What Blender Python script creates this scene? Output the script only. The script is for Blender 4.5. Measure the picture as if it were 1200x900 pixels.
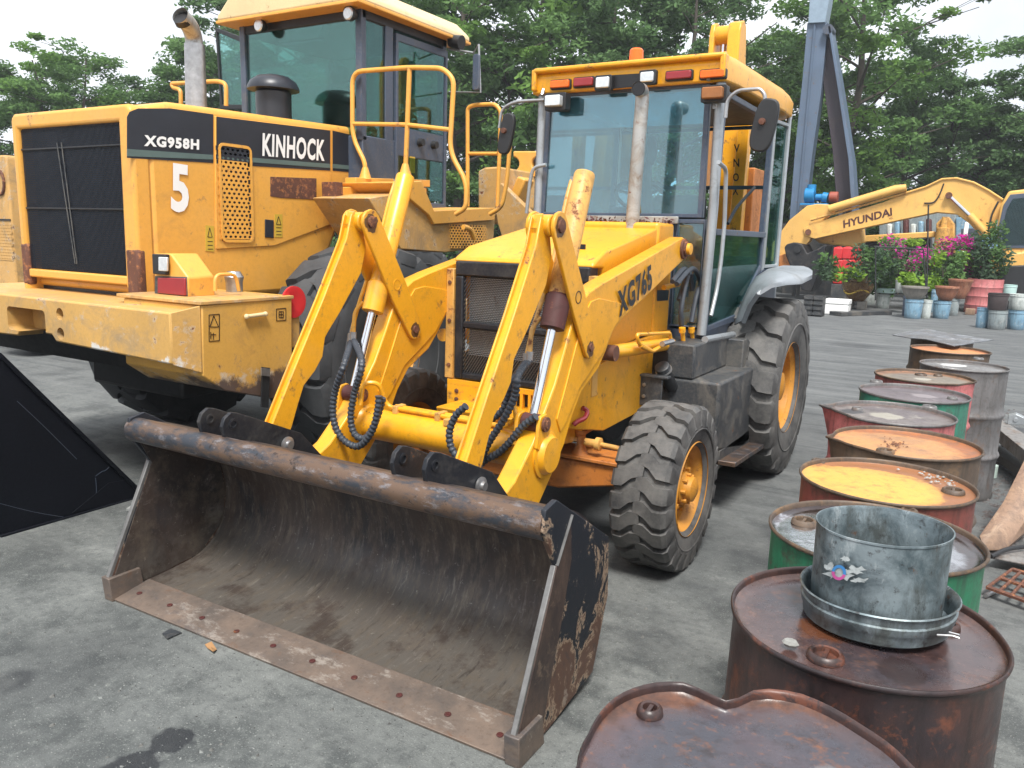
import bpy, bmesh, math, random
import numpy as np
from mathutils import Vector, Matrix
random.seed(7)
R = math.radians
S = bpy.context.scene
for o in list(bpy.data.objects): bpy.data.objects.remove(o)

# ------------------------------------------------------------------ camera
CAM = Vector((2.2331, -3.9241, 1.6956)); YAW, PITCH, ROLL, FPX = -0.53215, 0.18242, 0.02882, 942.7
cf = Vector((math.sin(YAW)*math.cos(PITCH), math.cos(YAW)*math.cos(PITCH), -math.sin(PITCH)))
_r = Vector((math.cos(YAW), -math.sin(YAW), 0)); _u = _r.cross(cf)
cr = math.cos(ROLL)*_r + math.sin(ROLL)*_u; cu = -math.sin(ROLL)*_r + math.cos(ROLL)*_u
cd = bpy.data.cameras.new('camera'); cam = bpy.data.objects.new('camera', cd); S.collection.objects.link(cam)
cd.sensor_width = 36; cd.lens = 36*FPX/1200; cd.clip_start = .05; cd.clip_end = 2000
m3 = Matrix((cr, cu, -cf)).transposed(); cam.matrix_world = Matrix.Translation(CAM) @ m3.to_4x4()
S.camera = cam
S.render.resolution_x, S.render.resolution_y = 1024, 768

# ------------------------------------------------------------------ world, sun, exposure
SUN_EL, SUN_AZ = R(58), R(150)     # overcast, the bright part of the sky high behind the camera's right
W = bpy.data.worlds.new('World'); S.world = W; W.use_nodes = True
nt = W.node_tree; nt.nodes.clear()
def N(nt, t, **k):
    n = nt.nodes.new(t)
    for a, b in k.items(): setattr(n, a, b)
    return n
out = N(nt, 'ShaderNodeOutputWorld'); bg = N(nt, 'ShaderNodeBackground'); sky = N(nt, 'ShaderNodeTexSky', sky_type='NISHITA', sun_disc=False)
sky.sun_elevation = SUN_EL; sky.sun_rotation = SUN_AZ; sky.air_density = 1.2; sky.dust_density = 3; sky.ozone_density = 2
tc = N(nt, 'ShaderNodeTexCoord'); noi = N(nt, 'ShaderNodeTexNoise'); noi.inputs['Scale'].default_value = 2.2; noi.inputs['Detail'].default_value = 6
rmp = N(nt, 'ShaderNodeMapRange'); rmp.inputs['From Min'].default_value = .30; rmp.inputs['From Max'].default_value = .50; rmp.inputs['To Min'].default_value = .55
mx = N(nt, 'ShaderNodeMix', data_type='RGBA'); mx.inputs[7].default_value = (12.2, 12.7, 13.6, 1)
nt.links.new(tc.outputs['Generated'], noi.inputs['Vector']); nt.links.new(noi.outputs['Fac'], rmp.inputs['Value'])
nt.links.new(rmp.outputs['Result'], mx.inputs[0]); nt.links.new(sky.outputs[0], mx.inputs[6]); nt.links.new(mx.outputs[2], bg.inputs[0])
bg.inputs[1].default_value = .060; nt.links.new(bg.outputs[0], out.inputs[0])
sd = bpy.data.lights.new('sun', 'SUN'); sd.energy = 3.2; sd.angle = R(16); sd.color = (1, .97, .92)
sun = bpy.data.objects.new('sun', sd); S.collection.objects.link(sun)
sdir = Vector((math.sin(SUN_AZ)*math.cos(SUN_EL), math.cos(SUN_AZ)*math.cos(SUN_EL), math.sin(SUN_EL)))  # towards the sun
sun.rotation_euler = sdir.to_track_quat('Z', 'Y').to_euler()
S.view_settings.view_transform = 'Standard'; S.view_settings.look = 'None'; S.view_settings.gamma = 1; S.view_settings.exposure = .82
S.render.engine = 'CYCLES'

# ------------------------------------------------------------------ photo measurements -> metres (sight line cut with a plane of the place)
def ray(px, py): return cf + (px-600)/FPX*cr - (py-450)/FPX*cu
def hit(px, py, ax, v):
    d = ray(px, py); i = 'xyz'.index(ax); return CAM + d*((v-CAM[i])/d[i])
def HX(px, py, x): h = hit(px, py, 'x', x); return (h.y, h.z)
def HY(px, py, y): h = hit(px, py, 'y', y); return (h.x, h.z)
def HZ(px, py, z): h = hit(px, py, 'z', z); return (h.x, h.y)
def PX(pts, x): return [HX(a, b, x) for a, b in pts]
def PY(pts, y): return [HY(a, b, y) for a, b in pts]

# ------------------------------------------------------------------ materials
class G:
    def __init__(s, name):
        s.m = bpy.data.materials.new(name); s.m.use_nodes = True; s.t = s.m.node_tree; s.t.nodes.clear()
        s.o = s.n('ShaderNodeOutputMaterial'); s.b = s.n('ShaderNodeBsdfPrincipled'); s.l(s.b.outputs[0], s.o.inputs[0])
        s.c = s.n('ShaderNodeTexCoord').outputs['Object']
    def n(s, t, **k):
        n = s.t.nodes.new(t)
        for a, b in k.items(): setattr(n, a, b)
        return n
    def l(s, a, b): s.t.links.new(a, b)
    def noise(s, scale, detail=4, rough=.55, vec=None, stretch=None, dist=0, off=None):
        n = s.n('ShaderNodeTexNoise'); n.inputs['Scale'].default_value = scale; n.inputs['Detail'].default_value = detail
        n.inputs['Roughness'].default_value = rough; n.inputs['Distortion'].default_value = dist
        v = vec or s.c
        if stretch or off:
            mp = s.n('ShaderNodeMapping'); mp.inputs['Scale'].default_value = stretch or (1, 1, 1); mp.inputs['Location'].default_value = off or (0, 0, 0)
            s.l(v, mp.inputs[0]); v = mp.outputs[0]
        s.l(v, n.inputs['Vector']); return n.outputs['Fac']
    def step(s, v, a, b, c=0, d=1):
        r = s.n('ShaderNodeMapRange'); r.inputs[1].default_value = a; r.inputs[2].default_value = b; r.inputs[3].default_value = c; r.inputs[4].default_value = d
        s.l(v, r.inputs[0]); return r.outputs[0]
    def mul(s, a, b, op='MULTIPLY'):
        m = s.n('ShaderNodeMath', operation=op)
        for i, q in enumerate((a, b)):
            if isinstance(q, (int, float)): m.inputs[i].default_value = q
            else: s.l(q, m.inputs[i])
        return m.outputs[0]
    def mix(s, f, a, b):
        m = s.n('ShaderNodeMix', data_type='RGBA')
        if isinstance(f, (int, float)): m.inputs[0].default_value = f
        else: s.l(f, m.inputs[0])
        for i, q in ((6, a), (7, b)):
            if isinstance(q, tuple): m.inputs[i].default_value = (*q[:3], 1)
            else: s.l(q, m.inputs[i])
        return m.outputs[2]
    def mixf(s, f, a, b): return s.mul(s.mul(s.mul(b-a, f), a, 'ADD'), 1)
    def col(s, v): 
        if isinstance(v, tuple): s.b.inputs['Base Color'].default_value = (*v[:3], 1)
        else: s.l(v, s.b.inputs['Base Color'])
    def rough(s, v):
        if isinstance(v, (int, float)): s.b.inputs['Roughness'].default_value = v
        else: s.l(v, s.b.inputs['Roughness'])
    def bump(s, h, strength=.3, dist=.01):
        b = s.n('ShaderNodeBump'); b.inputs['Strength'].default_value = strength; b.inputs['Distance'].default_value = dist
        s.l(h, b.inputs['Height']); s.l(b.outputs[0], s.b.inputs['Normal'])

def shade(c, k): return tuple(min(1, q*k) for q in c)
def paint(name, col, dirt=.35, dirtcol=(.10, .075, .045), rust=.10, rustcol=(.10, .035, .012), rough=.42, metal=0, scale=1, fade=.25, chipcol=None, streak=.3, bump=.25, coat=0, edge=0, spec=.5):
    g = G(name)
    base = g.mix(g.step(g.noise(1.7*scale, 5), .35, .7), col, shade(col, 1-fade))
    grime = g.step(g.noise(4.5*scale, 11, .74, dist=.7), .60-.22*dirt, .80-.2*dirt, 0, min(1, dirt*1.7))
    c = g.mix(grime, base, dirtcol)
    if streak:
        st = g.step(g.noise(9*scale, 6, .6, stretch=(1, 1, .12)), .58, .85, 0, streak)
        c = g.mix(st, c, dirtcol)
    du = g.noise(2.1*scale, 8, .68, off=(8, 4, 2), dist=.4)
    if max(col) > .25: c = g.mix(g.step(du, .52, .70, 0, .30), c, tuple(.55*q+.45*k for q, k in zip(col, (.42, .33, .22))))
    fine = g.step(g.noise(60*scale, 4, .7), .45, .8, 0, .25+dirt*.3)
    c = g.mix(fine, c, shade(col, .6) if max(col) > .25 else shade(dirtcol, 1.3))
    n2 = g.noise(11*scale, 12, .74, off=(3, 1, 7)); rm = g.step(n2, .66-.3*rust, .69-.3*rust)
    if rust > 0:
        c = g.mix(g.step(n2, .60-.3*rust, .66-.3*rust, 0, .5), c, chipcol or shade(rustcol, 1.8))
        rc = g.mix(g.noise(40*scale, 4), rustcol, shade(rustcol, 2.4))
        c = g.mix(rm, c, rc)
    g.col(c)
    rr = g.mul(g.mul(grime, .35), rough, 'ADD')
    if rust > 0: rr = g.mul(rr, g.mul(rm, .3), 'ADD')
    g.rough(rr); g.b.inputs['Metallic'].default_value = metal
    if edge:      # paint knocked off along the corners
        bv = g.n('ShaderNodeBevel'); bv.samples = 3; bv.inputs[0].default_value = edge; ge = g.n('ShaderNodeNewGeometry'); dt = g.n('ShaderNodeVectorMath', operation='DOT_PRODUCT'); g.l(bv.outputs[0], dt.inputs[0]); g.l(ge.outputs['Normal'], dt.inputs[1])
        em = g.mul(g.step(dt.outputs['Value'], .985, .90), g.step(g.noise(13*scale, 8, .7, off=(5, 5, 1)), .50, .60)); c = g.mix(g.mul(em, .85), c, chipcol or (.2, .1, .05)); g.col(c)
    if coat: g.b.inputs['Coat Weight'].default_value = coat; g.b.inputs['Coat Roughness'].default_value = .25
    g.b.inputs['Specular IOR Level'].default_value = spec
    h = g.mul(g.mul(rm, -1.0) if rust > 0 else g.noise(3, 2), g.mul(g.noise(90*scale, 3), .25), 'ADD')
    g.bump(g.mul(h, g.mul(g.noise(2.5*scale, 2), 1.2), 'ADD'), bump, .004)
    return g.m
def plain(name, col, rough=.5, metal=0, var=.2, scale=8, bump=.15):
    g = G(name); g.col(g.mix(g.step(g.noise(scale, 6, .65), .3, .75), col, shade(col, 1-var)))
    g.rough(g.mul(g.mul(g.noise(scale*2, 3), .2), rough-.1, 'ADD')); g.b.inputs['Metallic'].default_value = metal
    g.bump(g.noise(scale*6, 4), bump, .002); return g.m
def glass(name, tint, gloss=.1, rough=.02, dirt=.1, fres=1.0, film=(.42, .43, .40)):
    g = G(name); g.t.nodes.remove(g.b)
    tr = g.n('ShaderNodeBsdfTransparent'); tr.inputs[0].default_value = (*tint, 1)
    gl = g.n('ShaderNodeBsdfGlossy'); gl.inputs['Roughness'].default_value = rough; gl.inputs[0].default_value = (.95, 1, 1, 1)
    df = g.n('ShaderNodeBsdfDiffuse'); df.inputs[0].default_value = (*film, 1)
    fr = g.n('ShaderNodeLayerWeight'); fr.inputs[0].default_value = .35
    m1 = g.n('ShaderNodeMixShader'); g.l(g.mul(g.mul(fr.outputs['Fresnel'], fres), gloss, 'ADD'), m1.inputs[0]); g.l(tr.outputs[0], m1.inputs[1]); g.l(gl.outputs[0], m1.inputs[2])
    m2 = g.n('ShaderNodeMixShader'); g.l(g.mul(g.step(g.noise(3, 8, .7), .35, .8), dirt), m2.inputs[0]); g.l(m1.outputs[0], m2.inputs[1]); g.l(df.outputs[0], m2.inputs[2])
    g.l(m2.outputs[0], g.o.inputs[0]); return g.m

M = {}
M['yellow'] = paint('yellow_paint', (.82, .378, .013), dirt=.30, dirtcol=(.20, .105, .03), rust=.085, rough=.36, fade=.16, chipcol=(.24, .13, .05), streak=.3, coat=.15, edge=.009)
M['yellow_old'] = paint('faded_yellow_paint', (.70, .38, .09), dirt=.4, rust=.28, rough=.5, fade=.25, scale=1.4, chipcol=(.28, .13, .05))
M['loader'] = paint('ochre_paint', (.76, .375, .062), dirt=.22, dirtcol=(.24, .14, .06), rust=.05, rough=.45, fade=.1, scale=.8, chipcol=(.30, .17, .08), streak=.22, coat=.1, edge=.009)
M['loader_dirty'] = paint('dusty_ochre_paint', (.60, .34, .105), dirt=.5, dirtcol=(.20, .15, .10), rust=.14, rough=.6, fade=.25, scale=.8, chipcol=(.5, .48, .42))
M['roofcream'] = paint('cream_paint', (.80, .62, .34), dirt=.2, rust=.05, rough=.5)
M['excavator'] = paint('pale_yellow_paint', (.82, .47, .12), dirt=.25, rust=.03, rough=.45, scale=.4)
M['black'] = paint('worn_black_paint', (.012, .014, .019), spec=.3, dirt=.5, dirtcol=(.055, .05, .045), rust=.05, rough=.45, chipcol=(.08, .07, .06))
M['blackplain'] = plain('black_plastic', (.018, .019, .021), .5, 0, .3, 12)
M['stripe'] = plain('black_stripe', (.022, .026, .036), .4, 0, .3, 5)
M['stripegrey'] = plain('grey_stripe', (.10, .15, .14), .45)
M['cabgrey'] = paint('slate_cab_paint', (.060, .082, .125), dirt=.35, dirtcol=(.14, .13, .12), rust=.05, rough=.4, chipcol=(.15, .13, .1))
M['tankgrey'] = paint('charcoal_paint', (.035, .04, .046), dirt=.6, dirtcol=(.12, .11, .095), rust=.05, rough=.5, chipcol=(.12, .1, .08))
M['silver'] = paint('silver_paint', (.42, .45, .47), dirt=.3, dirtcol=(.16, .15, .13), rust=.06, rough=.35, metal=.5, chipcol=(.2, .18, .15))
M['fender'] = paint('grey_fender_plastic', (.29, .32, .35), dirt=.4, dirtcol=(.13, .13, .125), rust=0, rough=.4)
M['chrome'] = plain('chrome', (.75, .78, .82), .16, 1, .12, 20, .03)
M['dullsteel'] = plain('dull_edge_steel', (.22, .215, .21), .5, .4, .5, 15); M['galv'] = plain('bright_steel', (.5, .5, .5), .38, .85, .4, 20)
M['exhaust'] = paint('exhaust_steel', (.50, .50, .48), dirt=.5, dirtcol=(.20, .15, .10), rust=.12, rough=.45, metal=.6, scale=2)
M['lettering'] = plain('black_lettering', (.01, .01, .012), .45)
M['white'] = plain('white_lettering', (.82, .82, .80), .45, 0, .08)
M['stickeryellow'] = plain('yellow_sticker', (.60, .40, .05), .45)
M['rustiron'] = paint('rusty_iron', (.13, .05, .03), dirt=.4, dirtcol=(.05, .03, .02), rust=.25, rough=.75, rustcol=(.2, .08, .03), scale=2)
M['maroon'] = paint('maroon_primer', (.085, .02, .018), dirt=.5, dirtcol=(.04, .02, .015), rust=.1, rough=.6, scale=2)
M['orangeiron'] = paint('orange_axle_paint', (.50, .17, .03), dirt=.5, dirtcol=(.12, .06, .03), rust=.15, rough=.55, scale=1.5)
M['rimor'] = paint('orange_rim_paint', (.62, .27, .03), dirt=.35, dirtcol=(.17, .09, .03), rust=.1, rough=.5, scale=1.5)
M['redlens'] = plain('red_lens', (.30, .03, .035), .22, 0, .2); M['orangelens'] = plain('orange_lens', (.85, .15, .012), .25, 0, .15)
M['amber'] = plain('dusty_amber_lens', (.36, .14, .04), .4, 0, .4); M['clearlens'] = plain('clear_lens', (.72, .76, .78), .12, .35, .25, 40)
M['glass_b'] = glass('blue_tinted_glass', (.60, .88, .96), .10, .012, .16, .9, (.25, .52, .62))
M['glass_l'] = glass('dusty_tinted_glass', (.50, .72, .68), .02, .03, .08, .35, (.16, .22, .22))
M['glass_d'] = glass('dark_glass', (.40, .62, .60), .02, .02, .10, .25, (.10, .16, .15))
M['grease'] = plain('old_grease', (.16, .075, .025), .45, 0, .5, 30); M['meshgrey'] = plain('dusty_grey_wire', (.26, .27, .28), .5, .3, .3, 20); M['glass_g'] = glass('green_dirty_glass', (.30, .55, .52), .03, .03, .35, .4, (.035, .12, .115)); M['red'] = plain('red_plastic', (.62, .03, .035), .4, 0, .25); M['seat'] = plain('black_fabric', (.02, .02, .022), .8)
g = G('hose_rubber'); g.col(g.mix(g.noise(30, 4), (.018, .024, .034), (.055, .065, .08))); g.rough(.5)
M['hose'] = g.m
def rubber(name, c=(.030, .031, .033), dust=(.21, .20, .185), amt=.75):
    g = G(name); d = g.step(g.noise(5, 8, .7), .35, .75, 0, amt); f = g.step(g.noise(45, 5, .7), .4, .8, 0, .4)
    g.col(g.mix(f, g.mix(d, c, dust), shade(dust, .7))); g.rough(g.mul(g.mul(d, .2), .62, 'ADD')); g.bump(g.noise(70, 5, .7), .35, .003); return g.m
M['rubber'] = rubber('tyre_rubber'); M['rubber2'] = rubber('dusty_tyre_rubber', (.035, .038, .043), (.10, .105, .108), .6)
# scoured steel of the bucket
g = G('scoured_bucket_steel')
a = g.noise(2.2, 8, .65, stretch=(1, 1, .5), dist=.8); b_ = g.noise(14, 10, .75, stretch=(1.6, .5, .5)); s_ = g.noise(30, 9, .75, stretch=(1.5, .22, .22), dist=.5, off=(2, 3, 1))
zz = g.n('ShaderNodeSeparateXYZ'); g.l(g.c, zz.inputs[0]); lowz = g.step(g.mul(zz.outputs['Z'], g.mul(a, .35), 'ADD'), .42, .22)
c = g.mix(g.step(a, .38, .60), (.028, .027, .032), (.075, .055, .046)); c = g.mix(g.mul(lowz, .85), c, (.145, .130, .112)); c = g.mix(g.step(b_, .48, .66, 0, .75), c, (.15, .12, .09))
c = g.mix(g.step(g.noise(3.4, 9, .7, off=(5, 5, 2)), .52, .62, 0, .65), c, (.050, .032, .026))
c = g.mix(g.step(s_, .56, .70, 0, .6), c, (.26, .235, .20)); c = g.mix(g.step(s_, .44, .34, 0, .6), c, (.03, .022, .02)); c = g.mix(g.step(g.noise(38, 9, .8, off=(9, 1, 1), dist=.4), .60, .68, 0, .6), c, (.38, .36, .31))
g.col(c); g.rough(g.step(a, .3, .7, .36, .62)); g.b.inputs['Metallic'].default_value = .35; g.bump(g.mul(b_, s_, 'ADD'), .35, .004); M['scour'] = g.m
g = G('flaking_black_over_rust')
zf = g.n('ShaderNodeSeparateXYZ'); g.l(g.c, zf.inputs[0]); n1 = g.mul(g.noise(5, 12, .72, dist=.5, stretch=(1, 1, .8)), g.step(zf.outputs['Z'], .15, .70, .07, -.045), 'ADD'); n3 = g.noise(30, 6, .7)
c = g.mix(g.step(n1, .515, .53), (.016, .020, .028), (.36, .26, .18)); c = g.mix(g.step(n1, .545, .565), c, (.12, .065, .045)); c = g.mix(g.step(n1, .62, .66, 0, .6), c, (.07, .05, .045))
c = g.mix(g.step(g.noise(9, 8, .7, off=(7, 2, 4)), .62, .66, 0, .7), c, (.34, .28, .23)); c = g.mix(g.step(n3, .55, .8, 0, .35), c, (.07, .055, .045))
g.col(c); g.rough(.55); g.b.inputs['Metallic'].default_value = .2; g.bump(g.mul(g.step(n1, .48, .53, 1, 0), g.mul(n3, .3), 'ADD'), .5, .003); M['flake'] = g.m
g = G('rust_polished_edge')
n1 = g.noise(5, 9, .7); c = g.mix(g.step(n1, .35, .65), (.215, .160, .125), (.115, .095, .083)); c = g.mix(g.step(g.noise(11, 11, .78, off=(1, 2, 3), stretch=(.5, 1, 1)), .54, .62, 0, .75), c, (.36, .32, .28)); c = g.mix(g.step(g.noise(9, 11, .8, off=(6, 1, 2), stretch=(.5, 1, 1)), .56, .62, 0, .7), c, (.17, .095, .06)); c = g.mix(g.step(g.noise(5, 10, .75, off=(4, 8, 3), stretch=(.6, 1, 1)), .55, .64, 0, .7), c, (.085, .08, .085))
c = g.mix(g.step(g.noise(60, 4), .55, .8, 0, .5), c, (.08, .05, .035)); g.col(c); g.rough(.55); g.b.inputs['Metallic'].default_value = .3; g.bump(g.noise(40, 6, .7), .3, .003); M['edge'] = g.m
g = G('worn_brown_cheek')
n1 = g.noise(4, 10, .72, stretch=(1, 1, .6)); c = g.mix(g.step(n1, .38, .62), (.045, .034, .034), (.135, .09, .07)); c = g.mix(g.step(g.noise(16, 9, .75), .55, .66, 0, .7), c, (.24, .17, .12)); c = g.mix(g.step(g.noise(40, 6, .75), .55, .72, 0, .6), c, (.03, .022, .02)); g.col(c); g.rough(.5); g.b.inputs['Metallic'].default_value = .3; g.bump(n1, .3, .004); M['edge2'] = g.m
g = G('worn_pipe_steel')
n1 = g.noise(12, 11, .76, stretch=(.45, 1, 1)); c = g.mix(g.step(n1, .42, .54), (.05, .056, .068), (.15, .095, .065)); c = g.mix(g.step(g.noise(20, 10, .76, off=(3, 3, 3), stretch=(.4, 1, 1)), .54, .62, 0, .7), c, (.27, .26, .27))
c = g.mix(g.step(g.noise(22, 8, .7, off=(8, 3, 3)), .58, .63, 0, .8), c, (.03, .022, .02)); g.col(c); g.rough(.42); g.b.inputs['Metallic'].default_value = .5; g.bump(n1, .4, .004); M['pipe'] = g.m

# ------------------------------------------------------------------ mesh builder
class MB:
    def __init__(s): s.v = []; s.f = []; s.mi = []; s.cur = 0
    def add(s, vs, fs):
        o = len(s.v); s.v += [tuple(v) for v in vs]; s.f += [tuple(i+o for i in f) for f in fs]; s.mi += [s.cur]*len(fs); return s
    def mat(s, i): s.cur = i; return s
    def box(s, x0, x1, y0, y1, z0, z1):
        vs = [(x, y, z) for z in (z0, z1) for y in (y0, y1) for x in (x0, x1)]
        return s.add(vs, [(0, 2, 3, 1), (4, 5, 7, 6), (0, 1, 5, 4), (2, 6, 7, 3), (0, 4, 6, 2), (1, 3, 7, 5)])
    def obox(s, c, size, rot=None):
        a, b, d = (q/2 for q in size); m = rot or Matrix.Identity(3)
        if not isinstance(m, Matrix): m = Matrix.Rotation(m, 3, 'Z')
        vs = [Vector(c)+m @ Vector((x, y, z)) for z in (-d, d) for y in (-b, b) for x in (-a, a)]
        return s.add(vs, [(0, 2, 3, 1), (4, 5, 7, 6), (0, 1, 5, 4), (2, 6, 7, 3), (0, 4, 6, 2), (1, 3, 7, 5)])
    def prism(s, poly, ax, a0, a1, flip=False):
        n = len(poly)
        def P(p, a): return {'x': (a, p[0], p[1]), 'y': (p[0], a, p[1]), 'z': (p[0], p[1], a)}[ax]
        vs = [P(p, a0) for p in poly]+[P(p, a1) for p in poly]
        fs = [tuple(range(n))[::-1], tuple(range(n, 2*n))]+[(i, (i+1) % n, n+(i+1) % n, n+i) for i in range(n)]
        return s.add(vs, fs)
    def loft(s, rings, closed=True, cap=True):
        n = len(rings[0]); vs = [p for r in rings for p in r]; fs = []
        for k in range(len(rings)-1):
            for i in range(n if closed else n-1):
                j = (i+1) % n; fs.append((k*n+i, k*n+j, (k+1)*n+j, (k+1)*n+i))
        if cap and closed: fs += [tuple(range(n))[::-1], tuple(range((len(rings)-1)*n, len(rings)*n))]
        return s.add(vs, fs)
    def tube(s, path, r, n=10, cap=True):
        P = [Vector(p) for p in path]; m = len(P); rs = r if isinstance(r, (list, tuple)) else [r]*m
        T = [((P[min(i+1, m-1)]-P[max(i-1, 0)]).normalized() or Vector((0, 0, 1))) for i in range(m)]
        u = T[0].orthogonal().normalized(); rings = []
        for i in range(m):
            u = (u-T[i]*u.dot(T[i])); u = u.normalized() if u.length > 1e-6 else T[i].orthogonal().normalized(); w = T[i].cross(u)
            rings.append([P[i]+rs[i]*(math.cos(2*math.pi*k/n)*u+math.sin(2*math.pi*k/n)*w) for k in range(n)])
        return s.loft(rings, True, cap)
    def cyl(s, p0, p1, r, n=20, r2=None): return s.tube([p0, p1], [r, r if r2 is None else r2], n)
    def lathe(s, prof, o=(0, 0, 0), ax='z', n=32, close=False):
        rings = []
        for r, h in prof:
            ring = []
            for k in range(n):
                a = 2*math.pi*k/n; c, d = r*math.cos(a), r*math.sin(a)
                v = {'z': (c, d, h), 'x': (h, c, d), 'y': (d, h, c)}[ax]; ring.append((v[0]+o[0], v[1]+o[1], v[2]+o[2]))
            rings.append(ring)
        return s.loft(rings, True, close)
    def ball(s, c, r, n=10):
        sc = r if isinstance(r, (tuple, list)) else (r, r, r)
        rings = [[(c[0]+sc[0]*math.sin(t)*math.cos(a), c[1]+sc[1]*math.sin(t)*math.sin(a), c[2]+sc[2]*math.cos(t)) for a in [2*math.pi*k/n for k in range(n)]] for t in [math.pi*(j+.02)/(n//2+.04) for j in range(n//2+1)]]
        return s.loft(rings)
    def map(s, fn): s.v = [tuple(fn(Vector(v))) for v in s.v]; return s
    def build(s, name, mat, parent=None, bevel=0, smooth=35, kind=None, label=None, cat=None, group=None, seg=2, fix=True):
        me = bpy.data.meshes.new(name)
        off = Vector(parent_world(parent)) if parent else Vector((0, 0, 0))
        me.from_pydata([Vector(v)-off for v in s.v], [], s.f)
        if fix:
            bm = bmesh.new(); bm.from_mesh(me); bmesh.ops.recalc_face_normals(bm, faces=bm.faces); bm.to_mesh(me); bm.free()
        mats = mat if isinstance(mat, (list, tuple)) else [mat]
        for q in mats: me.materials.append(M[q] if isinstance(q, str) else q)
        if len(mats) > 1: me.polygons.foreach_set('material_index', s.mi)
        if smooth:
            me.polygons.foreach_set('use_smooth', [True]*len(me.polygons)); me.set_sharp_from_angle(angle=R(smooth))
        ob = bpy.data.objects.new(name, me); S.collection.objects.link(ob)
        if parent: ob.parent = parent
        if bevel:
            b = ob.modifiers.new('bevel', 'BEVEL'); b.width = bevel; b.segments = seg; b.limit_method = 'ANGLE'; b.angle_limit = R(40); b.harden_normals = False
        return tag(ob, label, cat, group, kind)
def parent_world(o):
    v = Vector((0, 0, 0))
    while o: v = v+o.location; o = o.parent
    return v
def tag(o, label=None, cat=None, group=None, kind=None):
    if label: o['label'] = label
    if cat: o['category'] = cat
    if group: o['group'] = group
    if kind: o['kind'] = kind
    return o
def thing(name, label, cat, loc=(0, 0, 0), group=None):
    o = bpy.data.objects.new(name, None); S.collection.objects.link(o); o.location = loc; o.empty_display_size = .2
    return tag(o, label, cat, group)
def smoothpath(pts, n=8):
    P = [Vector(p) for p in pts]; out_ = []
    for i in range(len(P)-1):
        a, b, c, d = P[max(i-1, 0)], P[i], P[i+1], P[min(i+2, len(P)-1)]
        for k in range(n):
            t = k/n; out_.append(.5*((2*b)+(c-a)*t+(2*a-5*b+4*c-d)*t*t+(3*b-a-3*c+d)*t**3))
    return out_+[P[-1]]
def rounded(path, r=.06, k=5):          # polyline with its corners rounded: bent rails
    P = [Vector(p) for p in path]; o = [P[0]]
    for i in range(1, len(P)-1):
        a, b, c = P[i-1], P[i], P[i+1]; ra = min(r, (a-b).length*.45, (c-b).length*.45)
        p, q = b+(a-b).normalized()*ra, b+(c-b).normalized()*ra
        for j in range(k+1):
            t = j/k; o.append(p*(1-t)**2+b*2*t*(1-t)+q*t*t)
    return o+[P[-1]]
_tx = {}
def textmb(txt, O, X, Y, depth=.002, bold=.02, spacing=1.0):
    """letters filling the parallelogram O, O+X, O+Y (a text curve turned into mesh)"""
    key = (txt, bold, spacing)
    if key not in _tx:
        cu_ = bpy.data.curves.new('t', 'FONT'); cu_.body = txt; cu_.offset = bold; cu_.resolution_u = 3; cu_.space_character = spacing
        ob = bpy.data.objects.new('t', cu_); S.collection.objects.link(ob); bpy.context.view_layer.update()
        me = ob.to_mesh(); vs = [tuple(v.co) for v in me.vertices]; fs = [tuple(p.vertices) for p in me.polygons]; ob.to_mesh_clear()
        bpy.data.objects.remove(ob); bpy.data.curves.remove(cu_); _tx[key] = (vs, fs)
    vs, fs = _tx[key]; x0, x1 = min(v[0] for v in vs), max(v[0] for v in vs); y0, y1 = min(v[1] for v in vs), max(v[1] for v in vs)
    O, X, Y = Vector(O), Vector(X), Vector(Y); nrm = X.cross(Y).normalized()*depth; mb = MB()
    mb.add([O+X*((v[0]-x0)/(x1-x0))+Y*((v[1]-y0)/(y1-y0))+nrm for v in vs], fs); return mb
def textX(txt, bl, br, tl, x, name, mat, parent, bold=.02, spacing=1.0):   # lettering on a face x = const, corners measured in the photo
    a, b, c = (hit(*p, 'x', x) for p in (bl, br, tl)); return textmb(txt, a, b-a, c-a, .003, bold, spacing).build(name, mat, parent, smooth=0, fix=False)
def textY(txt, bl, br, tl, y, name, mat, parent, bold=.02, spacing=1.0):
    a, b, c = (hit(*p, 'y', y) for p in (bl, br, tl)); return textmb(txt, a, b-a, c-a, .003, bold, spacing).build(name, mat, parent, smooth=0, fix=False)
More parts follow.
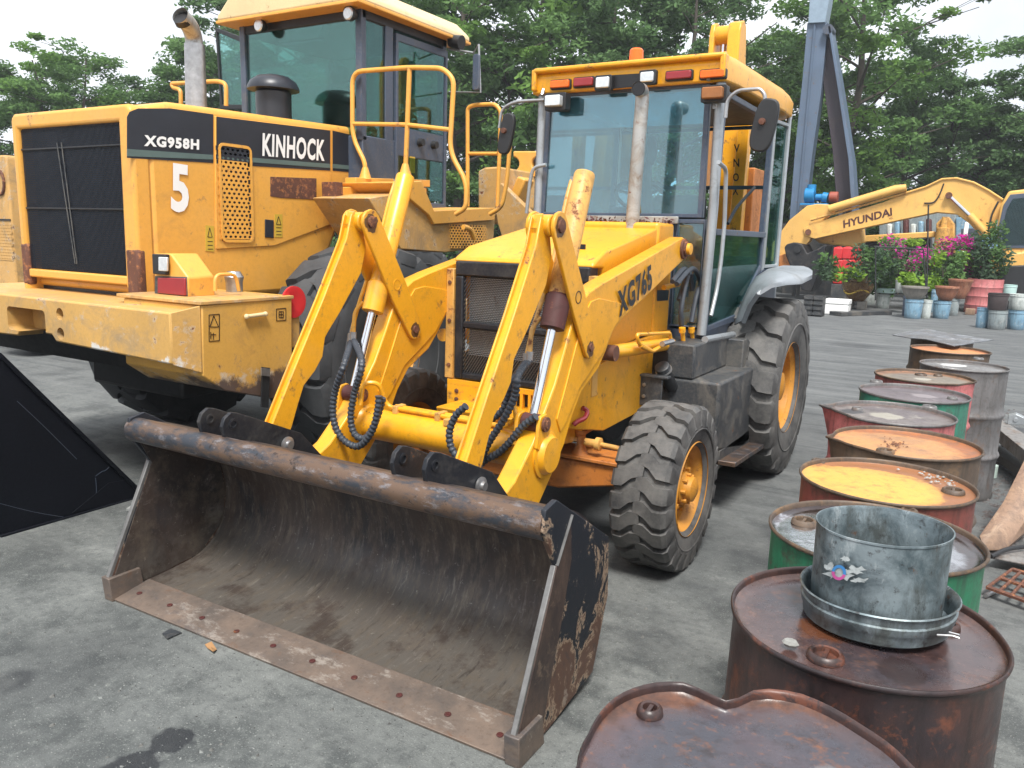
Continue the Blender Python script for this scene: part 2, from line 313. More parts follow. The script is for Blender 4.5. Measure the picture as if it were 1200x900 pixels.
# ================================================================== wheels
def wheel(parent, c, D, W_, rr, n, sg, rub, rimmat, chev=.5, hubr=.1, dish=.10, lugd=.03, lugw=.33, inner=False, name='wheel'):
    R1 = D/2; R0 = R1-lugd
    def T(mb): return mb.map(lambda v: Vector((c[0]+sg*v.x, c[1]+v.y, c[2]+v.z)))
    prof = [(rr-.01, -W_*.38), (rr+.005, -W_*.43), (rr+.03, -W_*.455), ((rr+R1)*.5, -W_*.5), (R1-.10, -W_*.495), (R0-.02, -W_*.455), (R0, -W_*.40), (R0+.006, 0),
            (R0, W_*.40), (R0-.02, W_*.455), (R1-.10, W_*.495), ((rr+R1)*.5, W_*.5), (rr+.03, W_*.455), (rr+.005, W_*.43), (rr-.01, W_*.38)]
    mb = MB(); mb.lathe(prof, ax='x', n=56)
    for side in (-1, 1):
        for k in range(n):
            a0 = 2*math.pi*(k+(.5 if side > 0 else 0))/n; st = [(-.05, R1-.004, .8), (.12, R1, 1), (.27, R1, 1.05), (.41, R1-.004, 1.1), (.47, R1-.022, 1.1), (.502, R1-.085, .8)]
            rings = []
            for h, r, wf in st:
                sh = chev*(min(h, .3)*W_)/R1; jog = .10/R1*W_ if h > .2 else 0
                a = a0+sh+jog; w = math.pi/n*lugw*2*wf*.5
                x = side*h*W_; lo = R0-.03 if h < .45 else r-.05
                if h > .5: lo = r-.03; 
                def P(rad, ang, x_=x): return (x_, rad*math.cos(ang), rad*math.sin(ang))
                rings.append([P(lo, a-w*1.25), P(r, a-w), P(r, a+w), P(lo, a+w*1.25)])
            mb.loft(rings)
    # raised rings on the side wall
    for side in (-1, 1):
        mb.lathe([((rr+R1)*.5-.025, side*W_*.497), ((rr+R1)*.5-.018, side*W_*.508), ((rr+R1)*.5-.01, side*W_*.497)], ax='x', n=56)
    rim = MB()
    o = W_*.42
    rim.lathe([(rr+.012, o+.012), (rr+.018, o), (rr-.004, o-.012), (rr-.012, o-.03), (rr-.035, o-.05), (rr-.04, o-dish), (rr*.62, o-dish-.015), (rr*.58, o-dish+.01), (hubr*1.25, o-dish+.012), (.001, o-dish+.012)], ax='x', n=48)
    rim.lathe([(rr+.012, -o), (rr-.03, -o+.04), (rr-.04, -.02), (.01, -.02)], ax='x', n=32)
    w = T(rim).build(name, rimmat, parent, smooth=40)
    t = T(mb).build('tyre', rub, w, smooth=32)
    hb = MB(); z = o-dish
    hb.lathe([(hubr*1.15, z), (hubr*1.15, z+.035), (hubr*.9, z+.05), (hubr*.85, z+.085), (hubr*.4, z+.10), (.001, z+.10)], ax='x', n=24)
    for k in range(8):
        a = 2*math.pi*k/8; hb.cyl((z, 1.5*hubr*math.cos(a), 1.5*hubr*math.sin(a)), (z+.035, 1.5*hubr*math.cos(a), 1.5*hubr*math.sin(a)), .014, 6)
        hb.cyl((z+.04, .98*hubr*math.cos(a), .98*hubr*math.sin(a)), (z+.066, .98*hubr*math.cos(a), .98*hubr*math.sin(a)), .011, 6)
    T(hb).build('hub', rimmat, w, smooth=35)
    return w

def hosemb(path, r, n=9, rib=True, k=10, pitch=.022):     # spiral-wrapped hydraulic hose
    P = smoothpath(path, k)
    if not rib: return MB().tube(P, r, n)
    L = [0]
    for a, b in zip(P, P[1:]): L.append(L[-1]+(b-a).length)
    m = max(4, int(L[-1]/pitch*4)); Q = []; rs = []; j = 0
    for i in range(m+1):
        d = L[-1]*i/m
        while j < len(L)-2 and L[j+1] < d: j += 1
        t = (d-L[j])/max(1e-6, L[j+1]-L[j]); Q.append(P[j].lerp(P[j+1], t)); rs.append(r*(1.0 if i % 4 < 2 else .80))
    return MB().tube(Q, rs, n)
def pin(mb, x0, x1, y, z, r): mb.cyl((x0, y, z), (x1, y, z), r, 18)
def rrect(x0, x1, z0, z1, r, k=4):
    o = []
    for cx_, cz_, a0 in ((x1-r, z1-r, 0), (x0+r, z1-r, 90), (x0+r, z0+r, 180), (x1-r, z0+r, 270)):
        for j in range(k+1): a = R(a0+90*j/k); o.append((cx_+r*math.cos(a), cz_+r*math.sin(a)))
    return o
def perforated(mb, x0, x1, z0, z1, nx, nz, hole, y, inside, stag=True, th=.004, to3=None):
    """sheet with holes: every cell is a ring round an eight-cornered hole"""
    cw, ch = (x1-x0)/nx, (z1-z0)/nz
    for j in range(nz):
        for i in range(-1, nx+1):
            cx_ = x0+cw*(i+.5+(.5 if stag and j % 2 else 0)); cz_ = z0+ch*(j+.5)
            if not inside(cx_, cz_): continue
            hw, hh = cw/2, ch/2; O = [(hw, 0), (hw, hh), (0, hh), (-hw, hh), (-hw, 0), (-hw, -hh), (0, -hh), (hw, -hh)]
            I = [(hole*hw*math.cos(R(a)), hole*hh*math.sin(R(a))) for a in range(0, 360, 45)]
            vs = [to3(cx_+a, cz_+b, y) for a, b in O]+[to3(cx_+a, cz_+b, y) for a, b in I]+[to3(cx_+a, cz_+b, y-th*3) for a, b in I]
            mb.add(vs, [(k, (k+1) % 8, 8+(k+1) % 8, 8+k) for k in range(8)]+[(8+k, 8+(k+1) % 8, 16+(k+1) % 8, 16+k) for k in range(8)])
    return mb

# ================================================================== THE BACKHOE LOADER
BH = thing('backhoe_loader', 'bright yellow backhoe loader with its scuffed front bucket on the ground and blue tinted windscreen', 'backhoe loader', (0, 1.2, 0))
FX, FD, RX, RD, WB = 1.04, .875, 1.05, 1.31, 2.19
for sg in (1, -1):
    wheel(BH, (sg*(FX-.155), 0, FD/2-.005), FD, .31, .235, 23, sg, 'rubber', 'rimor', chev=.22, hubr=.075, dish=.07, lugd=.026, lugw=.62)
    wheel(BH, (sg*(RX-.23), WB, RD/2-.01), RD, .46, .325, 19, sg, 'rubber', 'rimor', chev=.35, hubr=.12, dish=.13, lugd=.036, lugw=.60)

# ---- front bucket
LIPY = -1.876; bx = 1.075
inner = [(-1.66, .79), (-1.50, .745), (-1.36, .66), (-1.265, .53), (-1.225, .38), (-1.24, .24), (-1.31, .125), (-1.42, .065), (-1.55, .045), (-1.72, .034)]
inner = [(v.x, v.y) for v in [Vector((p.x, p.y, 0)) for p in smoothpath([(a, b, 0) for a, b in inner], 4)]]
outer = [(y-(.018 if i == 0 else 0)+.016*(1 if z < .9 else 0), z-.004 if z > .5 else z-.016) for i, (y, z) in enumerate(inner)]
mb = MB(); rings = []
for i in range(len(inner)):
    a = Vector((inner[max(i-1, 0)][0]-inner[min(i+1, len(inner)-1)][0], inner[max(i-1, 0)][1]-inner[min(i+1, len(inner)-1)][1])).normalized()
    nx, nz = a.y, -a.x; y, z = inner[i]; rings.append([(-bx+.01, y, z), (bx-.01, y, z), (bx-.01, y+nx*.014, z+nz*.014), (-bx+.01, y+nx*.014, z+nz*.014)])
mb.loft(rings)
BK = mb.build('front_bucket', 'scour', BH, smooth=40)
side = [(-1.735, .83), (-1.66, .845), (-1.21, .575), (-1.19, .33), (-1.30, .055), (-1.66, .008), (LIPY, .008), (-1.885, .10), (-1.645, .61), (-1.70, .69), (-1.75, .76)]
for s in (-1, 1):
    MB().prism(side, 'x', s*bx-.010, s*bx+.010).build('side_plate', 'flake', BK, bevel=.003)
    # wear strip along the mouth, and the weld seam behind it
    MB().prism([(-1.652, .612), (-1.635, .605), (-1.875, .10), (-1.895, .10)], 'x', s*bx-.0105, s*bx+.0105).build('wear_strip', 'dullsteel', BK, bevel=.003)
    MB().prism([(LIPY-.012, .0), (-1.72, .0), (-1.74, .115), (-1.90, .115)], 'x', s*bx-.028, s*bx+.030).build('side_cutter', 'edge', BK, bevel=.004)
MB().prism([(LIPY-.004, .012), (-1.70, .046), (-1.695, .034), (-1.71, .012), (LIPY, .0)], 'x', -bx+.03, bx-.03).build('cutting_edge', 'edge', BK, bevel=.002)
for k in range(10):
    x = -bx+.10+k*(2*bx-.2)/9; b = MB().lathe([(.013, 0), (.012, .003), (.009, .004), (.001, .002)], (x, -1.80, .0285), n=12)
    b.build('bolt', 'maroon', BK)
MB().tube([(-bx-.012, -1.70, .77), (-.4, -1.70, .768), (.4, -1.70, .769), (bx-.0, -1.70, .77)], .056, 20).build('top_pipe', 'pipe', BK)
MB().prism([(-1.74, .80), (-1.66, .83), (-1.62, .80), (-1.70, .74)], 'x', -bx-.02, -bx-.012).build('corner_cap', 'pipe', BK)
for s in (-1, 1):
    for dx in (-.10, .045):
        x = s*.53+dx
        MB().prism([(-1.69, .79), (-1.71, .87), (-1.695, .905), (-1.66, .925), (-1.62, .915), (-1.26, .755), (-1.13, .62), (-1.12, .45), (-1.19, .40), (-1.27, .55), (-1.45, .70)], 'x', x-.010, x+.010).build('bracket', 'black', BK, bevel=.003)
        b = MB(); b.lathe([(.032, 0), (.036, .004), (.036, .012), (.02, .016), (.018, .028), (.001, .028)], (x+.010, -1.355, .722), 'x', n=20); b.build('bolt', 'galv' if dx > 0 else 'black', BK)
        MB().lathe([(.022, 0), (.022, .004), (.014, .005), (.013, -.004), (.001, -.004)], (x+.0105, -1.655, .875), 'x', n=16).build('pin_hole', 'black', BK)
# inner cheeks: bare brown steel, and the worn front zone of the outer cheeks
for s in (-1, 1):
    MB().prism([(-1.70, .72), (-1.60, .76), (-1.36, .64), (-1.26, .52), (-1.225, .37), (-1.25, .2), (-1.40, .07), (-1.66, .04), (LIPY+.06, .04), (-1.86, .11), (-1.64, .60)], 'x', s*(bx-.0125)-.002, s*(bx-.0125)+.002).build('inner_cheek', 'scour', BK)
    MB().prism([(-1.65, .61), (-1.555, .735), (-1.54, .60), (-1.60, .38), (-1.68, .15), (-1.72, .012), (LIPY, .012), (-1.88, .10)], 'x', s*(bx+.0125)-.002, s*(bx+.0125)+.002).build('cheek_wear_zone', 'edge2', BK)
    MB().tube([(s*(bx+.011), -1.545, .76), (s*(bx+.011), -1.645, .61)], .007, 6).build('weld_seam', 'dullsteel', BK)
# bucket's rear ribs
MB().box(-bx+.02, bx-.02, -1.20, -1.16, .30, .36).build('rear_rib', 'black', BK, bevel=.004)

# ---- lift arms and tilt linkage, each side
armpoly = [(.90, 1.715), (.955, 1.70), (.985, 1.655), (.975, 1.60), (.93, 1.575), (.36, 1.385), (.02, 1.28), (-.09, 1.225), (-.17, 1.13), (-.25, 1.05), (-.44, .955), (-.53, .85), (-.60, .73), (-.74, .585), (-.84, .49), (-.98, .375),
           (-1.10, .38), (-1.175, .50), (-1.17, .61), (-1.06, .66), (-.90, .80), (-.80, .93), (-.72, 1.03), (-.64, 1.17), (-.57, 1.30), (-.50, 1.385), (-.40, 1.44), (-.25, 1.478)]
Lt = hit(657, 265, 'x', .60); Lb = hit(692, 407, 'x', .60); Rp = hit(636, 497, 'x', .585)
for s in (-1, 1):
    cx = s*.53; A = MB().prism(armpoly, 'x', cx-.045, cx+.045).build('lift_arm', 'yellow', BH, bevel=.007)
    # stiffening plate pressed into the elbow, visible as a raised edge
    for o in (-1, 1):
        MB().prism([(-.30, 1.405), (.02, 1.36), (.05, 1.33), (-.10, 1.24), (-.20, 1.14), (-.30, 1.08), (-.48, .98), (-.60, .84), (-.66, .80), (-.70, .87), (-.62, 1.02), (-.54, 1.18), (-.46, 1.33), (-.39, 1.395)], 'x', cx+o*.044, cx+o*.052).build('elbow_plate', 'yellow', A, bevel=.003)
    # fork ears of the rod pin
    for dx in (-.055, .055):
        MB().prism([(Rp.y-.045, Rp.z+.02), (Rp.y-.03, Rp.z+.04), (Rp.y+.02, Rp.z+.045), (Rp.y+.06, Rp.z-.0), (Rp.y+.04, Rp.z-.16), (Rp.y-.06, Rp.z-.10), (Rp.y-.05, Rp.z-.03)], 'x', cx+dx-.009, cx+dx+.009).build('fork_ear', 'yellow', A, bevel=.003)
    p = MB(); pin(p, cx-.085, cx+.085, Rp.y, Rp.z, .020); p.lathe([(.034, 0), (.034, .012), (.018, .014), (.001, .014)], (cx+.066, Rp.y, Rp.z), 'x', n=16); p.build('rod_pin', 'rustiron', A)
    p = MB(); pin(p, cx-.042, cx+.042, Rp.y, Rp.z, .042); p.build('rod_eye', 'maroon', A, bevel=.006)
    # torque tube end disc
    q = hit(644, 533, 'x', .60)
    MB().lathe([(.112, .0), (.112, .010), (.095, .014), (.088, .030), (.080, .040), (.001, .042)], (cx+.045, q.y, q.z), 'x', n=32).build('end_disc', 'yellow', A)
    # rear pivot
    p = MB(); p.lathe([(.062, 0), (.062, .014), (.045, .016), (.045, .028), (.022, .03), (.022, .04), (.001, .04)], (cx+.045, .915, 1.645), 'x', n=20); p.build('pivot_boss', 'rustiron', A)
    p = MB(); p.lathe([(.036, 0), (.034, .020), (.001, .022)], (cx+.075, .915, 1.645), 'x', n=16); p.build('pivot_cap', 'yellow', A)
    # tilt lever, two plates
    for dx in (-.062, .062):
        t = Vector((0, Lt.y, Lt.z)); b = Vector((0, Lb.y, Lb.z)); d = (b-t).normalized(); w = Vector((0, -d.z, d.y)); L = (b-t).length; poly = []
        for a in range(0, 181, 30): v = t-d*.062*math.sin(R(a))+w*.066*math.cos(R(a)); poly.append((v.y, v.z))
        for f, ww in ((.35, .068), (.62, .072)): v = t+d*L*f-w*ww; poly.append((v.y, v.z))
        for a in range(0, 181, 30): v = b+d*.056*math.sin(R(a))-w*.056*math.cos(R(a)); poly.append((v.y, v.z))
        for f, ww in ((.62, .070), (.35, .068)): v = t+d*L*f+w*ww; poly.append((v.y, v.z))
        lv = MB().prism(poly, 'x', cx+dx-.009, cx+dx+.009).build('tilt_lever', 'yellow', BH, bevel=.004)
        if dx > 0:
            m_ = t.lerp(b, .56)
            MB().lathe([(.030, 0), (.030, .002), (.026, .002), (.026, 0)], (cx+dx+.009, m_.y, m_.z), 'x', n=20).build('trunnion_mark', 'lettering' if s > 0 else 'yellow', lv)
    p = MB(); pin(p, cx-.078, cx+.078, Lt.y, Lt.z, .024); p.lathe([(.030, 0), (.030, .01), (.012, .014), (.001, .014)], (cx+.072, Lt.y, Lt.z), 'x', n=14); p.build('lever_pin', 'rustiron', BH)
    p = MB(); pin(p, cx-.078, cx+.080, Lb.y, Lb.z, .020); p.build('lever_pin', 'rustiron', BH)
    gs_ = random.Random(int(60+s)); 
    for yy, zz, rr in ((Lt.y, Lt.z, .050), (Lb.y, Lb.z, .042)):
        gp = [(yy+rr*math.cos(a)*gs_.uniform(.75, 1.1), zz-.006+rr*math.sin(a)*gs_.uniform(.75, 1.15)) for a in [6.283*k/18 for k in range(18)]]
        MB().prism(gp, 'x', cx+.0712, cx+.0716).build('grease_stain', 'grease', BH, smooth=0)
    # long link down to the bucket: front flange + web on the camera side
    top = hit(413, 250, 'x', -.50)
    web = PX([(413, 250), (425, 262), (430, 290), (424, 320), (400, 365), (382, 395), (379, 418), (370, 435), (357, 452), (350, 475), (343, 500), (336, 520), (327, 528), (314, 522), (320, 497), (347, 430), (380, 350), (407, 280)], -.50)
    lk = MB().prism(web, 'x', cx+.012, cx+.026).build('tilt_link', 'yellow', BH, bevel=.004)
    fr = [web[i] for i in (13, 14, 15, 16, 17, 0)]
    rings = []
    for i, (y, z) in enumerate(fr): rings.append([(cx-.022, y+.024, z+.006), (cx+.016, y+.024, z+.006), (cx+.016, y+.034, z+.012), (cx-.022, y+.034, z+.012)])
    MB().loft(rings).build('channel_floor', 'yellow', lk)
    MB().prism(web, 'x', cx-.030, cx-.020).build('channel_side', 'yellow', lk, bevel=.003)
    MB().prism(PX([(421, 262), (430, 290), (424, 320), (382, 400), (375, 400), (414, 320), (418, 290), (412, 262)], -.50), 'x', cx-.045, cx+.012).build('rear_flange', 'yellow', lk)
    p = MB(); pin(p, cx-.05, cx+.05, Lt.y-.03, Lt.z+.0, .048); p.build('link_eye', 'yellow', lk, bevel=.005)
    # tilt cylinder
    e = hit(690, 203, 'x', .55); e = Vector((cx, e.y, e.z)); r_ = Vector((cx, Rp.y, Rp.z)); dv = (e-r_).normalized(); gl = r_+dv*.47
    body = 'yellow_old' if s > 0 else 'yellow'
    c = MB().tube([gl-dv*.0, e-dv*.01, e], [.050, .050, .046], 24).build('tilt_cylinder', body, BH)
    MB().tube([r_+dv*.03, gl], .0215, 18).build('chrome_rod', 'chrome', c)
    MB().tube([gl-dv*.035, gl-dv*.03, gl+dv*.12, gl+dv*.13], [.044, .057, .059, .052], 20).build('gland', 'maroon' if s > 0 else 'yellow', c)
    o = Vector((-.062, -.01, .0)); pt = [e+Vector((-.04, 0, -.02)), e+o+Vector((0, 0, -.03)), e+o-dv*.12, e+o-dv*.45, gl+o+Vector((-.004, -.01, .05)), gl+Vector((-.085, -.05, -.06)), gl+Vector((-.095, -.07, -.16))]
    MB().tube(rounded(pt, .05), .011, 10).build('oil_line', body, c)
    pt2 = [gl+Vector((-.055, -.02, .02)), gl+Vector((-.085, -.05, -.03)), gl+Vector((-.075, -.075, -.15))]
    MB().tube(rounded(pt2, .04), .011, 10).build('oil_line', body, c)
    MB().tube([e+Vector((-.055, -.005, -.045)), e+Vector((-.055, -.005, -.015))], .018, 8).build('union_nut', 'galv', c)
    for q in (pt[-1], pt2[-1]): MB().tube([q+Vector((0, 0, .015)), q+Vector((0, -.003, -.035))], .017, 8).build('union_nut', 'galv', c)
    if s < 0: HL = (pt[-1], pt2[-1])
    else: HR = (pt[-1], pt2[-1])
# torque tube
q = hit(644, 533, 'x', .60)
MB().cyl((-.486, q.y, q.z), (.486, q.y, q.z), .083, 32).build('torque_tube', 'yellow', BH)
MB().box(.05, .10, q.y-.06, q.y-.02, q.z+.065, q.z+.10).build('pipe_clip', 'yellow_old', BH, bevel=.004)
# steel oil pipes lying on the torque tube
ty, tz = q.y-.015, q.z+.10
MB().tube(rounded([(-.40, ty-.12, tz+.02), (-.40, ty-.10, tz+.13), (-.34, ty-.05, tz+.13), (-.33, ty, tz), (.38, ty, tz), (.44, ty-.03, tz+.05)], .05), .012, 10).build('oil_pipe', 'yellow', BH)
MB().tube(rounded([(-.30, ty+.035, tz), (.30, ty+.035, tz), (.36, ty-.0, tz+.10), (.44, ty-.04, tz+.13), (.47, ty-.06, tz+.02)], .05), .012, 10).build('oil_pipe', 'yellow', BH)
for x in (-.28, -.02, .26): MB().box(x, x+.03, ty-.02, ty+.055, tz-.025, tz+.016).build('pipe_clamp', 'yellow_old', BH, bevel=.003)
# hoses: left pair sag in two loops, right pair run down behind the link
def hp(pts, x): return [hit(a, b, 'x', x) for a, b in pts]
xl = -.50
def hy(pts, y): return [hit(a, b, 'y', y) for a, b in pts]
L0 = [HL[0]+Vector((0, 0, -.03))]+hy([(404, 425), (392, 462), (391, 492), (401, 514), (420, 523), (436, 505), (443, 478), (444, 464)], -1.0)
L1 = [HL[1]+Vector((0, 0, -.03))]+hy([(424, 425), (415, 462), (411, 490), (416, 509), (429, 513), (441, 492), (449, 466)], -.97)
R0_ = [HR[0]+Vector((0, 0, -.03))]+[hit(*p, 'y', -.93) for p in ((607, 440), (603, 465), (590, 492), (575, 515), (566, 533), (563, 545))]
R1_ = [hit(*p, 'y', -.90) for p in ((628, 488), (612, 500), (600, 515), (585, 530), (570, 538), (562, 545))]
R2_ = [hit(*p, 'y', -1.0) for p in ((546, 476), (534, 487), (527, 505), (528, 522), (535, 535))]
R3_ = [HR[1]+Vector((0, 0, -.03))]+[hit(*p, 'y', -.90) for p in ((600, 448), (594, 470), (588, 482), (575, 492))]
for pth in (L0, L1, R0_, R1_, R2_, R3_): hosemb(pth, .0185).build('hose', 'hose', BH)

# ---- hood, frame, grille
y0, y1 = -.04, .86
hood = [(y0, .93), (y0, 1.555), (y0+.10, 1.625), (.85, 1.765), (.86, 1.765)]
h0 = MB().prism([(y0+.12, 1.04), (y0+.11, 1.535), (y0-.02, 1.54), (y0-.012, 1.565), (y0+.12, 1.628), (.84, 1.765), (.84, 1.13)], 'x', -.455, .43).build('hood', 'yellow', BH, bevel=.016, seg=3)
MB().box(-.435, .435, .845, 1.13, 1.10, 1.80).build('cowl', 'yellow', h0, bevel=.022, seg=3)
MB().box(.18, .30, .10, .11, 1.60, 1.66).build('vent_slot', 'black', h0)
frame = PX([(664, 508), (744, 477), (744, 440), (790, 405), (790, 392), (702, 448), (660, 470)], .45)
for s in (-1, 1):
    MB().prism([(-.35 if s > 0 else -.02, .74), (-.28 if s > 0 else -.02, .97), (.42, 1.10), (1.10, 1.12), (1.10, .74), (.75, .66), (.1, .64)], 'x', s*.45-.014, s*.45+.014).build('side_frame', 'yellow', BH, bevel=.005)
MB().prism([(-.02, .70), (-.02, 1.02), (1.1, 1.1), (1.1, .60), (.4, .5)], 'x', -.40, .40).build('engine_dark_box', 'blackplain', BH, bevel=.02)  # black box added for the darkness under the hood, stops see-through
MB().box(-.40, .40, .05, .80, .95, 1.35).build('radiator_core', 'blackplain', BH)
# bonnet side label, dark data plate
MB().add([hit(770, 340, 'x', .438), hit(784, 340, 'x', .438), hit(783, 352, 'x', .438), hit(770, 353, 'x', .438)], [(0, 1, 2, 3)]).build('data_plate', 'stripe', BH)
# grille on the front of the hood
gy = y0-.03
ga = MB(); ga.box(-.43, .42, gy-.012, gy+.10, 1.46, 1.545); ga.box(-.43, -.375, gy-.012, gy+.03, .86, 1.46); ga.box(.365, .42, gy-.012, gy+.03, .86, 1.46)
ga.box(-.375, .365, gy-.012, gy+.03, .86, .90); ga.box(-.375, .365, gy-.010, gy+.03, 1.16, 1.20)
GS = ga.build('grille_surround', 'black', BH, bevel=.010)
gm = MB(); dx_, dz_ = .0175, .026
import itertools
for (xa, xb, za, zb) in ((-.38, .37, .895, 1.165), (-.38, .37, 1.195, 1.465)):
    nx = int((xb-xa)/dx_); nz = int((zb-za)/dz_)
    for i in range(nx):
        for j in range(nz):
            x = xa+i*dx_; z = za+j*dz_; c = 2.6e-3
            for (p, q_) in (((x, z+dz_/2), (x+dx_/2, z+dz_)), ((x+dx_/2, z+dz_), (x+dx_, z+dz_/2)), ((x+dx_, z+dz_/2), (x+dx_/2, z)), ((x+dx_/2, z), (x, z+dz_/2))):
                gm.add([(p[0], gy+.006, p[1]-c), (q_[0], gy+.006, q_[1]-c), (q_[0], gy+.002, q_[1]+c), (p[0], gy+.002, p[1]+c)], [(0, 1, 2, 3)])
gm.build('grille_mesh', 'meshgrey', GS, smooth=0, kind='stuff', fix=False)
gx = MB()
for k in range(54): z = .91+k*.0101; gx.box(-.37, .36, gy+.05, gy+.07, z, z+.004)
gx.build('radiator_fins', 'silver', GS, kind='stuff')
MB().box(-.38, .37, gy+.075, gy+.09, .88, 1.47).build('radiator_face', 'blackplain', GS)
for s in (-1, 1):
    st = MB().prism([((-.432 if s < 0 else .42), 1.50), ((-.482 if s < 0 else .468), 1.50), ((-.490 if s < 0 else .47), .86), ((-.432 if s < 0 else .42), .86)][::s], 'y', gy-.022, gy+.05).build('grille_post', 'yellow_old', BH, bevel=.005)
    for z in (1.42, .94, 1.20): MB().lathe([(.012, 0), (.012, .006), (.001, .008)], (s*(.457 if s < 0 else .445), 0, z), 'y', n=8).map(lambda v: Vector((v.x-0, gy-.022-v.y, v.z))).build('bolt', 'rustiron', st)
fp = MB(); fp.box(-.47, .42, gy-.02, gy+.01, .825, .856); fp.box(-.47, .42, gy-.02, gy+.01, .66, .71)
for x0_, x1_ in [(-.47, -.22)]+[(-.22+.04+k*.052, -.22+.052+k*.052+.006) for k in range(8)]+[(.24, .42)]: fp.box(x0_, x1_, gy-.0195, gy+.0095, .705, .83)
FP = fp.build('slotted_panel', 'yellow', BH, bevel=.002)
for z in (.74, .79): MB().lathe([(.014, 0), (.014, .006), (.001, .009)], (-.40, 0, z), 'y', n=6).map(lambda v: Vector((v.x, gy-.02-v.y, v.z))).build('bolt', 'rustiron', FP)
# front axle
ax = MB(); ax.prism([(-.72, .42), (-.30, .33), (.30, .33), (.72, .42), (.72, .52), (.30, .50), (.12, .56), (-.12, .56), (-.30, .50), (-.72, .52)], 'y', -.11, .09)
AX = ax.build('front_axle', 'orangeiron', BH, bevel=.012)
MB().prism([(-.74, .515), (.74, .515), (.74, .535), (-.74, .535)], 'y', -.13, .11).build('axle_ledge', 'orangeiron', AX, bevel=.004)
for s in (-1, 1):
    MB().lathe([(.05, .53), (.032, .57), (.028, .64), (.036, .65), (.036, .67), (.001, .672)], (s*.40, -.06, 0), n=16).build('axle_bracket', 'orangeiron', AX)
    MB().tube([(s*.44, -.08, .61), (s*.50, -.08, .61), (s*.505, -.08, .61), (s*.53, -.08, .61), (s*.535, -.08, .61), (s*.78, -.08, .60)], [.022, .022, .036, .036, .013, .013], 14).build('steering_rod', 'yellow_old', AX)
    MB().box(s*.70-.05, s*.70+.05, -.10, .10, .36, .58).build('axle_knuckle', 'orangeiron', AX, bevel=.02)
MB().tube([(-.30, -.08, .61), (.40, -.08, .61)], .026, 14).build('steering_ram', 'chrome', AX)
MB().prism([(-.33, .74), (-.28, .62), (-.10, .60), (.2, .62), (.3, .74)], 'x', -.38, .38).build('axle_cradle', 'yellow', BH, bevel=.01)
hk = smoothpath([hit(683, 478, 'x', .475), hit(688, 482, 'x', .49), hit(685, 490, 'x', .50), hit(677, 494, 'x', .49), hit(672, 498, 'x', .475)], 6)
MB().tube(hk, .013, 8).build('tow_hook', 'redlens', BH)

# ---- lift cylinder beside the frame
a, b = hit(711, 413, 'x', .53), hit(786, 403, 'x', .53)
LC = MB().tube([a, a.lerp(b, .10), a.lerp(b, .12), b], [.028, .028, .038, .038], 20).build('lift_cylinder', 'yellow', BH)
MB().cyl(a+Vector((-.03, 0, 0)), a+Vector((.055, 0, 0)), .042, 18).build('cylinder_eye', 'rustiron', LC)
MB().tube(rounded([hit(*p, 'x', .60) for p in ((765, 412), (748, 402), (746, 392), (785, 390), (786, 398))], .03), .011, 10).build('oil_line', 'yellow', LC)
MB().tube(rounded([hit(*p, 'x', .60) for p in ((750, 405), (764, 412), (782, 402))], .03), .012, 10).build('oil_line', 'yellow', LC)
MB().cyl(hit(776, 403, 'x', .62), hit(788, 400, 'x', .62), .017, 8).build('union_nut', 'galv', LC)
for sg in (-1,):
    MB().tube([Vector((-.53, a.y, a.z)), Vector((-.53, b.y, b.z))], .038, 16).build('lift_cylinder', 'yellow', BH)
tp = [hit(*p, 'x', .50) for p in ((778, 337), (795, 333))]
MB().tube(tp, .016, 10).build('oil_line', 'yellow', BH)
# hoses looping in front of the cab
for pts, x in ((((793, 333), (806, 318), (814, 316), (820, 330), (815, 352), (810, 378)), .60), (((788, 330), (800, 316), (806, 320), (802, 340), (798, 365), (799, 386)), .58), (((796, 352), (803, 330), (809, 322), (811, 340)), .56)):
    hosemb([hit(*p, 'x', x) for p in pts], .016, rib=False).build('hose', 'hose', BH)
for px_ in (800, 811): MB().tube([hit(px_-.5, 384, 'x', .6), hit(px_-.5, 389, 'x', .6), hit(px_, 390, 'x', .6), hit(px_+1, 406, 'x', .6)], [.021, .021, .014, .014], 10).build('hose_fitting', 'yellow', BH)

# ---- step, tanks on the machine's left
TK = MB().prism([(.80, .86), (1.95, .86), (1.95, .36), (1.45, .32), (.80, .44)], 'x', .46, .90).build('fuel_tank', 'tankgrey', BH, bevel=.018, seg=3)
MB().prism([(.80, 1.075), (1.52, 1.075), (1.52, .861), (.80, .861)], 'x', .46, .73).build('battery_box', 'tankgrey', BH, bevel=.012)
MB().prism([(1.50, 1.05), (1.60, 1.05), (1.95, .92), (2.05, .5), (1.50, .5)], 'x', .46, .84).build('wheel_guard', 'tankgrey', BH, bevel=.008)
MB().add([(.47, .795, 1.04), (.53, .795, 1.04), (.565, .795, 1.01), (.565, .795, .90), (.47, .795, .90)], [(0, 1, 2, 3, 4)]).build('recess', 'lettering', BH, smooth=0)
MB().prism([(.90, .33), (1.92, .28), (1.92, .31), (.90, .36)], 'x', .60, 1.00).build('step_plate', 'pipe', BH, bevel=.004)
MB().box(.80, .90, .9, 1.85, .30, .42).build('step_bracket', 'tankgrey', BH, bevel=.006)
n0, n1 = Vector((.60, .80, .80)), Vector((.575, .70, .92))
FN = MB().tube([n0, n1], .040, 20).build('filler_neck', 'blackplain', BH)
dn = (n1-n0).normalized(); MB().tube([n1-dn*.01, n1-dn*.002], [.052, .052], 20).build('neck_ring', 'galv', FN)
MB().tube([n1, n1+dn*.03, n1+dn*.035], [.046, .046, .038], 20).build('filler_cap', 'tankgrey', FN)
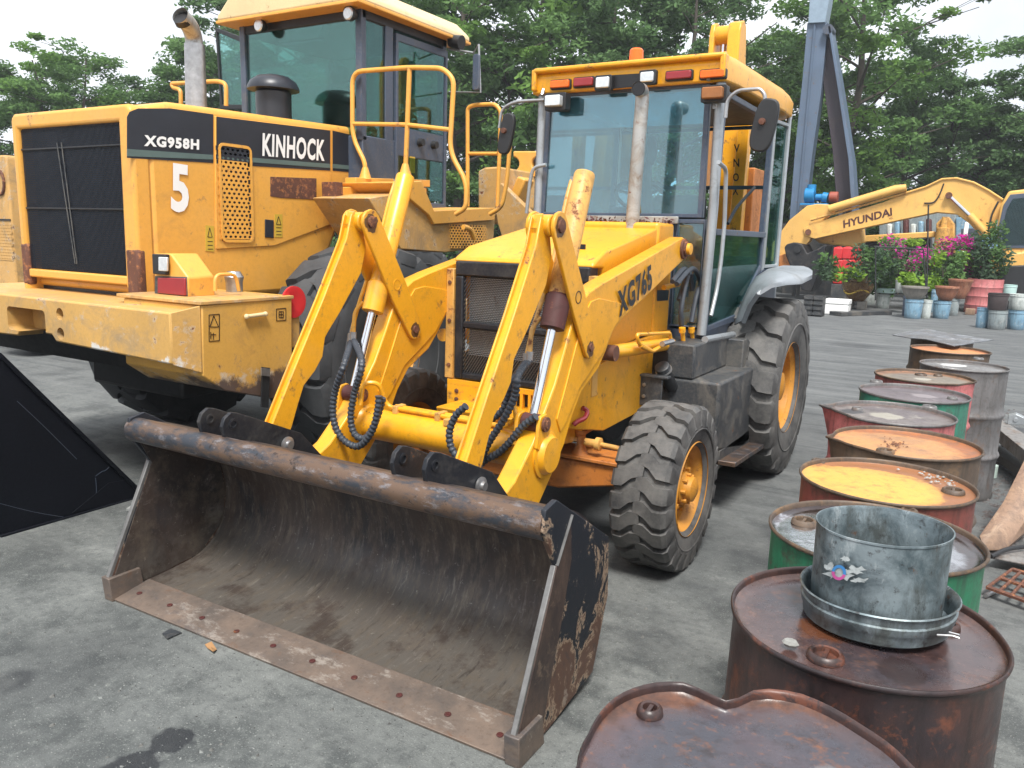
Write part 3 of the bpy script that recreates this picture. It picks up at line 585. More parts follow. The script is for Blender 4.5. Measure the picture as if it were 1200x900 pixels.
BP = MB().box(.46, .60, .62, .64, .70, .885).build('bolted_bracket', 'tankgrey', BH, bevel=.004)
MB().box(.44, .64, .60, .66, .88, .895).build('bracket_flange', 'tankgrey', BP, bevel=.003)
for z in (.76, .83): MB().lathe([(.012, 0), (.012, .01), (.001, .012)], (.49, 0, z), 'y', n=6).map(lambda v: Vector((v.x, .62-v.y, v.z))).build('bolt', 'galv', BP)
# underbody and rear frame
MB().box(-.40, .40, 1.0, 3.4, .45, 1.02).build('rear_frame', 'blackplain', BH, bevel=.02)
MB().box(-.9, .9, 2.09, 2.29, .52, .76).build('rear_axle', 'orangeiron', BH, bevel=.03)

# ---- exhaust stack
e0, e1, e2 = hit(740, 272, 'y', .88), hit(752.5, 118, 'y', .88), hit(748, 104, 'y', .78)
ex = MB(); pth = rounded([e0, e1, e1+Vector((0, -.005, .055)), e2], .05); ex.tube(pth, .042, 24, cap=False)
EX = ex.build('exhaust_stack', 'exhaust', BH)
tdir = (pth[-1]-pth[-2]).normalized(); MB().tube([pth[-1]-tdir*.03, pth[-1]-tdir*.003], .039, 20).build('exhaust_mouth', 'lettering', EX)
MB().tube([e0+Vector((0, 0, -.03)), e0+Vector((0, 0, .02))], [.06, .047], 20).build('exhaust_collar', 'rustiron', EX)

# ---- cab
CY = 1.17
CB = MB().box(-.60, .66, CY-.0, 3.02, 1.06, 1.15).build('cab_floor', 'cabgrey', BH, bevel=.01)
def frameY(name, pts, w, y, mat, parent, t=.035):      # picture-frame in a plane y = const, pts as (x, z)
    mb = MB(); c = Vector((sum(p[0] for p in pts)/len(pts), sum(p[1] for p in pts)/len(pts))); n = len(pts)
    rings = []
    for i, p in enumerate(pts):
        v = Vector(p); d = (c-v).normalized(); q = v+d*w*1.35; rings.append([(v.x, y, v.y), (q.x, y, q.y), (q.x, y+t, q.y), (v.x, y+t, v.y)])
    rings.append(rings[0]); return mb.loft(rings, cap=False).build(name, mat, parent, bevel=.004)
def frameX(name, pts, w, x, mat, parent, t=.035):
    mb = MB(); c = Vector((sum(p[0] for p in pts)/len(pts), sum(p[1] for p in pts)/len(pts))); rings = []
    for p in pts:
        v = Vector(p); d = (c-v).normalized(); q = v+d*w*1.35; rings.append([(x, v.x, v.y), (x, q.x, q.y), (x-t, q.x, q.y), (x-t, v.x, v.y)])
    rings.append(rings[0]); return mb.loft(rings, cap=False).build(name, mat, parent, bevel=.004)
ws = [(-.582, 1.84), (.60, 1.84), (.595, 2.66), (-.555, 2.66)]
WS = frameY('windscreen', ws, .032, CY, 'cabgrey', BH, .04)
MB().box(-.56, .585, CY+.014, CY+.020, 1.86, 2.645).build('pane', 'glass_b', WS, smooth=0)
MB().box(-.56, .56, CY+.03, CY+.034, 2.42, 2.62).build('sun_strip', glass('sun_strip_film', (.62, .84, .86), .12, .2, .6), WS, smooth=0)
MB().box(-.60, .42, CY-.01, CY+.03, 1.08, 1.83).build('front_panel', 'cabgrey', BH, bevel=.005)
LW = frameY('lower_window', [(.43, 1.12), (.62, 1.12), (.62, 1.83), (.43, 1.83)], .02, CY, 'cabgrey', BH, .04)
MB().box(.445, .605, CY+.014, CY+.02, 1.14, 1.81).build('pane', 'glass_b', LW, smooth=0)
MB().box(-.45, .45, CY-.035, CY-.012, 1.80, 1.845).build('scuttle_plate', 'exhaust', BH, bevel=.003)
rr_ = random.Random(4); lm = MB()
for k in range(170):
    x, y, z = rr_.gauss(0, .28), 1.05+rr_.gauss(0, .05), 1.80+abs(rr_.gauss(0, .012)); u = Vector((rr_.uniform(-1, 1), rr_.uniform(-1, 1), rr_.uniform(-.5, .5))).normalized()*rr_.uniform(.010, .024); w = u.orthogonal().normalized()*u.length*.45; c0 = Vector((max(-.42, min(.42, x)), y, z)); lm.add([c0-u, c0-w, c0+u, c0+w], [(0, 1, 2, 3)])
lm.build('dry_leaves', 'maroon', BH, smooth=0, kind='stuff', fix=False)
# posts
for s in (-1, 1):
    f = lambda v: Vector((s*v[0]*(1 if s > 0 else .90), v[1], v[2])); kx = 1 if s > 0 else .90
    MB().tube([f((.655, CY+.01, 2.68)), f((.665, CY+.005, 1.9)), f((.655, CY-.03, 1.10))], .031, 14).build('corner_post', 'silver', CB)
    pr, pq = hit(913, 138, 'x', .67), hit(910, 314, 'x', .67)
    MB().tube([f((.67, 3.0, 2.72)), f((.67, 2.98, 1.12))], .020, 10).build('rear_post', 'silver', CB)
    MB().obox(f((.665, 2.52, 2.0)), (.03, .055, 1.38)).build('middle_post', 'silver', CB, bevel=.006)
    Wd = frameX('door', [(CY+.05, 2.62), (2.50, 2.62), (2.47, 1.50), (1.88, 1.14), (CY-.02, 1.12)], .035, s*.682*kx, 'cabgrey', BH, s*.04)
    MB().prism([(CY+.06, 1.75), (2.46, 1.75), (2.44, 1.52), (1.86, 1.17), (CY+.02, 1.15)], 'x', s*.664*kx-.003, s*.664*kx+.003).build('pane', 'glass_g', Wd, smooth=0)
    if s < 0: MB().prism([(CY+.08, 2.59), (2.47, 2.59), (2.46, 1.75), (CY+.06, 1.75)], 'x', s*.664*kx-.003, s*.664*kx+.003).build('pane', 'glass_b', Wd, smooth=0)
    z_ = 1.735; MB().box(min(s*.64*kx, s*.69*kx), max(s*.64*kx, s*.69*kx), CY+.04, 2.48, z_, z_+.04).build('window_bar', 'cabgrey', Wd, bevel=.004)
    Wq = frameX('quarter_window', [(2.55, 2.62), (2.97, 2.64), (2.97, 1.50), (2.55, 1.50)], .02, s*.682*kx, 'silver', BH, s*.03)
    MB().prism([(2.57, 2.6), (2.95, 2.6), (2.95, 1.52), (2.57, 1.52)], 'x', s*.664*kx-.003, s*.664*kx+.003).build('pane', 'glass_b' if s < 0 else 'glass_d', Wq, smooth=0)
    MB().prism([(1.95, 1.10), (2.50, 1.49), (3.0, 1.49), (3.0, 1.10)], 'x', s*.67*kx-.012, s*.67*kx+.012).build('side_panel', 'cabgrey', CB)
MB().tube([hit(*p, 'x', .72) for p in ((826, 398), (848, 394), (859, 392))], .022, 10).build('floor_rail', 'silver', CB)
# rear window
RW = frameY('rear_window', [(-.58, 1.55), (.62, 1.55), (.62, 2.64), (-.58, 2.64)], .03, 2.99, 'cabgrey', BH, .03)
MB().box(-.6, .6, 2.99, 3.01, 2.13, 2.16).build('glazing_bar', 'cabgrey', RW)
MB().box(-.64, .64, 2.98, 3.01, 1.10, 1.55).build('rear_panel', 'cabgrey', CB)
# interior: seat, console, steering wheel, levers
ST = MB().box(-.24, .24, 1.95, 2.40, 1.42, 1.54).build('seat', 'seat', BH, bevel=.04, seg=3)
MB().box(-.22, .22, 2.36, 2.48, 1.52, 2.05).build('backrest', 'seat', ST, bevel=.05, seg=3)
MB().box(-.16, .16, 2.0, 2.3, 1.15, 1.42).build('seat_base', 'blackplain', ST, bevel=.01)
CO = MB().prism([(1.28, 1.15), (1.28, 1.80), (1.36, 1.92), (1.52, 1.86), (1.50, 1.15)], 'x', -.14, .14).build('console', 'blackplain', BH, bevel=.02)
sw = MB(); cw_ = Vector((0, 1.62, 1.99)); tn = Matrix.Rotation(R(-32), 3, 'X')
sw.tube([cw_+tn @ Vector((.19*math.cos(a), .19*math.sin(a), 0)) for a in [2*math.pi*k/28 for k in range(29)]], .014, 8)
for a in (90, 210, 330): sw.tube([cw_, cw_+tn @ Vector((.19*math.cos(R(a)), .19*math.sin(R(a)), 0))], .011, 6)
sw.tube([cw_, Vector((0, 1.5, 1.8))], .025, 8); sw.build('steering_wheel', 'seat', CO)
for x in (.30, .36): MB().tube([(x, 2.2, 1.2), (x+.02, 2.1, 1.85)], [.012, .012], 8).build('lever', 'seat', CO)
MB().box(-.22, .22, 1.9, 2.2, 1.152, 1.17).build('floor_mat', 'seat', CO)
hs = hp([(853, 262), (862, 245), (873, 232), (884, 220)], .45); hosemb(hs, .013, rib=False).build('hose', 'hose', BH)
# rear-view mirror silhouette hanging inside the screen
MB().ball((.19, CY+.10, 2.27), (.045, .02, .10), 12).build('inside_mirror', 'seat', BH)
MB().tube([(.17, CY+.12, 1.86), (.165, CY+.10, 2.16), (.19, CY+.10, 2.24)], [.05, .035, .014], 10).build('wiper_motor', 'seat', BH)
# ---- roof
rf = MB(); ring = []
def roofring(z, ins, yf, dz=0):
    o = []
    for x, y in [(-.70, 1.14), (.70, 1.14), (.72, 1.35), (.725, 2.6), (.70, 2.95), (.60, 3.12), (.35, 3.20), (-.35, 3.20), (-.60, 3.12), (-.70, 2.95), (-.725, 2.6), (-.72, 1.35)]:
        xx = x*(1-ins/.7)*(.915 if x < 0 else 1); yy = 1.14+ins+yf if y < 1.2 else (y-ins if y > 2.7 else y); o.append((xx, yy, z+.035*(y-1.14)/2))
    return o
rf.loft([roofring(2.655, .02, 0), roofring(2.65, 0, -.02), roofring(2.76, -.004, -.03), roofring(2.82, .03, -.01), roofring(2.845, .12, .02)])
RF = rf.build('roof', 'yellow', BH, bevel=.012, smooth=45)
MB().prism(PY([(717, 88), (749, 86), (749, 101), (717, 104)], 1.09), 'y', 1.09, 1.10).build('light_recess', 'lettering', RF)
MB().prism([(1.078, 2.785), (1.078, 2.812), (1.16, 2.83), (1.16, 2.775)], 'x', -.615, .69).build('roof_lip', 'yellow', RF, bevel=.010)
for xa_ in (-.632, .668): MB().box(xa_, xa_+.035, 1.080, 1.16, 2.67, 2.808).build('roof_lip', 'yellow', RF, bevel=.010)
def lamp(px0, px1, py0, py1, mat, name, y=1.10, dep=.03, house='blackplain', m=.008, parent=BH):
    (xa, za), (xb, zb) = HY(px0, py1, y), HY(px1, py0, y)
    # follow the slope of the fascia
    h = MB().prism(rrect(xa-m, xb+m, za-m, zb+m, .012), 'y', y-.005, y+dep).build(name, house, parent, bevel=.003)
    MB().prism(rrect(xa, xb, za, zb, .010), 'y', y-dep*.75, y+.01).build('lens', mat, h, bevel=.006)
    return h
lamp(646, 668, 93.5, 104, 'orangelens', 'marker_light'); lamp(673, 696, 90.5, 102, 'redlens', 'marker_light')
lamp(699, 715, 90, 104, 'clearlens', 'headlight', 1.055, m=.014); lamp(751, 767, 84, 97, 'clearlens', 'headlight', 1.05, m=.014)
lamp(781, 811, 82.5, 94, 'redlens', 'marker_light'); lamp(821, 850, 81, 92.5, 'orangelens', 'marker_light')
l1 = lamp(642, 660, 112, 126, 'clearlens', 'headlight', 1.05, .07, m=.022); l2 = lamp(824, 849, 102, 117, 'amber', 'indicator_light', 1.05, .06, m=.016)
for lx, lz in ((-.555, 2.66), (.60, 2.68)): MB().cyl((lx, 1.10, lz-.02), (lx, 1.12, lz+.02), .014, 8).build('lamp_stem', 'galv', BH)
MB().box(-.62, .62, 1.19, 3.0, 2.645, 2.652).build('headlining', 'blackplain', RF)
bp = hit(746, 60, 'y', 1.55); bz = 2.86
BE = MB().lathe([(.055, bz-.03), (.06, bz), (.05, bz+.012), (.001, bz+.012)], (bp.x, 1.55, 0), n=20).build('beacon_base', 'blackplain', BH)
MB().lathe([(.050, bz+.012), (.050, bz+.05), (.047, bz+.115), (.036, bz+.128), (.001, bz+.13)], (bp.x, 1.55, 0), n=24).build('beacon_lamp', 'orangelens', BE)
# ---- mirrors and grab handles
def mirror(tubepts, c, w, h, y, tilt, s):
    MR = MB().tube(rounded([hit(*p, 'y', y) for p in tubepts], .06), .011, 12).build('mirror_arm', 'galv', BH)
    cc = hit(*c, 'y', y-.03); poly = []
    for a in range(0, 360, 15):
        u, v = math.cos(R(a)), math.sin(R(a)); e_ = .62
        px_, pz_ = w*math.copysign(abs(u)**e_, u), h*math.copysign(abs(v)**e_, v); poly.append((cc.x+px_*math.cos(tilt)-pz_*math.sin(tilt), cc.z+px_*math.sin(tilt)+pz_*math.cos(tilt)))
    m_ = MB().prism(poly, 'y', y-.05, y-.015).build('mirror_back', 'blackplain', MR, bevel=.010, seg=3)
    MB().prism([(cc.x+(p[0]-cc.x)*.9, cc.z+(p[1]-cc.z)*.9) for p in poly], 'y', y-.014, y-.011).build('mirror_glass', 'chrome', MR, smooth=0)
    MB().lathe([(.020, 0), (.018, .02), (.001, .022)], (cc.x-.01, 0, cc.z+.02), 'y', n=12).map(lambda v: Vector((v.x, y-.05-v.y, v.z))).build('mirror_knob', 'rustiron', MR)
mirror([(850, 138), (852, 117), (864, 106), (891, 104), (897, 112), (892, 145)], (896, 147), .068, .150, 1.02, R(-10), 1)
mirror([(638, 117), (604, 119), (588, 127), (585, 150)], (594, 157), .055, .140, 1.10, R(-11), -1)
MB().tube(rounded([hit(*p, 'x', .74) for p in ((842, 190), (851, 198), (849, 262), (845, 305), (840, 340), (833, 370))], .05), .013, 12).build('grab_handle', 'silver', BH)
MB().tube(rounded([hit(*p, 'y', 1.12) for p in ((640, 193), (625, 196), (621, 212), (617, 250))], .05), .013, 12).build('grab_handle', 'silver', BH)
MB().box(.62, .66, 1.155, 1.17, 2.50, 2.53).build('wiper_jet', 'galv', BH)
# ---- rear mudguards
fi = [hit(861, 377, 'x', .69), hit(868, 356, 'x', .69), hit(876, 338, 'x', .69), hit(886, 324, 'x', .69), hit(900, 315, 'x', .69), hit(918, 311, 'x', .69), hit(936, 313, 'x', .72)]
fo = [hit(874, 374, 'x', .80), hit(882, 354, 'x', .86), hit(892, 340, 'x', .93), hit(905, 332, 'x', .99), hit(922, 329, 'x', 1.03), hit(940, 328, 'x', 1.05), hit(952, 322, 'x', 1.05)]
for s in (-1, 1):
    rings = []
    for p, q_ in zip(fi, fo):
        m_ = p.lerp(q_, .55)+Vector((.02, 0, .028)); e_ = q_+Vector((0, 0, -.03))
        ring = [p, p.lerp(m_, .5)+Vector((0, 0, .012)), m_, m_.lerp(q_, .6)+Vector((.012, 0, .01)), q_, e_, e_-Vector((.02, 0, 0)), q_-Vector((.03, 0, .02)), m_-Vector((0, 0, .022)), p-Vector((0, 0, .02))]
        rings.append([(s*v.x, v.y, v.z) for v in ring])
    mb = MB(); n = len(rings[0]); mb.loft(rings); mb.build('mudguard', 'fender', BH, smooth=60)
# ---- backhoe boom folded upright behind the cab
BO = MB().prism([(3.35, .8), (3.75, 1.0), (3.85, 2.9), (3.60, 3.0), (3.42, 1.6)], 'x', -.02, .12).build('backhoe_boom', 'yellow', BH, bevel=.012)
MB().prism([(3.3, 1.2), (3.42, 1.2), (3.46, 2.85), (3.36, 2.9)], 'x', .16, .26).build('boom_plate', 'yellow', BO, bevel=.006)
MB().prism([(3.5, 1.6), (3.85, 1.6), (3.85, 2.35), (3.5, 2.35)], 'x', .22, .30).build('dipper_side', 'orangeiron', BO, bevel=.01)
for ch, pt in zip('VNOX', ((863.5, 174), (863, 191), (862.5, 208), (862, 224))):
    textY(ch, (pt[0]-3.4, pt[1]+4.5), (pt[0]+3.4, pt[1]+4.5), (pt[0]-3.4, pt[1]-5), 3.29, 'lettering', 'lettering', BO)
dp = MB()
for px0, px1 in ((832, 838), (853, 868)):
    (xa, _), (xb, _) = HY(px0, 50, 3.9), HY(px1, 50, 3.9)
    dp.prism([(3.86, 2.2), (3.86, 3.60), (3.90, 3.69), (3.98, 3.72), (4.06, 3.68), (4.22, 2.9), (4.2, 2.2)], 'x', xa, xb)
DP = dp.build('dipper_head', 'yellow', BH, bevel=.012)
xa, xb = HY(838, 50, 3.9)[0], HY(853, 50, 3.9)[0]
MB().cyl((xa-.002, 3.96, 3.60), (xb+.002, 3.96, 3.60), .085, 20).build('dipper_roller', 'yellow', DP)
MB().tube([((xa+xb)/2, 3.97, 2.5), ((xa+xb)/2, 3.97, 3.54)], .028, 12).build('chrome_rod', 'chrome', DP)
MB().prism([(3.2, .5), (3.45, .5), (3.5, 1.6), (3.3, 1.7)], 'x', -.5, .5).build('stabiliser_frame', 'yellow', BH, bevel=.02)
# name painted on the arm
textX('XG765', (725, 373), (764, 338), (723, 341), .5835, 'lettering', 'lettering', BH, bold=.042, spacing=1.15)
# ================================================================== THE WHEEL LOADER
WL = thing('wheel_loader', 'large ochre wheel loader seen from its rear, white number five on its side', 'wheel loader', (-2.85, 1.2, 0))
WX = -2.85
def mirx(p): return (2*WX-p[0],)+tuple(p[1:])
def cut(ob, mb):
    c = mb.build('cutter', 'black', None, smooth=0); m = ob.modifiers.new('cut', 'BOOLEAN'); m.object = c; m.operation = 'DIFFERENCE'; m.solver = 'EXACT'
    bpy.context.view_layer.update(); dg = bpy.context.evaluated_depsgraph_get(); me = bpy.data.meshes.new_from_object(ob.evaluated_get(dg)); ob.modifiers.clear(); old = ob.data; ob.data = me; me.name = old.name
    bpy.data.objects.remove(c); return ob
for sg in (1, -1):
    for y in (.72, 3.9):
        wheel(WL, (WX+sg*1.06, y, .79), 1.60, .56, .33, 18, sg, 'rubber2', 'loader', chev=.30, hubr=.16, dish=.16, lugd=.045, lugw=.70)
g = G('counterweight_paint'); 
src = M['loader_dirty']; g.t.nodes.clear()
M['cw'] = paint('counterweight_casting_paint', (.58, .335, .095), dirt=.5, dirtcol=(.24, .19, .13), rust=.07, rough=.6, fade=.15, scale=.9, chipcol=(.5, .46, .40))
bpy.data.materials.remove(g.m)
# worn lower edges: scrapes with outlines of their own, fixed on the casting and on the box
def worn_edge(m, slope, bands, xfade=None):
    nt2 = m.node_tree; b2 = next(n for n in nt2.nodes if n.type == 'BSDF_PRINCIPLED'); oldl = b2.inputs['Base Color'].links[0].from_socket
    tc2 = nt2.nodes.new('ShaderNodeTexCoord'); sp = nt2.nodes.new('ShaderNodeSeparateXYZ'); nt2.links.new(tc2.outputs['Object'], sp.inputs[0])
    def mth(op, a, b):
        q = nt2.nodes.new('ShaderNodeMath'); q.operation = op
        for i, q_ in enumerate((a, b)):
            if isinstance(q_, (int, float)): q.inputs[i].default_value = q_
            else: nt2.links.new(q_, q.inputs[i])
        return q.outputs[0]
    def mr(v, a, b, c=0, d=1):
        q = nt2.nodes.new('ShaderNodeMapRange')
        for i, q_ in enumerate((a, b, c, d)): q.inputs[i+1].default_value = q_
        nt2.links.new(v, q.inputs[0]); return q.outputs[0]
    def nz(sc, off):
        q = nt2.nodes.new('ShaderNodeTexNoise'); q.inputs['Scale'].default_value = sc; q.inputs['Detail'].default_value = 11; q.inputs['Roughness'].default_value = .74
        mp = nt2.nodes.new('ShaderNodeMapping'); mp.inputs['Location'].default_value = (off, off, 0); nt2.links.new(tc2.outputs['Object'], mp.inputs[0]); nt2.links.new(mp.outputs[0], q.inputs['Vector']); return q.outputs['Fac']
    line = mth('ADD', sp.outputs['Z'], mth('MULTIPLY', sp.outputs['X'], slope))
    for lo, hi, colr, k, off, patchy in bands:
        v = mth('ADD', line, mth('MULTIPLY', mth('SUBTRACT', nz(4, off), .5), .55))
        if xfade: v = mth('ADD', v, mr(sp.outputs['X'], xfade[0], xfade[1], .3, 0))
        f = mr(v, lo, hi, k, 0)
        if patchy: f = mth('MULTIPLY', f, mr(nz(7, off+3), .47, .56))
        mxx = nt2.nodes.new('ShaderNodeMix'); mxx.data_type = 'RGBA'; mxx.inputs[7].default_value = (*colr, 1)
        nt2.links.new(f, mxx.inputs[0]); nt2.links.new(oldl, mxx.inputs[6]); oldl = mxx.outputs[2]
    nt2.links.new(oldl, b2.inputs['Base Color'])
worn_edge(M['cw'], .115, ((1.10, 1.12, (.60, .60, .57), .9, 0, True), (1.02, 1.05, (.07, .05, .045), .9, 1, True)), (.25, .6))
M['cwbox'] = paint('tool_box_paint', (.66, .365, .075), dirt=.35, dirtcol=(.22, .13, .07), rust=.06, rough=.5, scale=.9, chipcol=(.3, .2, .12), edge=.008)
worn_edge(M['cwbox'], 0, ((.86, .88, (.52, .50, .45), .6, 2, True), (.78, .84, (.07, .045, .04), .95, 5, False)))
SX = -2.30; RY = -.80
topf = PX([(148, 120), (200, 119), (260, 127), (330, 137), (430, 151)], SX)
low = PX([(425, 225), (400, 262), (375, 325), (342, 344), (235, 352), (175, 346), (150, 332)], SX)
body = [(RY+.10, topf[0][1]-.0)]+topf[1:]+low[:-1]+[(RY+.10, low[-1][1])]
HD = MB().prism(body, 'x', -3.598, SX).build('engine_hood', 'loader', WL, bevel=.045, seg=4)
zt, zb = topf[0][1], HY(30, 322, RY)[1]
fr = MB()
xr, xl_ = SX+.002, -3.60
RF2 = MB().prism([(xl_+.02, zb-.25), (xl_+.07, zb-.25), (xl_+.075, zt-.10), (xr-.125, zt-.10), (xr-.14, zb-.02), (xr-.06, zb-.16), (xr, zb-.20), (xr, zt-.03), (xr-.04, zt), (xl_+.04, zt), (xl_, zt-.03), (xl_, zb-.2)], 'y', RY-.0, RY+.12).build('rear_frame', 'loader', WL, bevel=.022, seg=3)
MB().box(xl_+.08, xr-.12, RY+.0, RY+.05, zb-.01, zb+.045).build('lower_bar', 'loader', RF2, bevel=.01)
for xx, w in ((xr-.125, .128), (xl_+.0, .08)):
    MB().box(xx, xx+w, RY-.004, RY+.06, zb-.07, zb+.22).build('rust_patch', 'rustiron', RF2, bevel=.02)
MB().box(xl_+.07, xr-.08, RY+.10, RY+.14, zb-.25, zt-.08).build('radiator_shroud', 'lettering', WL)
gs = MB(); z = zb+.07
while z < zt-.12: gs.prism([(RY+.03, z), (RY+.04, z+.004), (RY+.05, z), (RY+.04, z-.002)], 'x', xl_+.07, xr-.12); z += .0125
gs.build('grille_slats', 'stripe', WL, kind='stuff', smooth=0)
gv = MB()
for k in range(90): x = xl_+.08+k*(xr-xl_-.2)/89; gv.box(x, x+.003, RY+.022, RY+.026, zb+.05, zt-.1)
gv.build('grille_wires', 'stripe', WL, kind='stuff', smooth=0)
for x0_, x1_ in ((-3.10, -2.99), (-3.05, -2.97)): MB().tube([(x0_, RY+.016, zt-.20), (x1_, RY+.016, zb+.10)], .004, 6).build('bead_chain', 'tankgrey', WL)
for z in (zt-.24, zb+.45): MB().box(xl_+.075, xr-.12, RY+.014, RY+.020, z, z+.012).build('grille_bar', 'lettering', WL, bevel=.004)
# engine side door, stripes and lettering
DX = SX+.010
DR = MB().prism(PX([(252, 136), (388, 152), (388, 263), (322, 288), (254, 292)], DX), 'x', SX-.02, DX).build('engine_door', 'loader', WL, bevel=.004)
def decal(pts, x, mat, name, par): return MB().prism(PX(pts, x), 'x', x-.003, x).build(name, mat, par, smooth=0)
decal([(149, 137), (152, 131), (162, 127), (200, 127), (250, 134), (250, 191), (149, 185)], SX+.003, 'stripe', 'black_stripe', WL)
decal([(254, 136.5), (387, 153), (387, 200), (254, 192)], DX+.003, 'stripe', 'black_stripe', WL)
decal([(390, 153), (424, 161), (426, 203), (390, 200)], SX+.003, 'stripe', 'black_stripe', WL)
decal([(149, 174.5), (250, 181.5), (250, 187), (149, 183)], SX+.006, 'stripegrey', 'grey_stripe', WL)
decal([(254, 181.5), (387, 192), (387, 197), (254, 187)], DX+.006, 'stripegrey', 'grey_stripe', WL)
decal([(390, 192), (425, 195.5), (426, 200), (390, 197)], SX+.006, 'stripegrey', 'grey_stripe', WL)
textX('XG958H', (168.5, 171.5), (233, 176), (168.5, 158), SX+.0065, 'lettering', 'white', WL, bold=.05, spacing=1.16)
textX('KINHOCK', (307, 183), (380, 189), (307.5, 155.5), DX+.0065, 'lettering', 'white', WL, bold=.035, spacing=1.1)
textX('5', (200, 248), (221, 250), (200, 190.5), SX+.004, 'painted_number', 'white', WL, bold=.035)
# vent: rounded frame with a perforated sheet
vp_ = PX([(257, 285), (299, 283), (298, 172), (292, 167), (263, 166), (257, 171)], DX)
v0 = PX([(259, 284), (297, 283), (297, 168), (259, 167)], DX); ya, yb = v0[0][0], v0[1][0]; za, zb2 = v0[0][1], v0[3][1]
rr2 = [(a, b) for a, b in rrect(ya, yb, za, zb2, .045)]; ri = rrect(ya+.016, yb-.016, za+.02, zb2-.02, .025)
mb = MB(); n = len(rr2); mb.add([(DX, *p) for p in rr2]+[(DX+.012, *p) for p in rr2]+[(DX+.012, *p) for p in ri]+[(DX+.002, *p) for p in ri], [(k, (k+1) % n, n+(k+1) % n, n+k) for k in range(n)]+[(n+k, n+(k+1) % n, 2*n+(k+1) % n, 2*n+k) for k in range(n)]+[(2*n+k, 2*n+(k+1) % n, 3*n+(k+1) % n, 3*n+k) for k in range(n)])
VF = mb.build('vent_frame', 'loader', WL)
MB().box(DX-.0, DX+.003, ya+.01, yb-.01, za+.01, zb2-.01).build('vent_backing', 'lettering', VF)
zs = HX(278, 190, DX)[1]
for nm, mt, f in (('vent_sheet', 'loader', lambda a, b: b < zs), ('vent_sheet', 'stripe', lambda a, b: b >= zs)):
    pm = MB(); perforated(pm, ya+.018, yb-.018, za+.024, zb2-.024, 6, 21, .62, DX+.008, lambda a, b, f=f: f(a, b) and a < yb-.02, to3=lambda a, b, y: (y, a, b), th=.001); pm.build(nm, mt, VF, smooth=0, kind='stuff')
MB().prism(PX([(317, 207), (371, 209), (371, 234), (330, 232), (317, 230)], DX+.004), 'x', DX, DX+.004).build('scraped_patch', 'rustiron', DR, bevel=.002)
MB().prism(PX([(311, 257), (321, 258), (321, 279), (311, 278)], DX+.008), 'x', DX, DX+.008).build('door_latch', 'stripe', DR, bevel=.003)
for pts, xx in (([(322, 251), (331, 251), (331, 278), (322, 278)], DX+.003), ([(241, 264), (251, 265), (251, 295), (241, 294)], SX+.004)):
    st = MB().prism(PX(pts, xx), 'x', xx-.003, xx).build('warning_sticker', 'stickeryellow', WL, smooth=0)
    (y0_, z1_), (y1_, z0_) = HX(*pts[0], xx), HX(*pts[2], xx); zm = (z0_+z1_)/2+.01
    tri = [(y0_+.012, zm), (y1_-.012, zm), ((y0_+y1_)/2, z1_-.015)]; tm = MB()
    for k in range(3): p, q_ = tri[k], tri[(k+1) % 3]; tm.tube([(xx+.001, *p), (xx+.001, *q_)], .0022, 4)
    for k in range(3): tm.box(xx, xx+.001, y0_+.01, y1_-.01, z0_+.015+.025*k, z0_+.02+.025*k)
    tm.build('warning_print', 'lettering', st, kind='stuff')
# bumps and scratches
# exhaust
eb = hit(230, 119, 'x', -2.80); et = hit(228, 52, 'y', eb.y); ek = (eb-CAM).length/FPX; 
EX2 = MB().tube([eb+Vector((0, 0, -.25)), eb, et], [11.0*ek, 10.6*ek, 10.0*ek], 28).build('exhaust_stack', 'galv', WL)
tp_ = hit(211, 18, 'y', eb.y-.16); MB().tube(rounded([et+Vector((0, 0, -.05)), et+Vector((-.005, 0, .05)), et.lerp(tp_, .6)+Vector((0, .03, .02)), tp_], .05), 8.6*ek, 24, cap=False).build('exhaust_tip', 'exhaust', EX2)
dd = (tp_-et).normalized(); MB().tube([tp_-dd*.06, tp_-dd*.02], 8.2*ek, 20).build('exhaust_mouth', 'lettering', EX2)
# air pre-cleaner
pc = hit(321, 132, 'x', -2.75); k_ = (pc-CAM).length/FPX
MB().lathe([(18.5*k_, -.20), (18.5*k_, 20*k_), (15*k_, 22*k_), (27*k_, 22.5*k_), (27*k_, 25*k_), (24*k_, 31*k_), (17*k_, 36*k_), (8*k_, 38*k_), (.001, 38.5*k_)], (pc.x, pc.y, pc.z), n=32).build('air_precleaner', 'stripe', WL)
MB().tube(rounded([hit(*p, 'y', .9) for p in ((212, 122), (212, 105), (203, 103), (201, 98), (255, 95), (265, 98), (265, 124))], .05), .018, 10).build('hood_rail', 'loader', WL)
# ---- counterweight and side boxes
cwy = -1.15; zt2 = HY(90, 354, cwy)[1]
front = [(WX-.60, zt2), (HY(202, 360, cwy)[0], zt2), (HY(202, 428, cwy)[0], HY(202, 428, cwy)[1]), (HY(60, 400, cwy)[0]+.05, HY(60, 400, cwy)[1]), (HY(52, 392, cwy)[0], HY(52, 392, cwy)[1]+.01)]
xR, zR = front[2]; xm, zm = front[3]
poly = [(xR, zt2), (xR, zR), (xm, zm), (xm-.04, zm+.04), (2*WX-xm+.04, zm+.04), (2*WX-xm, zm), (2*WX-xR, zR), (2*WX-xR, zt2)]
CW = MB().prism(poly, 'y', cwy, -.2).build('counterweight', 'cw', WL, bevel=.012)
cm = MB(); (xa, za), (xb, zb3) = HY(10, 386, cwy), HY(52, 364, cwy); cm.prism(rrect(xa, xb, za, zb3, .03), 'y', cwy-.1, cwy+.16)
for p in ((70, 368), (71, 391)): q = hit(*p, 'y', cwy); cm.cyl((q.x, cwy-.1, q.z), (q.x, cwy+.10, q.z), .037, 16)
cut(CW, cm)
LC_ = MB(); BXX = -1.50
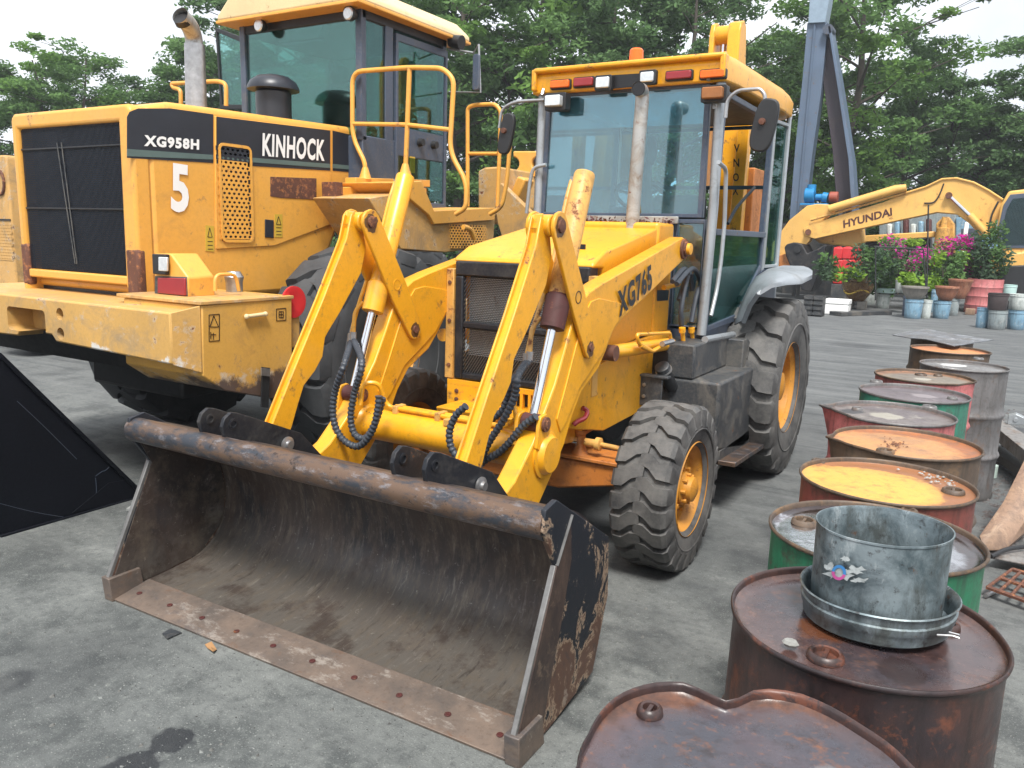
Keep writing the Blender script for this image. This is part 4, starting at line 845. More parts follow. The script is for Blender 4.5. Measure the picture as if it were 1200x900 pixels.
c1 = HX(235, 358, BXX); c2 = HX(342, 346, BXX)
LC_.loft([[(xR, cwy+.001, zt2-.001), (xR, cwy+.001, zR), (xR-.3, -.4, zR), (xR-.3, -.4, zt2-.001)], [(BXX-.001, c1[0]-.005, c1[1]-.001), (BXX-.001, c1[0]-.005, HX(237, 438, BXX)[1]), (BXX-.4, -.4, HX(237, 438, BXX)[1]), (BXX-.4, -.4, c1[1]-.001)]])
LC_.build('counterweight_corner', 'cw', WL, bevel=.006)
bxp = PX([(236.5, 358.5), (342, 346), (343, 440), (322, 468), (263, 458), (238, 441)], BXX)
BX = MB().prism(bxp, 'x', -2.2, BXX).build('tool_box', 'cwbox', WL, bevel=.008)
MB().prism(PX([(172, 347), (172, 351), (235, 358), (343, 345), (343, 341)], BXX), 'x', -2.28, BXX+.006).build('lid_strip', 'loader', BX) if False else None
zl = c1[1]; MB().box(-2.25, BXX+.008, c1[0]-.004, c2[0]+.01, zl+.001, zl+.022).build('tool_box_lid', 'loader_dirty', WL, bevel=.004)
MB().tube([hit(289, 371, 'x', BXX+.02), hit(311, 368, 'x', BXX+.02)], .012, 10).build('handle', 'roofcream', BX)
for p in ((289, 371), (311, 368)): q = hit(*p, 'x', BXX+.02); MB().ball(q, .016, 10).build('handle_knob', 'roofcream', BX)
tm = MB(); 
for pts in (((246, 383), (256, 383), (250.5, 370), (246, 383)), ((324, 362), (335, 361), (335, 375), (324, 376), (324, 362)), ((245, 369), (257, 368), (257, 399), (245, 400), (245, 369)), ((247, 389), (247, 397)), ((250, 390), (250, 398)), ((247, 392), (253, 392)), ((327, 365), (332, 365), (332, 372), (327, 372), (327, 365)), ((329.5, 365), (329.5, 372)), ((327, 368.5), (332, 368.5))):
    for p, q_ in zip(pts, pts[1:]): tm.tube([hit(*p, 'x', BXX+.0015), hit(*q_, 'x', BXX+.0015)], .0022, 4)
tm.build('warning_print', 'lettering', BX, kind='stuff')
MB().tube(rounded([hit(*p, 'x', -1.72) for p in ((252, 341), (252, 322), (276, 321), (280, 341))], .05), .011, 10).build('grab_handle', 'loader', WL)
q = hit(274, 318, 'x', -1.95); kq = (q-CAM).length/FPX
FC = MB().tube([q+Vector((0, 0, -26*kq)), q+Vector((0, 0, -12*kq)), q+Vector((0, 0, -6*kq)), q], [9*kq, 9*kq, 10.5*kq, 7*kq], 18).build('filter_bowl', 'galv', WL)
MB().tube([q+Vector((0, 0, -34*kq)), q+Vector((0, 0, -26*kq))], 8*kq, 16).build('filter_base', 'loader', FC)
# rear light housings
for s in (1,):
    y_ = -.83; pts = PY([(180, 297), (200, 297), (220, 325), (221, 349), (181, 345)], y_); pts = [(p if s > 0 else (2*WX-p[0], p[1])) for p in pts]
    LH = MB().prism(pts, 'y', y_, y_+.19).build('light_housing', 'loader', WL, bevel=.010)
    f = (lambda p: p) if s > 0 else (lambda p: (2*WX-p[0], p[1]))
    MB().prism([f(p) for p in PY([(182, 323.5), (219, 324.5), (220, 347.5), (182, 344)], y_)], 'y', y_-.005, y_+.01).build('tail_light_base', 'tankgrey', LH, bevel=.003)
    MB().prism([f(p) for p in PY([(187, 325), (219, 326), (219.5, 346.5), (187, 343.5)], y_)], 'y', y_-.016, y_).build('tail_light', 'redlens', LH, bevel=.005)
    MB().prism([f(p) for p in PY([(183, 297.5), (199, 298), (199, 322), (184, 321)], y_)], 'y', y_-.03, y_).build('reversing_lamp', 'blackplain', LH, bevel=.006)
    MB().prism([f(p) for p in PY([(186, 301), (196, 301.5), (196, 318), (186, 317.5)], y_-.03)], 'y', y_-.034, y_-.02).build('lens', 'clearlens', LH, bevel=.004)
q = hit(346, 354, 'x', -1.52)
MB().lathe([(.10, 0), (.10, .012), (.07, .014), (.05, .010), (.001, .01)], (q.x-.02, q.y, q.z), 'x', n=28).build('red_reflector', 'red', WL)
MB().prism(PX([(307, 430), (316, 431), (314, 478), (306, 477)], -1.47), 'x', -1.475, -1.465).build('rubber_strap', 'blackplain', WL)
MB().prism(PX([(306, 431), (316, 432), (316, 441), (306, 440)], -1.46), 'x', -1.465, -1.455).build('strap_plate', 'galv', WL)
# chassis
MB().box(-3.35, -2.35, -.5, 2.6, .55, 1.25).build('chassis', 'blackplain', WL, bevel=.03)
MB().box(-3.8, -1.9, .6, .86, .6, .95).build('rear_axle', 'loader_dirty', WL, bevel=.06); MB().box(-3.8, -1.9, 3.78, 4.02, .6, .95).build('front_axle', 'loader_dirty', WL, bevel=.06)
MB().prism([(-.9, .82), (.0, .60), (.0, .9), (-1.0, 1.0)], 'x', -3.9, -1.8).build('belly_plate', 'blackplain', WL)
# ---- fender deck and step
PXX = -1.62
MB().prism(PX([(462, 214), (494, 212), (509, 247), (580, 243.5), (580, 258), (509, 263), (503, 252), (470, 224)], PXX), 'x', -2.2, PXX).build('platform', 'loader', WL, bevel=.006)
PB2 = MB().prism(PX([(417, 216), (500, 220), (500, 230), (470, 232), (405, 237), (400, 219), (417, 219)], -2.06), 'x', -2.16, -2.06).build('deck_beam', 'loader', WL, bevel=.006)
MB().prism(PX([(417, 208), (504, 211), (504, 219), (417, 217)], -2.05), 'x', -2.16, -2.05).build('deck_edge', 'loader', PB2, bevel=.004)
MB().prism(PX([(393, 213), (401, 214), (402, 237), (394, 237)], -2.06), 'x', -2.2, -2.055).build('end_plate', 'rustiron', PB2, bevel=.003)
TD = MB().prism(PX([(432, 232), (470, 226), (503, 252), (509, 262), (580, 257.5), (578, 288), (522, 296), (470, 292), (452, 265)], PXX-.03), 'x', -2.2, PXX-.03).build('side_tank', 'loader_dirty', WL, bevel=.008)
p0, p1 = hit(531, 291, 'x', PXX), hit(568, 264, 'x', PXX); pm = MB()
MB().box(PXX-.028, PXX-.024, p0.y, p1.y, p0.z, p1.z-.01).build('vent_backing', 'lettering', TD)
perforated(pm, p0.y, p1.y, p0.z, p1.z, 11, 9, .72, PXX-.015, lambda a, b: True, to3=lambda a, b, y: (y, a, b), th=.001); pm.build('vent_sheet', 'loader', TD, smooth=0, kind='stuff')
MB().tube(rounded([hit(*p, 'x', PXX+.05) for p in ((543, 266), (551, 268), (556, 280))], .05), .022, 10).build('step_hook', 'loader', WL)
def rail(pts, y, r=.018, name='handrail', mat='loader'): return MB().tube(rounded([hit(a, b, 'y', y) for a, b in pts], .10), r, 12).build(name, mat, WL)
R1 = rail([(428, 209), (428, 191), (413, 161), (413, 84), (480, 79), (519, 80), (532, 93), (527, 178), (547, 214), (546, 244), (534, 251)], 1.05)
MB().tube([hit(413, 145, 'y', 1.05), hit(476, 146, 'y', 1.05), hit(528, 152, 'y', 1.05)], .016, 10).build('mid_bar', 'loader', R1)
MB().tube([hit(480, 80, 'y', 1.05), hit(475, 205, 'y', 1.05)], .018, 10).build('rail_post', 'loader', R1)
for p in ((428, 207), (475, 203)): q = hit(*p, 'y', 1.05); MB().tube([q+Vector((0, 0, -.02)), q+Vector((0, 0, .07))], [.05, .022], 10).build('rail_foot', 'loader', R1)
R2 = rail([(548, 242), (548, 187), (548, 126), (556, 123), (580, 122), (587, 130), (586, 160), (583, 242)], 2.25)
MB().tube([hit(548, 180, 'y', 2.25), hit(583, 180, 'y', 2.25)], .016, 10).build('mid_bar', 'loader', R2)
rail([(598, 165), (594, 214), (588, 243), (574, 251)], 1.9)
# ---- cab
CX0, CX1, CYa, CYb = -3.50, -2.15, 1.10, 2.22
zr, zf = 3.36, 2.0
CB2 = MB().box(CX0+.02, CX1-.3, CYa+.02, CYb-.02, 1.95, 2.45).build('cab_base', 'cabgrey', WL, bevel=.01)
MB().box(CX1-.45, CX1, CYa, CYa+.42, 1.78, 2.44).build('cab_step_panel', 'cabgrey', CB2, bevel=.01)
for x in (CX0+.03, CX1-.03):
    for y in (CYa+.02, CYb-.03): MB().box(x-.03, x+.03, y-.03, y+.03, 2.4, zr+.02).build('cab_post', 'cabgrey', CB2, bevel=.006)
MB().box(CX1-.035, CX1-.001, CYa+.28, CYa+.38, 2.0, zr).build('cab_post', 'cabgrey', CB2, bevel=.006)
MB().box(CX0, CX1, CYa, CYb, zr-.06, zr+.02).build('cab_header', 'blackplain', CB2, bevel=.01)
MB().prism([(CX0+.35, zr-.03), (CX0+.95, zr-.03), (CX0+.88, zr-.16), (CX0+.42, zr-.16)], 'y', CYa+.02, CYa+.10).build('header_vent', 'cabgrey', CB2, bevel=.01)
MB().box(CX0+.05, CX1-.05, CYa+.012, CYa+.018, 2.42, zr-.05).build('rear_pane', 'glass_l', CB2, smooth=0)
MB().box(CX0+.05, CX1-.05, CYb-.018, CYb-.012, 2.2, zr-.05).build('front_pane', 'glass_l', CB2, smooth=0)
MB().box(CX1-.018, CX1-.012, CYa+.04, CYa+.28, 2.42, zr-.05).build('side_pane', 'glass_d', CB2, smooth=0)
D2 = MB()
dpoly = [(CYa+.40, 1.90), (CYb-.0, 1.90), (CYb-.0, zr-.08), (CYa+.40, zr-.08)]
DD = frameX('cab_door', dpoly, .05, CX1+.012, 'cabgrey', WL, .04)
MB().box(CX1-.02, CX1+.004, CYa+.42, CYb-.04, 2.32, 2.56).build('door_panel', 'cabgrey', DD, bevel=.01)
MB().box(CX1+.001, CX1+.006, CYa+.43, CYb-.05, 2.56, zr-.14).build('door_glass', 'glass_d', DD, smooth=0)
MB().box(CX1+.001, CX1+.006, CYa+.43, CYb-.05, 1.98, 2.32).build('door_glass', 'glass_d', DD, smooth=0)
for p in ((493, 167), (509, 170)): q = hit(*p, 'x', CX1+.02); MB().tube([(CX1, q.y, q.z), (CX1+.05, q.y, q.z)], [.035, .030], 14).build('door_lock', 'blackplain', DD)
q0, q1 = hit(481, 183, 'x', CX1+.012), hit(487, 203, 'x', CX1+.012); MB().box(CX1+.002, CX1+.006, q0.y, q1.y, q1.z, q0.z).build('warning_sticker', 'stickeryellow', DD, smooth=0)
MB().box(CX0, CX0+.03, CYa, CYb, 2.0, 2.5).build('left_panel', 'cabgrey', CB2)
MB().box(CX0+.01, CX0+.015, CYa+.04, CYb-.04, 2.5, zr-.05).build('side_pane', 'glass_l', CB2, smooth=0)
# left door swung open
do = PY([(252, 32), (290, 46), (291, 128), (258, 128)], 1.35); DO = frameY('open_door', do[::-1], .035, 1.35, 'blackplain', WL, .03)
MB().prism(do, 'y', 1.36, 1.365).build('pane', 'glass_l', DO, smooth=0)
RR = MB().prism([(CX0-.10, zr+.02), (CX1+.10, zr+.02), (CX1+.10, zr+.07), (CX1-.05, zr+.20), (CX0+.05, zr+.20), (CX0-.10, zr+.07)], 'y', CYa-.16, CYb+.22).build('cab_roof', 'roofcream', WL, bevel=.03, seg=3)
MB().box(CX0-.105, CX1+.105, CYa-.165, CYb+.225, zr+.005, zr+.03).build('roof_trim', 'loader', RR, bevel=.006)
for p in ((304, 30), (409, 16)):
    q = hit(*p, 'y', CYa-.09); LM = MB().tube([q+Vector((0, .07, 0)), q+Vector((0, .03, 0)), q+Vector((0, -.01, 0))], [.025, .05, .055], 18).build('work_lamp', 'blackplain', WL)
    MB().tube([q+Vector((0, -.011, 0)), q+Vector((0, -.02, 0))], [.048, .04], 18).build('lens', 'clearlens', LM)
# seat and controls
S2 = MB().box(-2.98, -2.62, 1.62, 2.05, 2.35, 2.45).build('seat', 'seat', WL, bevel=.03, seg=3)
MB().tube([(-2.8, 1.62, 2.40), (-2.8, 1.58, 2.55), (-2.8, 1.55, 2.8), (-2.8, 1.53, 2.9)], [.20, .22, .20, .12], 16).map(lambda v: Vector((v.x, 1.6+(v.y-1.6)*.4, v.z))).build('backrest', 'seat', S2)
MB().ball((-2.8, 1.56, 3.0), (.12, .05, .09), 12).build('headrest', 'seat', S2)
MB().box(-2.4, -2.3, 1.6, 1.75, 2.5, 2.9).build('monitor_column', 'blackplain', S2, bevel=.02)
# mirror on the far right of the cab
MM = MB().tube([hit(525, 57, 'y', 2.2), hit(555, 62, 'y', 2.2), hit(561, 52, 'y', 2.2), hit(563, 108, 'y', 2.2), hit(526, 108, 'y', 2.2)], .010, 8).build('mirror_arm', 'galv', WL)
MB().prism(rrect(*[HY(556, 80, 2.18)[0], HY(563, 80, 2.18)[0]], HY(560, 106, 2.18)[1], HY(560, 64, 2.18)[1], .02), 'y', 2.15, 2.18).build('mirror_back', 'cabgrey', MM, bevel=.004)
MB().tube([hit(528, 48, 'y', 2.2), hit(541, 50, 'y', 2.2)], [.05, .06], 14).build('work_lamp', 'blackplain', WL)
# front frame beyond the cab: tower, link and lift arms
FY = 4.3
MB().prism(PY([(560, 200), (568, 196), (585, 195), (588, 242), (575, 262), (560, 262)], 3.2), 'y', 3.2, 4.6).build('loader_tower', 'loader_dirty', WL, bevel=.02)
MB().prism(PY([(583, 262), (578, 232), (587, 214), (597, 224), (632, 258), (640, 285), (590, 285)], 3.0), 'y', 3.0, 3.08).build('tower_plate', 'loader_dirty', WL, bevel=.01)
MB().prism(PY([(594, 236), (606, 206), (616, 210), (604, 240)], 3.3), 'y', 3.3, 3.5).build('lift_arm', 'loader', WL, bevel=.02)
bone = []
for a in range(-90, 91, 20): bone.append((601+7*math.cos(R(a)), 192-8*math.sin(R(a))))
bone = bone[::-1]; top_ = [(601, 177), (632, 177)]; rc = [(630-7*math.cos(R(a)), 192-8*math.sin(R(a))) for a in range(90, -91, -20)]
MB().prism(PY(top_+rc+[(628, 208), (599, 208)]+[(601+7*math.cos(R(a)), 192-8*math.sin(R(a))) for a in range(-90, 91, 20)], 3.9), 'y', 3.9, 4.05).build('bucket_lever', 'loader', WL, bevel=.015)
q = hit(635, 185, 'y', 4.0); MB().ball(q, (.10, .1, .12), 14).build('lever_pin', 'cabgrey', WL)
MB().prism(PY([(622, 200), (640, 196), (640, 212), (622, 213)], 4.1), 'y', 4.1, 4.2).build('red_lamp', 'redlens', WL)
WS2 = smoothpath([hit(*p, 'y', 5.2) for p in ((602, 214), (612, 218), (622, 230), (634, 250), (640, 265))], 4)
tag(MB().tube(WS2, [.06+.16*(i/len(WS2)) for i in range(len(WS2))], 14).build('sack', plain('white_sheeting', (.75, .76, .78), .6, 0, .3, 4), None), 'crumpled white sacking slung behind the loader, seen left of the blue windscreen', 'sack')
# ---- black bucket at the left edge
BB = thing('loader_bucket', 'big matt black loader bucket lying under the wheel loader at the left edge', 'bucket', (-3.5, -1.8, 0))
mblack = paint('matt_black_paint', (.0045, .0055, .009), dirt=.10, dirtcol=(.012, .014, .02), rust=0, rough=.62, streak=.1, spec=.12)
sp_ = [HX(168, 580, -2.28), (-1.66, .995), (-1.98, 1.34), (-2.35, 1.30), (-2.65, .75), (-2.6, .12), (-2.35, .0), (-1.74, .0), (-.95, .0)]
for x in (-2.28, -4.9): MB().prism(sp_, 'x', x-.012, x+.012).build('side_plate', mblack, BB, bevel=.003)
MB().prism([sp_[0], sp_[1], (-1.70, .99), (-.95, .03)], 'x', -4.9, -2.3).build('back_plate', mblack, BB)
MB().prism([(-2.5, .0), (-.9, .0), (-.9, .03), (-2.5, .03)], 'x', -4.88, -2.3).build('floor_plate', mblack, BB)
MB().prism([HX(168, 580, -2.26), HX(150, 562, -2.26), HX(128, 566, -2.26), HX(85, 601, -2.26), HX(168, 585, -2.26)], 'x', -2.267, -2.26).build('corner_plate', mblack, BB, bevel=.001)
for pts in (((112, 558), (119, 553), (124, 551), (128, 547)), ((0, 590), (40, 600), (75, 606)), ((20, 470), (52, 500), (90, 538)), ((112, 560), (113, 575), (111, 590))):
    MB().tube(smoothpath([hit(a, b, 'x', -2.266) for a, b in pts], 4), .0016, 4).build('scratch', 'cabgrey', BB)
MB().prism([HX(168, 581, -2.255), HX(158, 583, -2.255), HX(0, 627, -2.255), HX(0, 633, -2.255)], 'x', -2.262, -2.240).build('base_bar', mblack, BB, bevel=.003)
MB().prism([HX(168, 577, -2.262), HX(0, 413, -2.262), HX(0, 420, -2.262), HX(164, 580, -2.262)], 'x', -2.268, -2.250).build('edge_bar', mblack, BB, bevel=.002)
# ---- parked machine beyond, at the left edge
PM = thing('loader', 'pale orange machine parked beyond, just a slice showing at the left edge', 'loader', (-9.0, 2.0, 0))
PB = MB().prism(rrect(-9.6, -8.05, .75, 2.47, .05), 'y', 1.5, 3.5).build('body', 'loader_dirty', PM, bevel=.02)
MB().box(-9.6, -8.06, 1.49, 1.5, 1.70, 1.72).build('panel_seam', 'lettering', PB)
pm = MB(); perforated(pm, -8.7, -8.1, 1.22, 1.66, 16, 12, .45, 1.494, lambda a, b: True, to3=lambda a, b, y: (a, y, b), th=-.0005); pm.build('perforated_panel', 'loader_dirty', PB, smooth=0, kind='stuff')
MB().tube([Vector((-8.22+.10*math.cos(a), 1.49, 2.15+.14*math.sin(a))) for a in [2*math.pi*k/16 for k in range(17)]], .018, 8).build('hose_loop', 'rustiron', PB)
for x, z in ((-9.3, .55), (-8.4, .55)): MB().lathe([(.3, -.3), (.55, -.28), (.6, -.2), (.6, .2), (.55, .28), (.3, .3)], (x, 2.0 if x > -9 else 3.2, .6), 'x', n=24, close=True).build('tyre', 'rubber2', PM)
# ================================================================== GROUND
g = G('packed_yard_surface')
a = g.noise(.55, 8, .6, dist=.4); b_ = g.noise(2.6, 9, .68, off=(4, 9, 0)); f_ = g.noise(24, 8, .75); ff = g.noise(140, 4, .7)
c = g.mix(g.step(a, .34, .64), (.108, .115, .113), (.178, .187, .178)); c = g.mix(g.step(b_, .48, .60, 0, .8), c, (.062, .068, .068)); c = g.mix(g.step(b_, .30, .42, .75, 0), c, (.25, .258, .245))
c = g.mix(g.step(f_, .52, .64, 0, .6), c, (.065, .068, .068)); c = g.mix(g.step(f_, .44, .34, 0, .5), c, (.24, .255, .235)); c = g.mix(g.step(ff, .58, .68, 0, .7), c, (.34, .35, .33)); c = g.mix(g.step(ff, .40, .30, 0, .5), c, (.05, .052, .05))
tr = g.noise(1.3, 8, .7, stretch=(.18, 2.4, 1), off=(2, 0, 0)); c = g.mix(g.step(tr, .54, .66, 0, .5), c, (.085, .09, .09)); tr2 = g.noise(3.2, 7, .7, stretch=(.12, 1.6, 1), off=(7, 3, 0))
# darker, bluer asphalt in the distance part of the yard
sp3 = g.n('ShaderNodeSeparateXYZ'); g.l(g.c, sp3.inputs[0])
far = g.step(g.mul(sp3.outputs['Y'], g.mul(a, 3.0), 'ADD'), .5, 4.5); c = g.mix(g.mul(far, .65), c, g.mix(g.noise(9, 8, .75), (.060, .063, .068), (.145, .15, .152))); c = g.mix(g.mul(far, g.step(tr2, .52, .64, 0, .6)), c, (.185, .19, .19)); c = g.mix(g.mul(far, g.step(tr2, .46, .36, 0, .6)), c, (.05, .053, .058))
# oil stains and broad dark patches under the machines, with outlines of their own
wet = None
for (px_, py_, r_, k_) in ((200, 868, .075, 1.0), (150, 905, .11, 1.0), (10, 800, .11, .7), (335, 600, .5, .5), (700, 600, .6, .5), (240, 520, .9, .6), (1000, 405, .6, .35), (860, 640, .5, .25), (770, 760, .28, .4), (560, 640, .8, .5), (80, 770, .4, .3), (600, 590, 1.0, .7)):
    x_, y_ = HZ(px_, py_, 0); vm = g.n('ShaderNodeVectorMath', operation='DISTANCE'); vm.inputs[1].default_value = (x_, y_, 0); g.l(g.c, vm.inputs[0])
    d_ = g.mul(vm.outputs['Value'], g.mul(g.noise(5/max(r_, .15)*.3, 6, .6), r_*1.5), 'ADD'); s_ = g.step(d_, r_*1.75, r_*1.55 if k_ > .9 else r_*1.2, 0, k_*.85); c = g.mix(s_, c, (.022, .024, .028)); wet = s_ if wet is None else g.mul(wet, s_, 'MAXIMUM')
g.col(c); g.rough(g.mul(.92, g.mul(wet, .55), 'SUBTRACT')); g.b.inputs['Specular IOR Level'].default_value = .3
g.bump(g.mul(g.mul(f_, .6), g.mul(g.mul(ff, .5), g.mul(b_, 1.2), 'ADD'), 'ADD'), .75, .012)
mb = MB(); rings = []
mb.add([(-400, -60, 0), (400, -60, 0), (400, 700, 0), (-400, 700, 0)], [(0, 1, 2, 3)])
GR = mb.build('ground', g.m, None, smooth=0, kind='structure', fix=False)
# loose grit lying about
rg = random.Random(11); gr = MB(); gr2 = MB()
for k in range(3600):
    if k < 2600: px_, py_ = rg.uniform(-40, 1240), 900-(rg.random()**1.3)*440
    else:
        t = rg.gauss(0, 1); px_, py_ = 120+rg.random()*330+t*18, 790+rg.gauss(0, 45)
    x, y = HZ(px_, py_, 0)
    if y > 7: continue
    s = rg.uniform(.0010, .0034)*(2.2 if rg.random() < .02 else 1)
    v = [(x+rg.uniform(-s, s)+dx*s, y+rg.uniform(-s, s)*.4+dy*s, h*s) for dx, dy, h in ((1, 0, 0), (0, 1, 0), (-1, 0, 0), (0, -1, 0), (.1, .1, 1.0))]
    (gr if rg.random() < .72 else gr2).add(v, [(0, 1, 4), (1, 2, 4), (2, 3, 4), (3, 0, 4)])
tag(gr.build('gravel', plain('grit', (.22, .23, .22), .9, 0, .5, 30), None, smooth=0, fix=False), 'pale grit and chips scattered over the grey yard', 'grit', kind='stuff')
tag(gr2.build('pebbles', plain('dark_grit', (.07, .07, .068), .9, 0, .5, 30), None, smooth=0, fix=False), 'dark grit scattered over the grey yard', 'grit', kind='stuff')
mb = MB(); rq = random.Random(31)
for k in range(90):
    px_, py_ = rq.uniform(0, 900), rq.uniform(640, 900) if rq.random() < .6 else rq.uniform(400, 640); x, y = HZ(px_, py_, 0); s_ = rq.uniform(.004, .011)
    if y > 8: continue
    a_ = rq.uniform(0, 3); n_ = rq.randint(4, 6); base = [(x+s_*math.cos(a_+6.283*q/n_)*rq.uniform(.6, 1.3), y+s_*math.sin(a_+6.283*q/n_)*rq.uniform(.6, 1.3), 0) for q in range(n_)]; top_ = [((p[0]+x)/2, (p[1]+y)/2, s_*.55) for p in base]; mb.loft([base, top_])
tag(mb.build('stones', plain('yard_stones', (.16, .16, .15), .9, 0, .6, 50), None, smooth=0), 'small stones scattered on the yard', 'stones', kind='stuff')
def scrap(name, pts, z, t, mat, label, cat, bend=0):
    P = [HZ(a, b, z) for a, b in pts]; mb = MB(); n = len(P); cx_ = sum(p[0] for p in P)/n; cy_ = sum(p[1] for p in P)/n
    vs = [(p[0], p[1], z+bend*((i % 2)*.8)) for i, p in enumerate(P)]+[(cx_, cy_, z+bend*.3)]; vs += [(v[0], v[1], v[2]-t) for v in vs]
    m = n+1; fs = [(i, (i+1) % n, n) for i in range(n)]+[(m+(i+1) % n, m+i, m+n) for i in range(n)]+[(i, m+i, m+(i+1) % n, (i+1) % n) for i in range(n)]
    return tag(mb.add(vs, fs).build(name, mat, None, smooth=0), label, cat)
scrap('plastic_scrap', [(190, 742), (200, 737), (213, 741), (196, 749)], .006, .004, 'tankgrey', 'small grey plastic scrap on the ground just in front of the bucket lip', 'scrap', .004)
scrap('dry_leaf', [(240, 755), (248, 754), (254, 761), (250, 766), (243, 759)], .008, .002, plain('dead_leaf', (.35, .19, .08), .8), 'curled brown dead leaf on the ground at the bucket lip', 'leaf', .012)
scrap('rag', [(148, 596), (158, 592), (166, 596), (156, 600)], .02, .015, plain('rag_cloth', (.30, .31, .30), .9), 'grey rag by the tip of the black bucket', 'rag', .02)

# ================================================================== DRUMS
def drummat(name, cols, wet=0, scale=1.0, rough=.6, spots=.5, metal=.0, ring=None, bias=(0, 0), stains=()):
    """cols: (main, second, third, dark): broad patches, then finer ones, then dark spots"""
    g = G(name); a = g.noise(2.6*scale, 8, .62, dist=.6, off=(len(name)*1.3, 2, 1)); b = g.noise(7*scale, 10, .72, off=(1, len(name), 3)); f = g.noise(30, 8, .75)
    c = g.mix(g.step(a, .42, .58), cols[0], cols[1]); c = g.mix(g.step(b, .56, .66, 0, .85), c, cols[2]); c = g.mix(g.step(f, .52, .66, 0, spots), c, cols[3]); c = g.mix(g.step(g.noise(13*scale, 10, .75, stretch=(1, 1, .3), off=(2, 7, 1)), .53, .66, 0, .65), c, cols[3]); c = g.mix(g.step(g.noise(70, 3), .6, .75, 0, .4), c, shade(cols[2], 1.3))
    sx = g.n('ShaderNodeSeparateXYZ'); g.l(g.c, sx.inputs[0])
    if ring:      # rust creeping in from the rim of the lid
        fl = g.n('ShaderNodeCombineXYZ'); g.l(sx.outputs['X'], fl.inputs[0]); g.l(sx.outputs['Y'], fl.inputs[1]); ln = g.n('ShaderNodeVectorMath', operation='LENGTH'); g.l(fl.outputs[0], ln.inputs[0])
        v = g.mul(ln.outputs['Value'], g.mul(g.mul(g.noise(7, 9, .7, off=(3, 3, 0)), .5, 'SUBTRACT'), .16), 'ADD'); v = g.mul(v, g.mul(g.mul(sx.outputs['X'], bias[0]), g.mul(sx.outputs['Y'], bias[1]), 'ADD'), 'ADD')
        c = g.mix(g.step(v, ring[1], ring[1]+.02, 0, .92), c, g.mix(g.step(f, .4, .6), ring[0], cols[3])); c = g.mix(g.step(v, ring[1]-.05, ring[1]+.01, 0, .35), c, ring[0])
    else:
        st = g.noise(22, 9, .75, stretch=(1, 1, .10), off=(5, 2, 3)); c = g.mix(g.step(st, .50, .68, 0, .75), c, cols[3]); c = g.mix(g.step(g.noise(6, 11, .78, dist=.8, off=(2, 2, 9)), .56, .62, 0, .85), c, cols[2])
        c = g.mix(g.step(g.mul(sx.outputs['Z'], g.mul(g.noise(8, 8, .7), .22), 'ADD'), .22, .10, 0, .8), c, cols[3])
    for (sx_, sy_, sr_, scol) in stains:
        dv = g.n('ShaderNodeVectorMath', operation='DISTANCE'); dv.inputs[1].default_value = (sx_, sy_, .86); g.l(g.c, dv.inputs[0]); c = g.mix(g.step(g.mul(dv.outputs['Value'], g.mul(g.noise(16, 9, .75), sr_*1.3), 'ADD'), sr_*1.55, sr_*1.35, 0, .85), c, scol)
    g.col(c); r = g.step(b, .4, .7, rough-.12, rough+.15)
    if wet: r = g.mul(r, g.step(a, .40, .52, 1-wet, 1)); g.b.inputs['Coat Weight'].default_value = wet*.5; g.b.inputs['Coat Roughness'].default_value = .12
    g.rough(r); g.b.inputs['Metallic'].default_value = metal; g.bump(g.mul(a, g.mul(f, .25), 'ADD'), .3, .01); return g.m
RB = (.085, .040, .028); RD2 = (.045, .025, .022); RO = (.28, .10, .03)
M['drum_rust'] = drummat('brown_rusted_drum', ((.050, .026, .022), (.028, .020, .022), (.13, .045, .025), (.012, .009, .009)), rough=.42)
M['lid_brown'] = drummat('brown_stained_lid', ((.062, .036, .034), (.040, .034, .040), (.13, .065, .045), (.015, .011, .012)), wet=.65, rough=.33, scale=1.4, ring=((.11, .05, .035), .262), stains=((-.07, -.06, .07, (.10, .035, .015)), (.1, -.15, .06, (.03, .02, .02))))
M['lid_dent'] = drummat('dented_rust_lid', ((.074, .060, .070), (.052, .052, .064), (.20, .08, .035), (.025, .017, .016)), rough=.34, scale=1.1, ring=((.13, .055, .03), .285), bias=(-.16, .0), stains=((.05, -.02, .05, (.24, .10, .045)), (.12, .12, .05, (.14, .13, .13))))
M['drum_green'] = drummat('green_drum', ((.015, .17, .08), (.02, .13, .065), (.06, .045, .03), (.03, .03, .025)), rough=.5)
M['lid_wet'] = drummat('oily_lid', ((.75, .75, .77), (.50, .50, .52), (.12, .09, .09), (.05, .05, .05)), wet=.9, rough=.15, metal=1, spots=.15, scale=.5, ring=((.10, .055, .045), .235), bias=(.10, .16))
M['drum_red'] = drummat('rusty_red_drum', ((.20, .045, .035), (.13, .04, .03), (.10, .05, .03), (.04, .02, .015)))
M['lid_yellow'] = drummat('yellow_lid', ((.62, .34, .065), (.54, .28, .07), (.34, .16, .06), (.20, .09, .04)), rough=.5, spots=.35, scale=.8, ring=((.26, .10, .045), .225), bias=(.25, .18))
M['lid_orange'] = drummat('orange_rust_lid', ((.50, .25, .09), (.36, .19, .09), (.55, .24, .07), (.16, .09, .06)), rough=.6, spots=.35, ring=((.34, .12, .045), .24), bias=(.18, .12))
M['lid_orange2'] = drummat('bright_orange_rust_lid', ((.52, .22, .08), (.42, .17, .07), (.58, .28, .10), (.2, .10, .06)), rough=.7, spots=.3, ring=((.30, .11, .05), .262))
M['drum_brown'] = drummat('dark_brown_drum', ((.11, .075, .05), (.08, .055, .04), (.17, .10, .05), (.03, .025, .02)))
M['drum_pink'] = drummat('faded_red_drum', ((.46, .14, .14), (.40, .11, .11), (.20, .09, .07), (.10, .04, .035)))
